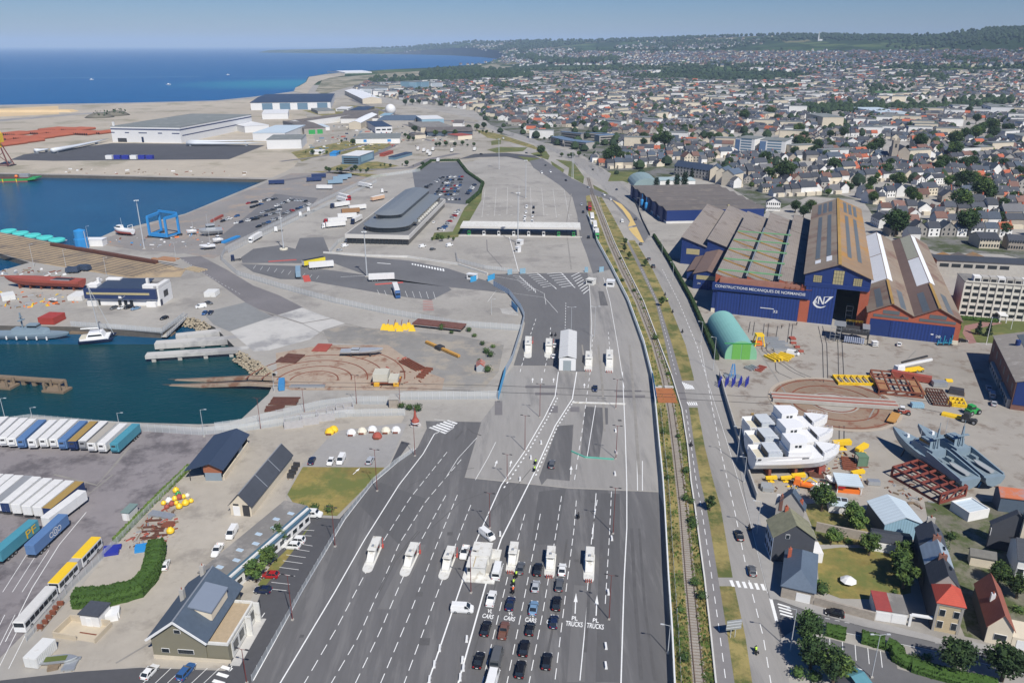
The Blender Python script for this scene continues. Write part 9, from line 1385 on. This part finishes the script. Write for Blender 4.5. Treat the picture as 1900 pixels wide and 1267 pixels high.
for k,(dd,X,Yv,z,an,x,y)in enumerate(spots[:NEAR]):
 h=HP[rg.choice((0,0,1,2,2,3,4))];w_=rg.choice(WC);r_=rg.choice(RC);l=min(LM,key=lambda q:(q[1]-x)**2+4*(q[2]-y)**2);rel='left of' if x<l[1]-35 else 'right of' if x>l[1]+35 else 'behind' if y<l[2]else 'in front of'
 o=dup(h,(X,Yv,z),an,f'{w_[1]} house, {r_[1]} roof, {rel} {l[0]}','town houses',tint={WWALL:w_[0],SLATE:r_[0]});o.name='town_house';sc_=rg.uniform(.88,1.1);o.scale=(sc_,sc_,sc_*rg.uniform(.9,1.15))
b=MB()
for k,(dd,X,Yv,z,an,x,y)in enumerate(spots[NEAR:]):
 far=max(1,min(1.6,dd/2200));w_,d_,ez,ri=rg.choice(((9,8,5,3.4),(8,9,5.4,3.6),(14,9,6,3.5),(10,8,3.4,3.4)));w_*=far*.95;d_*=far*.95;ax=rg.choice('xxy');big=rg.random()<.045;b.T=Matrix.Translation((X,Yv,z-.3))@Matrix.Rotation(an,4,'Z');wm=rg.choice(WC)[0]
 if big:b.use(rg.choice((WWALL,CWALL))).box(-16,-6,0,16,6,11);b.use(FACR).box(-16.3,-6.3,11,16.3,6.3,11.5);continue
 b.use(wm).walls(-w_/2,-d_/2,w_/2,d_/2,ez,ri,ax);b.use(rg.choice(RC)[0]).gable(-w_/2,-d_/2,w_/2,d_/2,ez+.05,ri,.3,.3,ax);b.use(rg.choice((CONCW,GWALL,BRICKD))).box(w_*.3,-.4,ez,w_*.3+.7,.4,ez+ri+.9)
 if dd<1500:b.use(GLASS);[b.box(-w_/2+w_*u,-d_/2-.08,zz,-w_/2+w_*u+1.1,-d_/2,zz+1.4)for u in(.15,.65)for zz in(1.2,)]
b.T=None;o=b.build('distant_houses',fix=False);o['kind']='stuff'
b=MB()
for k in range(3800):
 x=rg.uniform(640,1900);y=rg.triangular(64,124,112);p=PT(x,y)
 if p is None or p.y<3000 or p.y>12000 or not in_land(p.x,p.y):continue
 if math.sin(p.x*.004+2)+math.sin(p.y*.0021)<.25 and y<97:continue
 for q in range(rg.randrange(1,4)):X=p.x+rg.gauss(0,40);Yv=p.y+rg.gauss(0,50);b.T=Matrix.Translation((X,Yv,hgt(X,Yv)-1))@Matrix.Rotation(rg.random()*3,4,'Z');b.use(rg.choice((WWALL,CWALL,WWALL,GWALL))).walls(-8,-6,8,6,7,5);b.use(rg.choice((SLATE,SLATEB,TILEB))).gable(-8,-6,8,6,7.05,5,.4,.4)
b.T=None;o=b.build('distant_houses',fix=False);o['kind']='stuff'
tl=0
for k in range(330):
 x=rg.uniform(1000,1900);y=rg.uniform(225,440)if k<270 else rg.uniform(200,300)
 if not inside(TOWN,x,y)or any(inside(e,x,y)for e in EXC[:10]):continue
 l=min(LM,key=lambda q:(q[1]-x)**2+4*(q[2]-y)**2);o=dup(TREEP[rg.choice((0,1,1,2,2))],P(x,y),rg.random()*6,f'garden tree in town near {l[0]}','trees among town houses',scale=rg.uniform(.8,1.4)if rg.random()<.7 else rg.uniform(1.5,2.1));o.name='garden_tree';tl+=1
for x,y,s in[(1787,352,2.0),(1650,318,1.5),(1700,322,1.2),(1740,322,1.5),(1765,318,1.6),(1800,316,1.7),(1830,318,1.5),(1860,318,1.5),(1470,325,1.3),(1440,326,1.2),(1425,330,1.2),(1790,262,2.0),(1810,258,2.2),(1840,260,2.0),(1820,250,2.0),(1870,250,1.8),(1880,384,1.4),(1860,392,1.2),(1270,244,1.2),(1105,236,1.4),(1080,238,1.4),(1065,240,1.3),(1150,305-12,1.1),(1165,300,1.0),(1180,296,1.1),(1330,262,1.2),(898,240,1.2),(885,243,1.0),(870,245,1.2),(845,253,.9),(825,254,.9),(808,254,.9),(690,190,1.6),(700,189,1.5),(745,180,1.8),(752,196,1.5),(765,195,1.5),(778,194,1.2),(655,270,.8),(770,247,1.2),(1490,405,1.1),(1503,396,1.0),(1410,405,.8),(1475,395,1.1)]:o=dup(TREEP[1 if s>1 else 0],P(x,y),rg.random()*6,'large dark tree standing out in or before the town','large trees in the town',scale=s);o.name='town_tree'
b=MB();WL=[mat('far_wood_dark',(.018,.036,.016),.9,.4,.05),mat('far_wood_mid',(.030,.054,.020),.9,.4,.05)]
def crown(X,Yv,r):b.use(rg.choice(WL));b.lathe([(r*.3,0),(r*rg.uniform(.8,1.1),r*.5),(r*.7,r*1.1),(r*.15,r*1.5)],(X,Yv,hgt(X,Yv)-.5),6,False)
for A,n in(([(1490,206),(1600,200),(1700,203),(1880,188)],420),([(780,141),(880,134),(985,146)],420),([(690,153),(780,148),(860,146)],200),([(905,160),(960,168),(1010,164)],120),([(1180,150),(1350,146),(1480,152)],160),([(1640,150),(1720,142),(1760,150)],160),([(1750,112),(1850,118)],120),([(960,108),(1050,118),(1150,112)],240)):
 for i in range(n):k=rg.randrange(len(A)-1);u=rg.random();x=A[k][0]+(A[k+1][0]-A[k][0])*u;y=A[k][1]+(A[k+1][1]-A[k][1])*u+rg.gauss(0,3 if A[0][1]>130 else 2.2);p=PT(x,y);p and crown(p.x+rg.gauss(0,6),p.y,rg.uniform(4,8)*max(1,p.y/2000))
for i in range(8000):
 p=Vector((rg.uniform(-300,2600),rg.uniform(700,4200)));x,y=proj((p.x,p.y,hgt(p.x,p.y)))
 if inside(TOWN,x,y)and-20<x<1930:crown(p.x,p.y,rg.uniform(2.5,6.5)*(1+p.y/6000))
for i in range(6500):
 x=rg.uniform(640,1920);y0=lerp_tab(T_SKY,x);y=y0+abs(rg.gauss(0,11))+.3;p=PT(x,y)
 if p is None or p.y<2600 or not in_land(p.x,p.y):continue
 if math.sin(p.x*.0052+1)+math.sin(p.y*.0033)+rg.gauss(0,.4)<.1 and y>y0+3:continue
 crown(p.x,p.y,rg.uniform(7,14)*min(1.3,max(1,p.y/6000)))
o=b.build('far_woodland',fix=False);o['kind']='stuff'
for q in HP:PROTO_H=HP
for x0,x1,y,n in((632,770,263,16),(600,690,319,10),(700,785,309,7),(805,880,272,8),(560,640,286,7),(720,760,256,5),(880,915,247,6),(1040,1085,292,6),(1000,1060,262,8),(800,850,446,5)):
 for k in range(n):o=dup(TREEP[rg.choice((0,1,2,5))],P(x0+(x1-x0)*(k+rg.random())/n,y+rg.uniform(-2,2)),rg.random()*6,'small tree in port estate verge','verge trees of the port estate',scale=rg.uniform(.35,.7));o.name='verge_tree'
for a,b_,c,h,wl,rf,l in(((487,222),(535,221),(540,213),9,FACW,FACW,'white flat box building behind blade factory'),((590,212),(622,211),(624,205),5,GWALL,FACR,'low grey store right of the striped hangar'),((705,222),(722,222),(724,217),6,FACW,LBCL,'small white store beside the radome'),((770,258),(790,257),(791,253),5,CWALL,ASBY,'small cream store left of the ribbed store'),((590,243),(612,242),(616,236),5,FACW,PALEM,'white lean-to store by the warehouse with green doors'),((575,287),(597,287),(598,283),3,WWALL,FACW,'tiny white site cabin left of glass office'),((612,290),(624,290),(626,285),3,SKYB,SKYB,'small blue site cabin beside glass office'),((733,297),(765,288),(766,284),3,HG,NAVYR,'row of dark blue containers by the port road'),((712,291),(730,285),(732,282),3,OXID,OXID,'short red container row near the glass office'),((432,243),(456,241),(460,232),6,FACW,FACW,'white plant block against blade factory side'),((840,235),(858,235),(860,229),5,WWALL,ASBY,'pale shed behind the sandy wall store')):block('store_shed',l,a,b_,c,0,h,wl,rf,cat='store')
def scatter(name,pts,n,ms,s0,s1):
 b=MB();xs_=[q[0]for q in pts];ys_=[q[1]for q in pts]
 while n:
  x=rg.uniform(min(xs_),max(xs_));y=rg.uniform(min(ys_),max(ys_))
  if not inside(pts,x,y):continue
  n-=1;s=rg.uniform(s0,s1);b.use(rg.choice(ms));b.T=Matrix.Translation(P(x,y))@Matrix.Rotation(rg.random()*6,4,'Z');b.box(-s*rg.uniform(.5,2),-s*.35,0,s*rg.uniform(.5,2),s*.35,s*rg.uniform(.3,.9),s*.1,s*.1)
 o=b.build(name,fix=False);o['kind']='stuff'
scatter('scrap_heap_pieces',[(225,1008),(250,985),(275,960),(300,945),(330,950),(325,985),(300,1012),(250,1020)],150,[RUSTM,RUSTD,CHROME,TIMB,OXID],.15,.6);scatter('yard_scrap_pieces',[(1415,895),(1500,880),(1560,840),(1600,850),(1600,900),(1540,920),(1430,915)],120,[RUSTM,RUSTD,CHROME,YELLOW,TIMB,DARKM],.15,.7);scatter('yard_scrap_pieces',[(1640,900),(1690,880),(1760,930),(1740,950),(1660,930)],60,[RUSTM,RUSTD,CHROME,TIMB],.2,.7);scatter('yard_scrap_pieces',[(740,660),(790,680),(785,712),(700,720),(690,700)],50,[RUSTM,RUSTD,OXID],.2,.8);scatter('quay_clutter_pieces',[(0,540),(150,548),(150,565),(0,575)],60,[RUSTM,YELLOW,CHROME,TIMB,ORANGE],.3,1.1);scatter('quay_clutter_pieces',[(0,500),(60,495),(160,512),(150,520),(0,512)],45,[WHITE,CHROME,RUSTM,TIMB],.4,1.4);scatter('boatyard_clutter_pieces',[(180,445),(260,440),(340,420),(420,405),(400,450),(300,465)],60,[WHITE,CHROME,RUSTM,ORANGE,SKYB],.3,1.1);scatter('estate_clutter_pieces',[(560,280),(620,235),(700,205),(860,225),(870,262),(700,280)],200,[WHITE,CHROME,NAVY,OXID,HG,CREAM],.6,2.2);scatter('estate_clutter_pieces',[(120,312),(480,318),(500,328),(120,322)],40,[WHITE,TIMB,RUSTM],.5,1.6)
for x,y,l in((423,140,'white motor launch trailing a wake on the sea'),(313,158,'tiny white sailing boat on the open sea'),(170,149,'faint white boat far out at sea')):p=P(x,y,-5);t=thing('sea_boat',l,'boat',p);part(t,'hull',HULLW,lambda b:hull(b,16,5,2.4,1,.8,-.3));pb(t,'wheelhouse',HULLW,-3,-1.6,1.8,2,1.6,5,.4,.3)
wk=MB().use(mat('wake_foam',(.25,.42,.52),.6,.3,.05))
for a,c,w_ in(((-20,144),(392,140),14),((428,140),(640,141),10)):strip(wk,resample(G([a,c]),60),w_,-4.9)
struct(wk.build('wake',fix=False));
#tidy up: prototypes out, labels made single
for D_ in(CARP,CARS_,TRP,RID):
 for o in D_.values():drop(o)
if BIKE:drop(BIKE)
PROTO=[*TREEP,*BUSH,*HP]
for o in PROTO:drop(o)
ORD=['first','second','third','fourth','fifth','sixth','seventh','eighth','ninth','tenth','11th','12th']
grp={}
for o in THINGS:grp.setdefault(o['label'],[]).append(o)
for lab,os_ in grp.items():
 if len(os_)<2:continue
 it=sorted([(proj(o.location),o)for o in os_],key=lambda q:-q[0][1])
 nb=max(1,round(math.sqrt(len(it)/2.2)))if len(it)>8 else 1;per=math.ceil(len(it)/nb)
 for b_ in range(nb):
  row=sorted(it[b_*per:(b_+1)*per],key=lambda q:q[0][0])
  for i,(_,o)in enumerate(row):
   n=ORD[i]if i<12 else f'{i+1}th'
   o['label']=f'{lab}, {n} from left'+(f', row {b_+1}' if nb>1 else '')
   if not o.get('group'):o['group']=lab
hb=MB().use(hv);hb.box(-40500,-400,-8.5,20500,45500,420);hz_=hb.build('haze');hz_['kind']='stuff';hz_.display_type='WIRE'
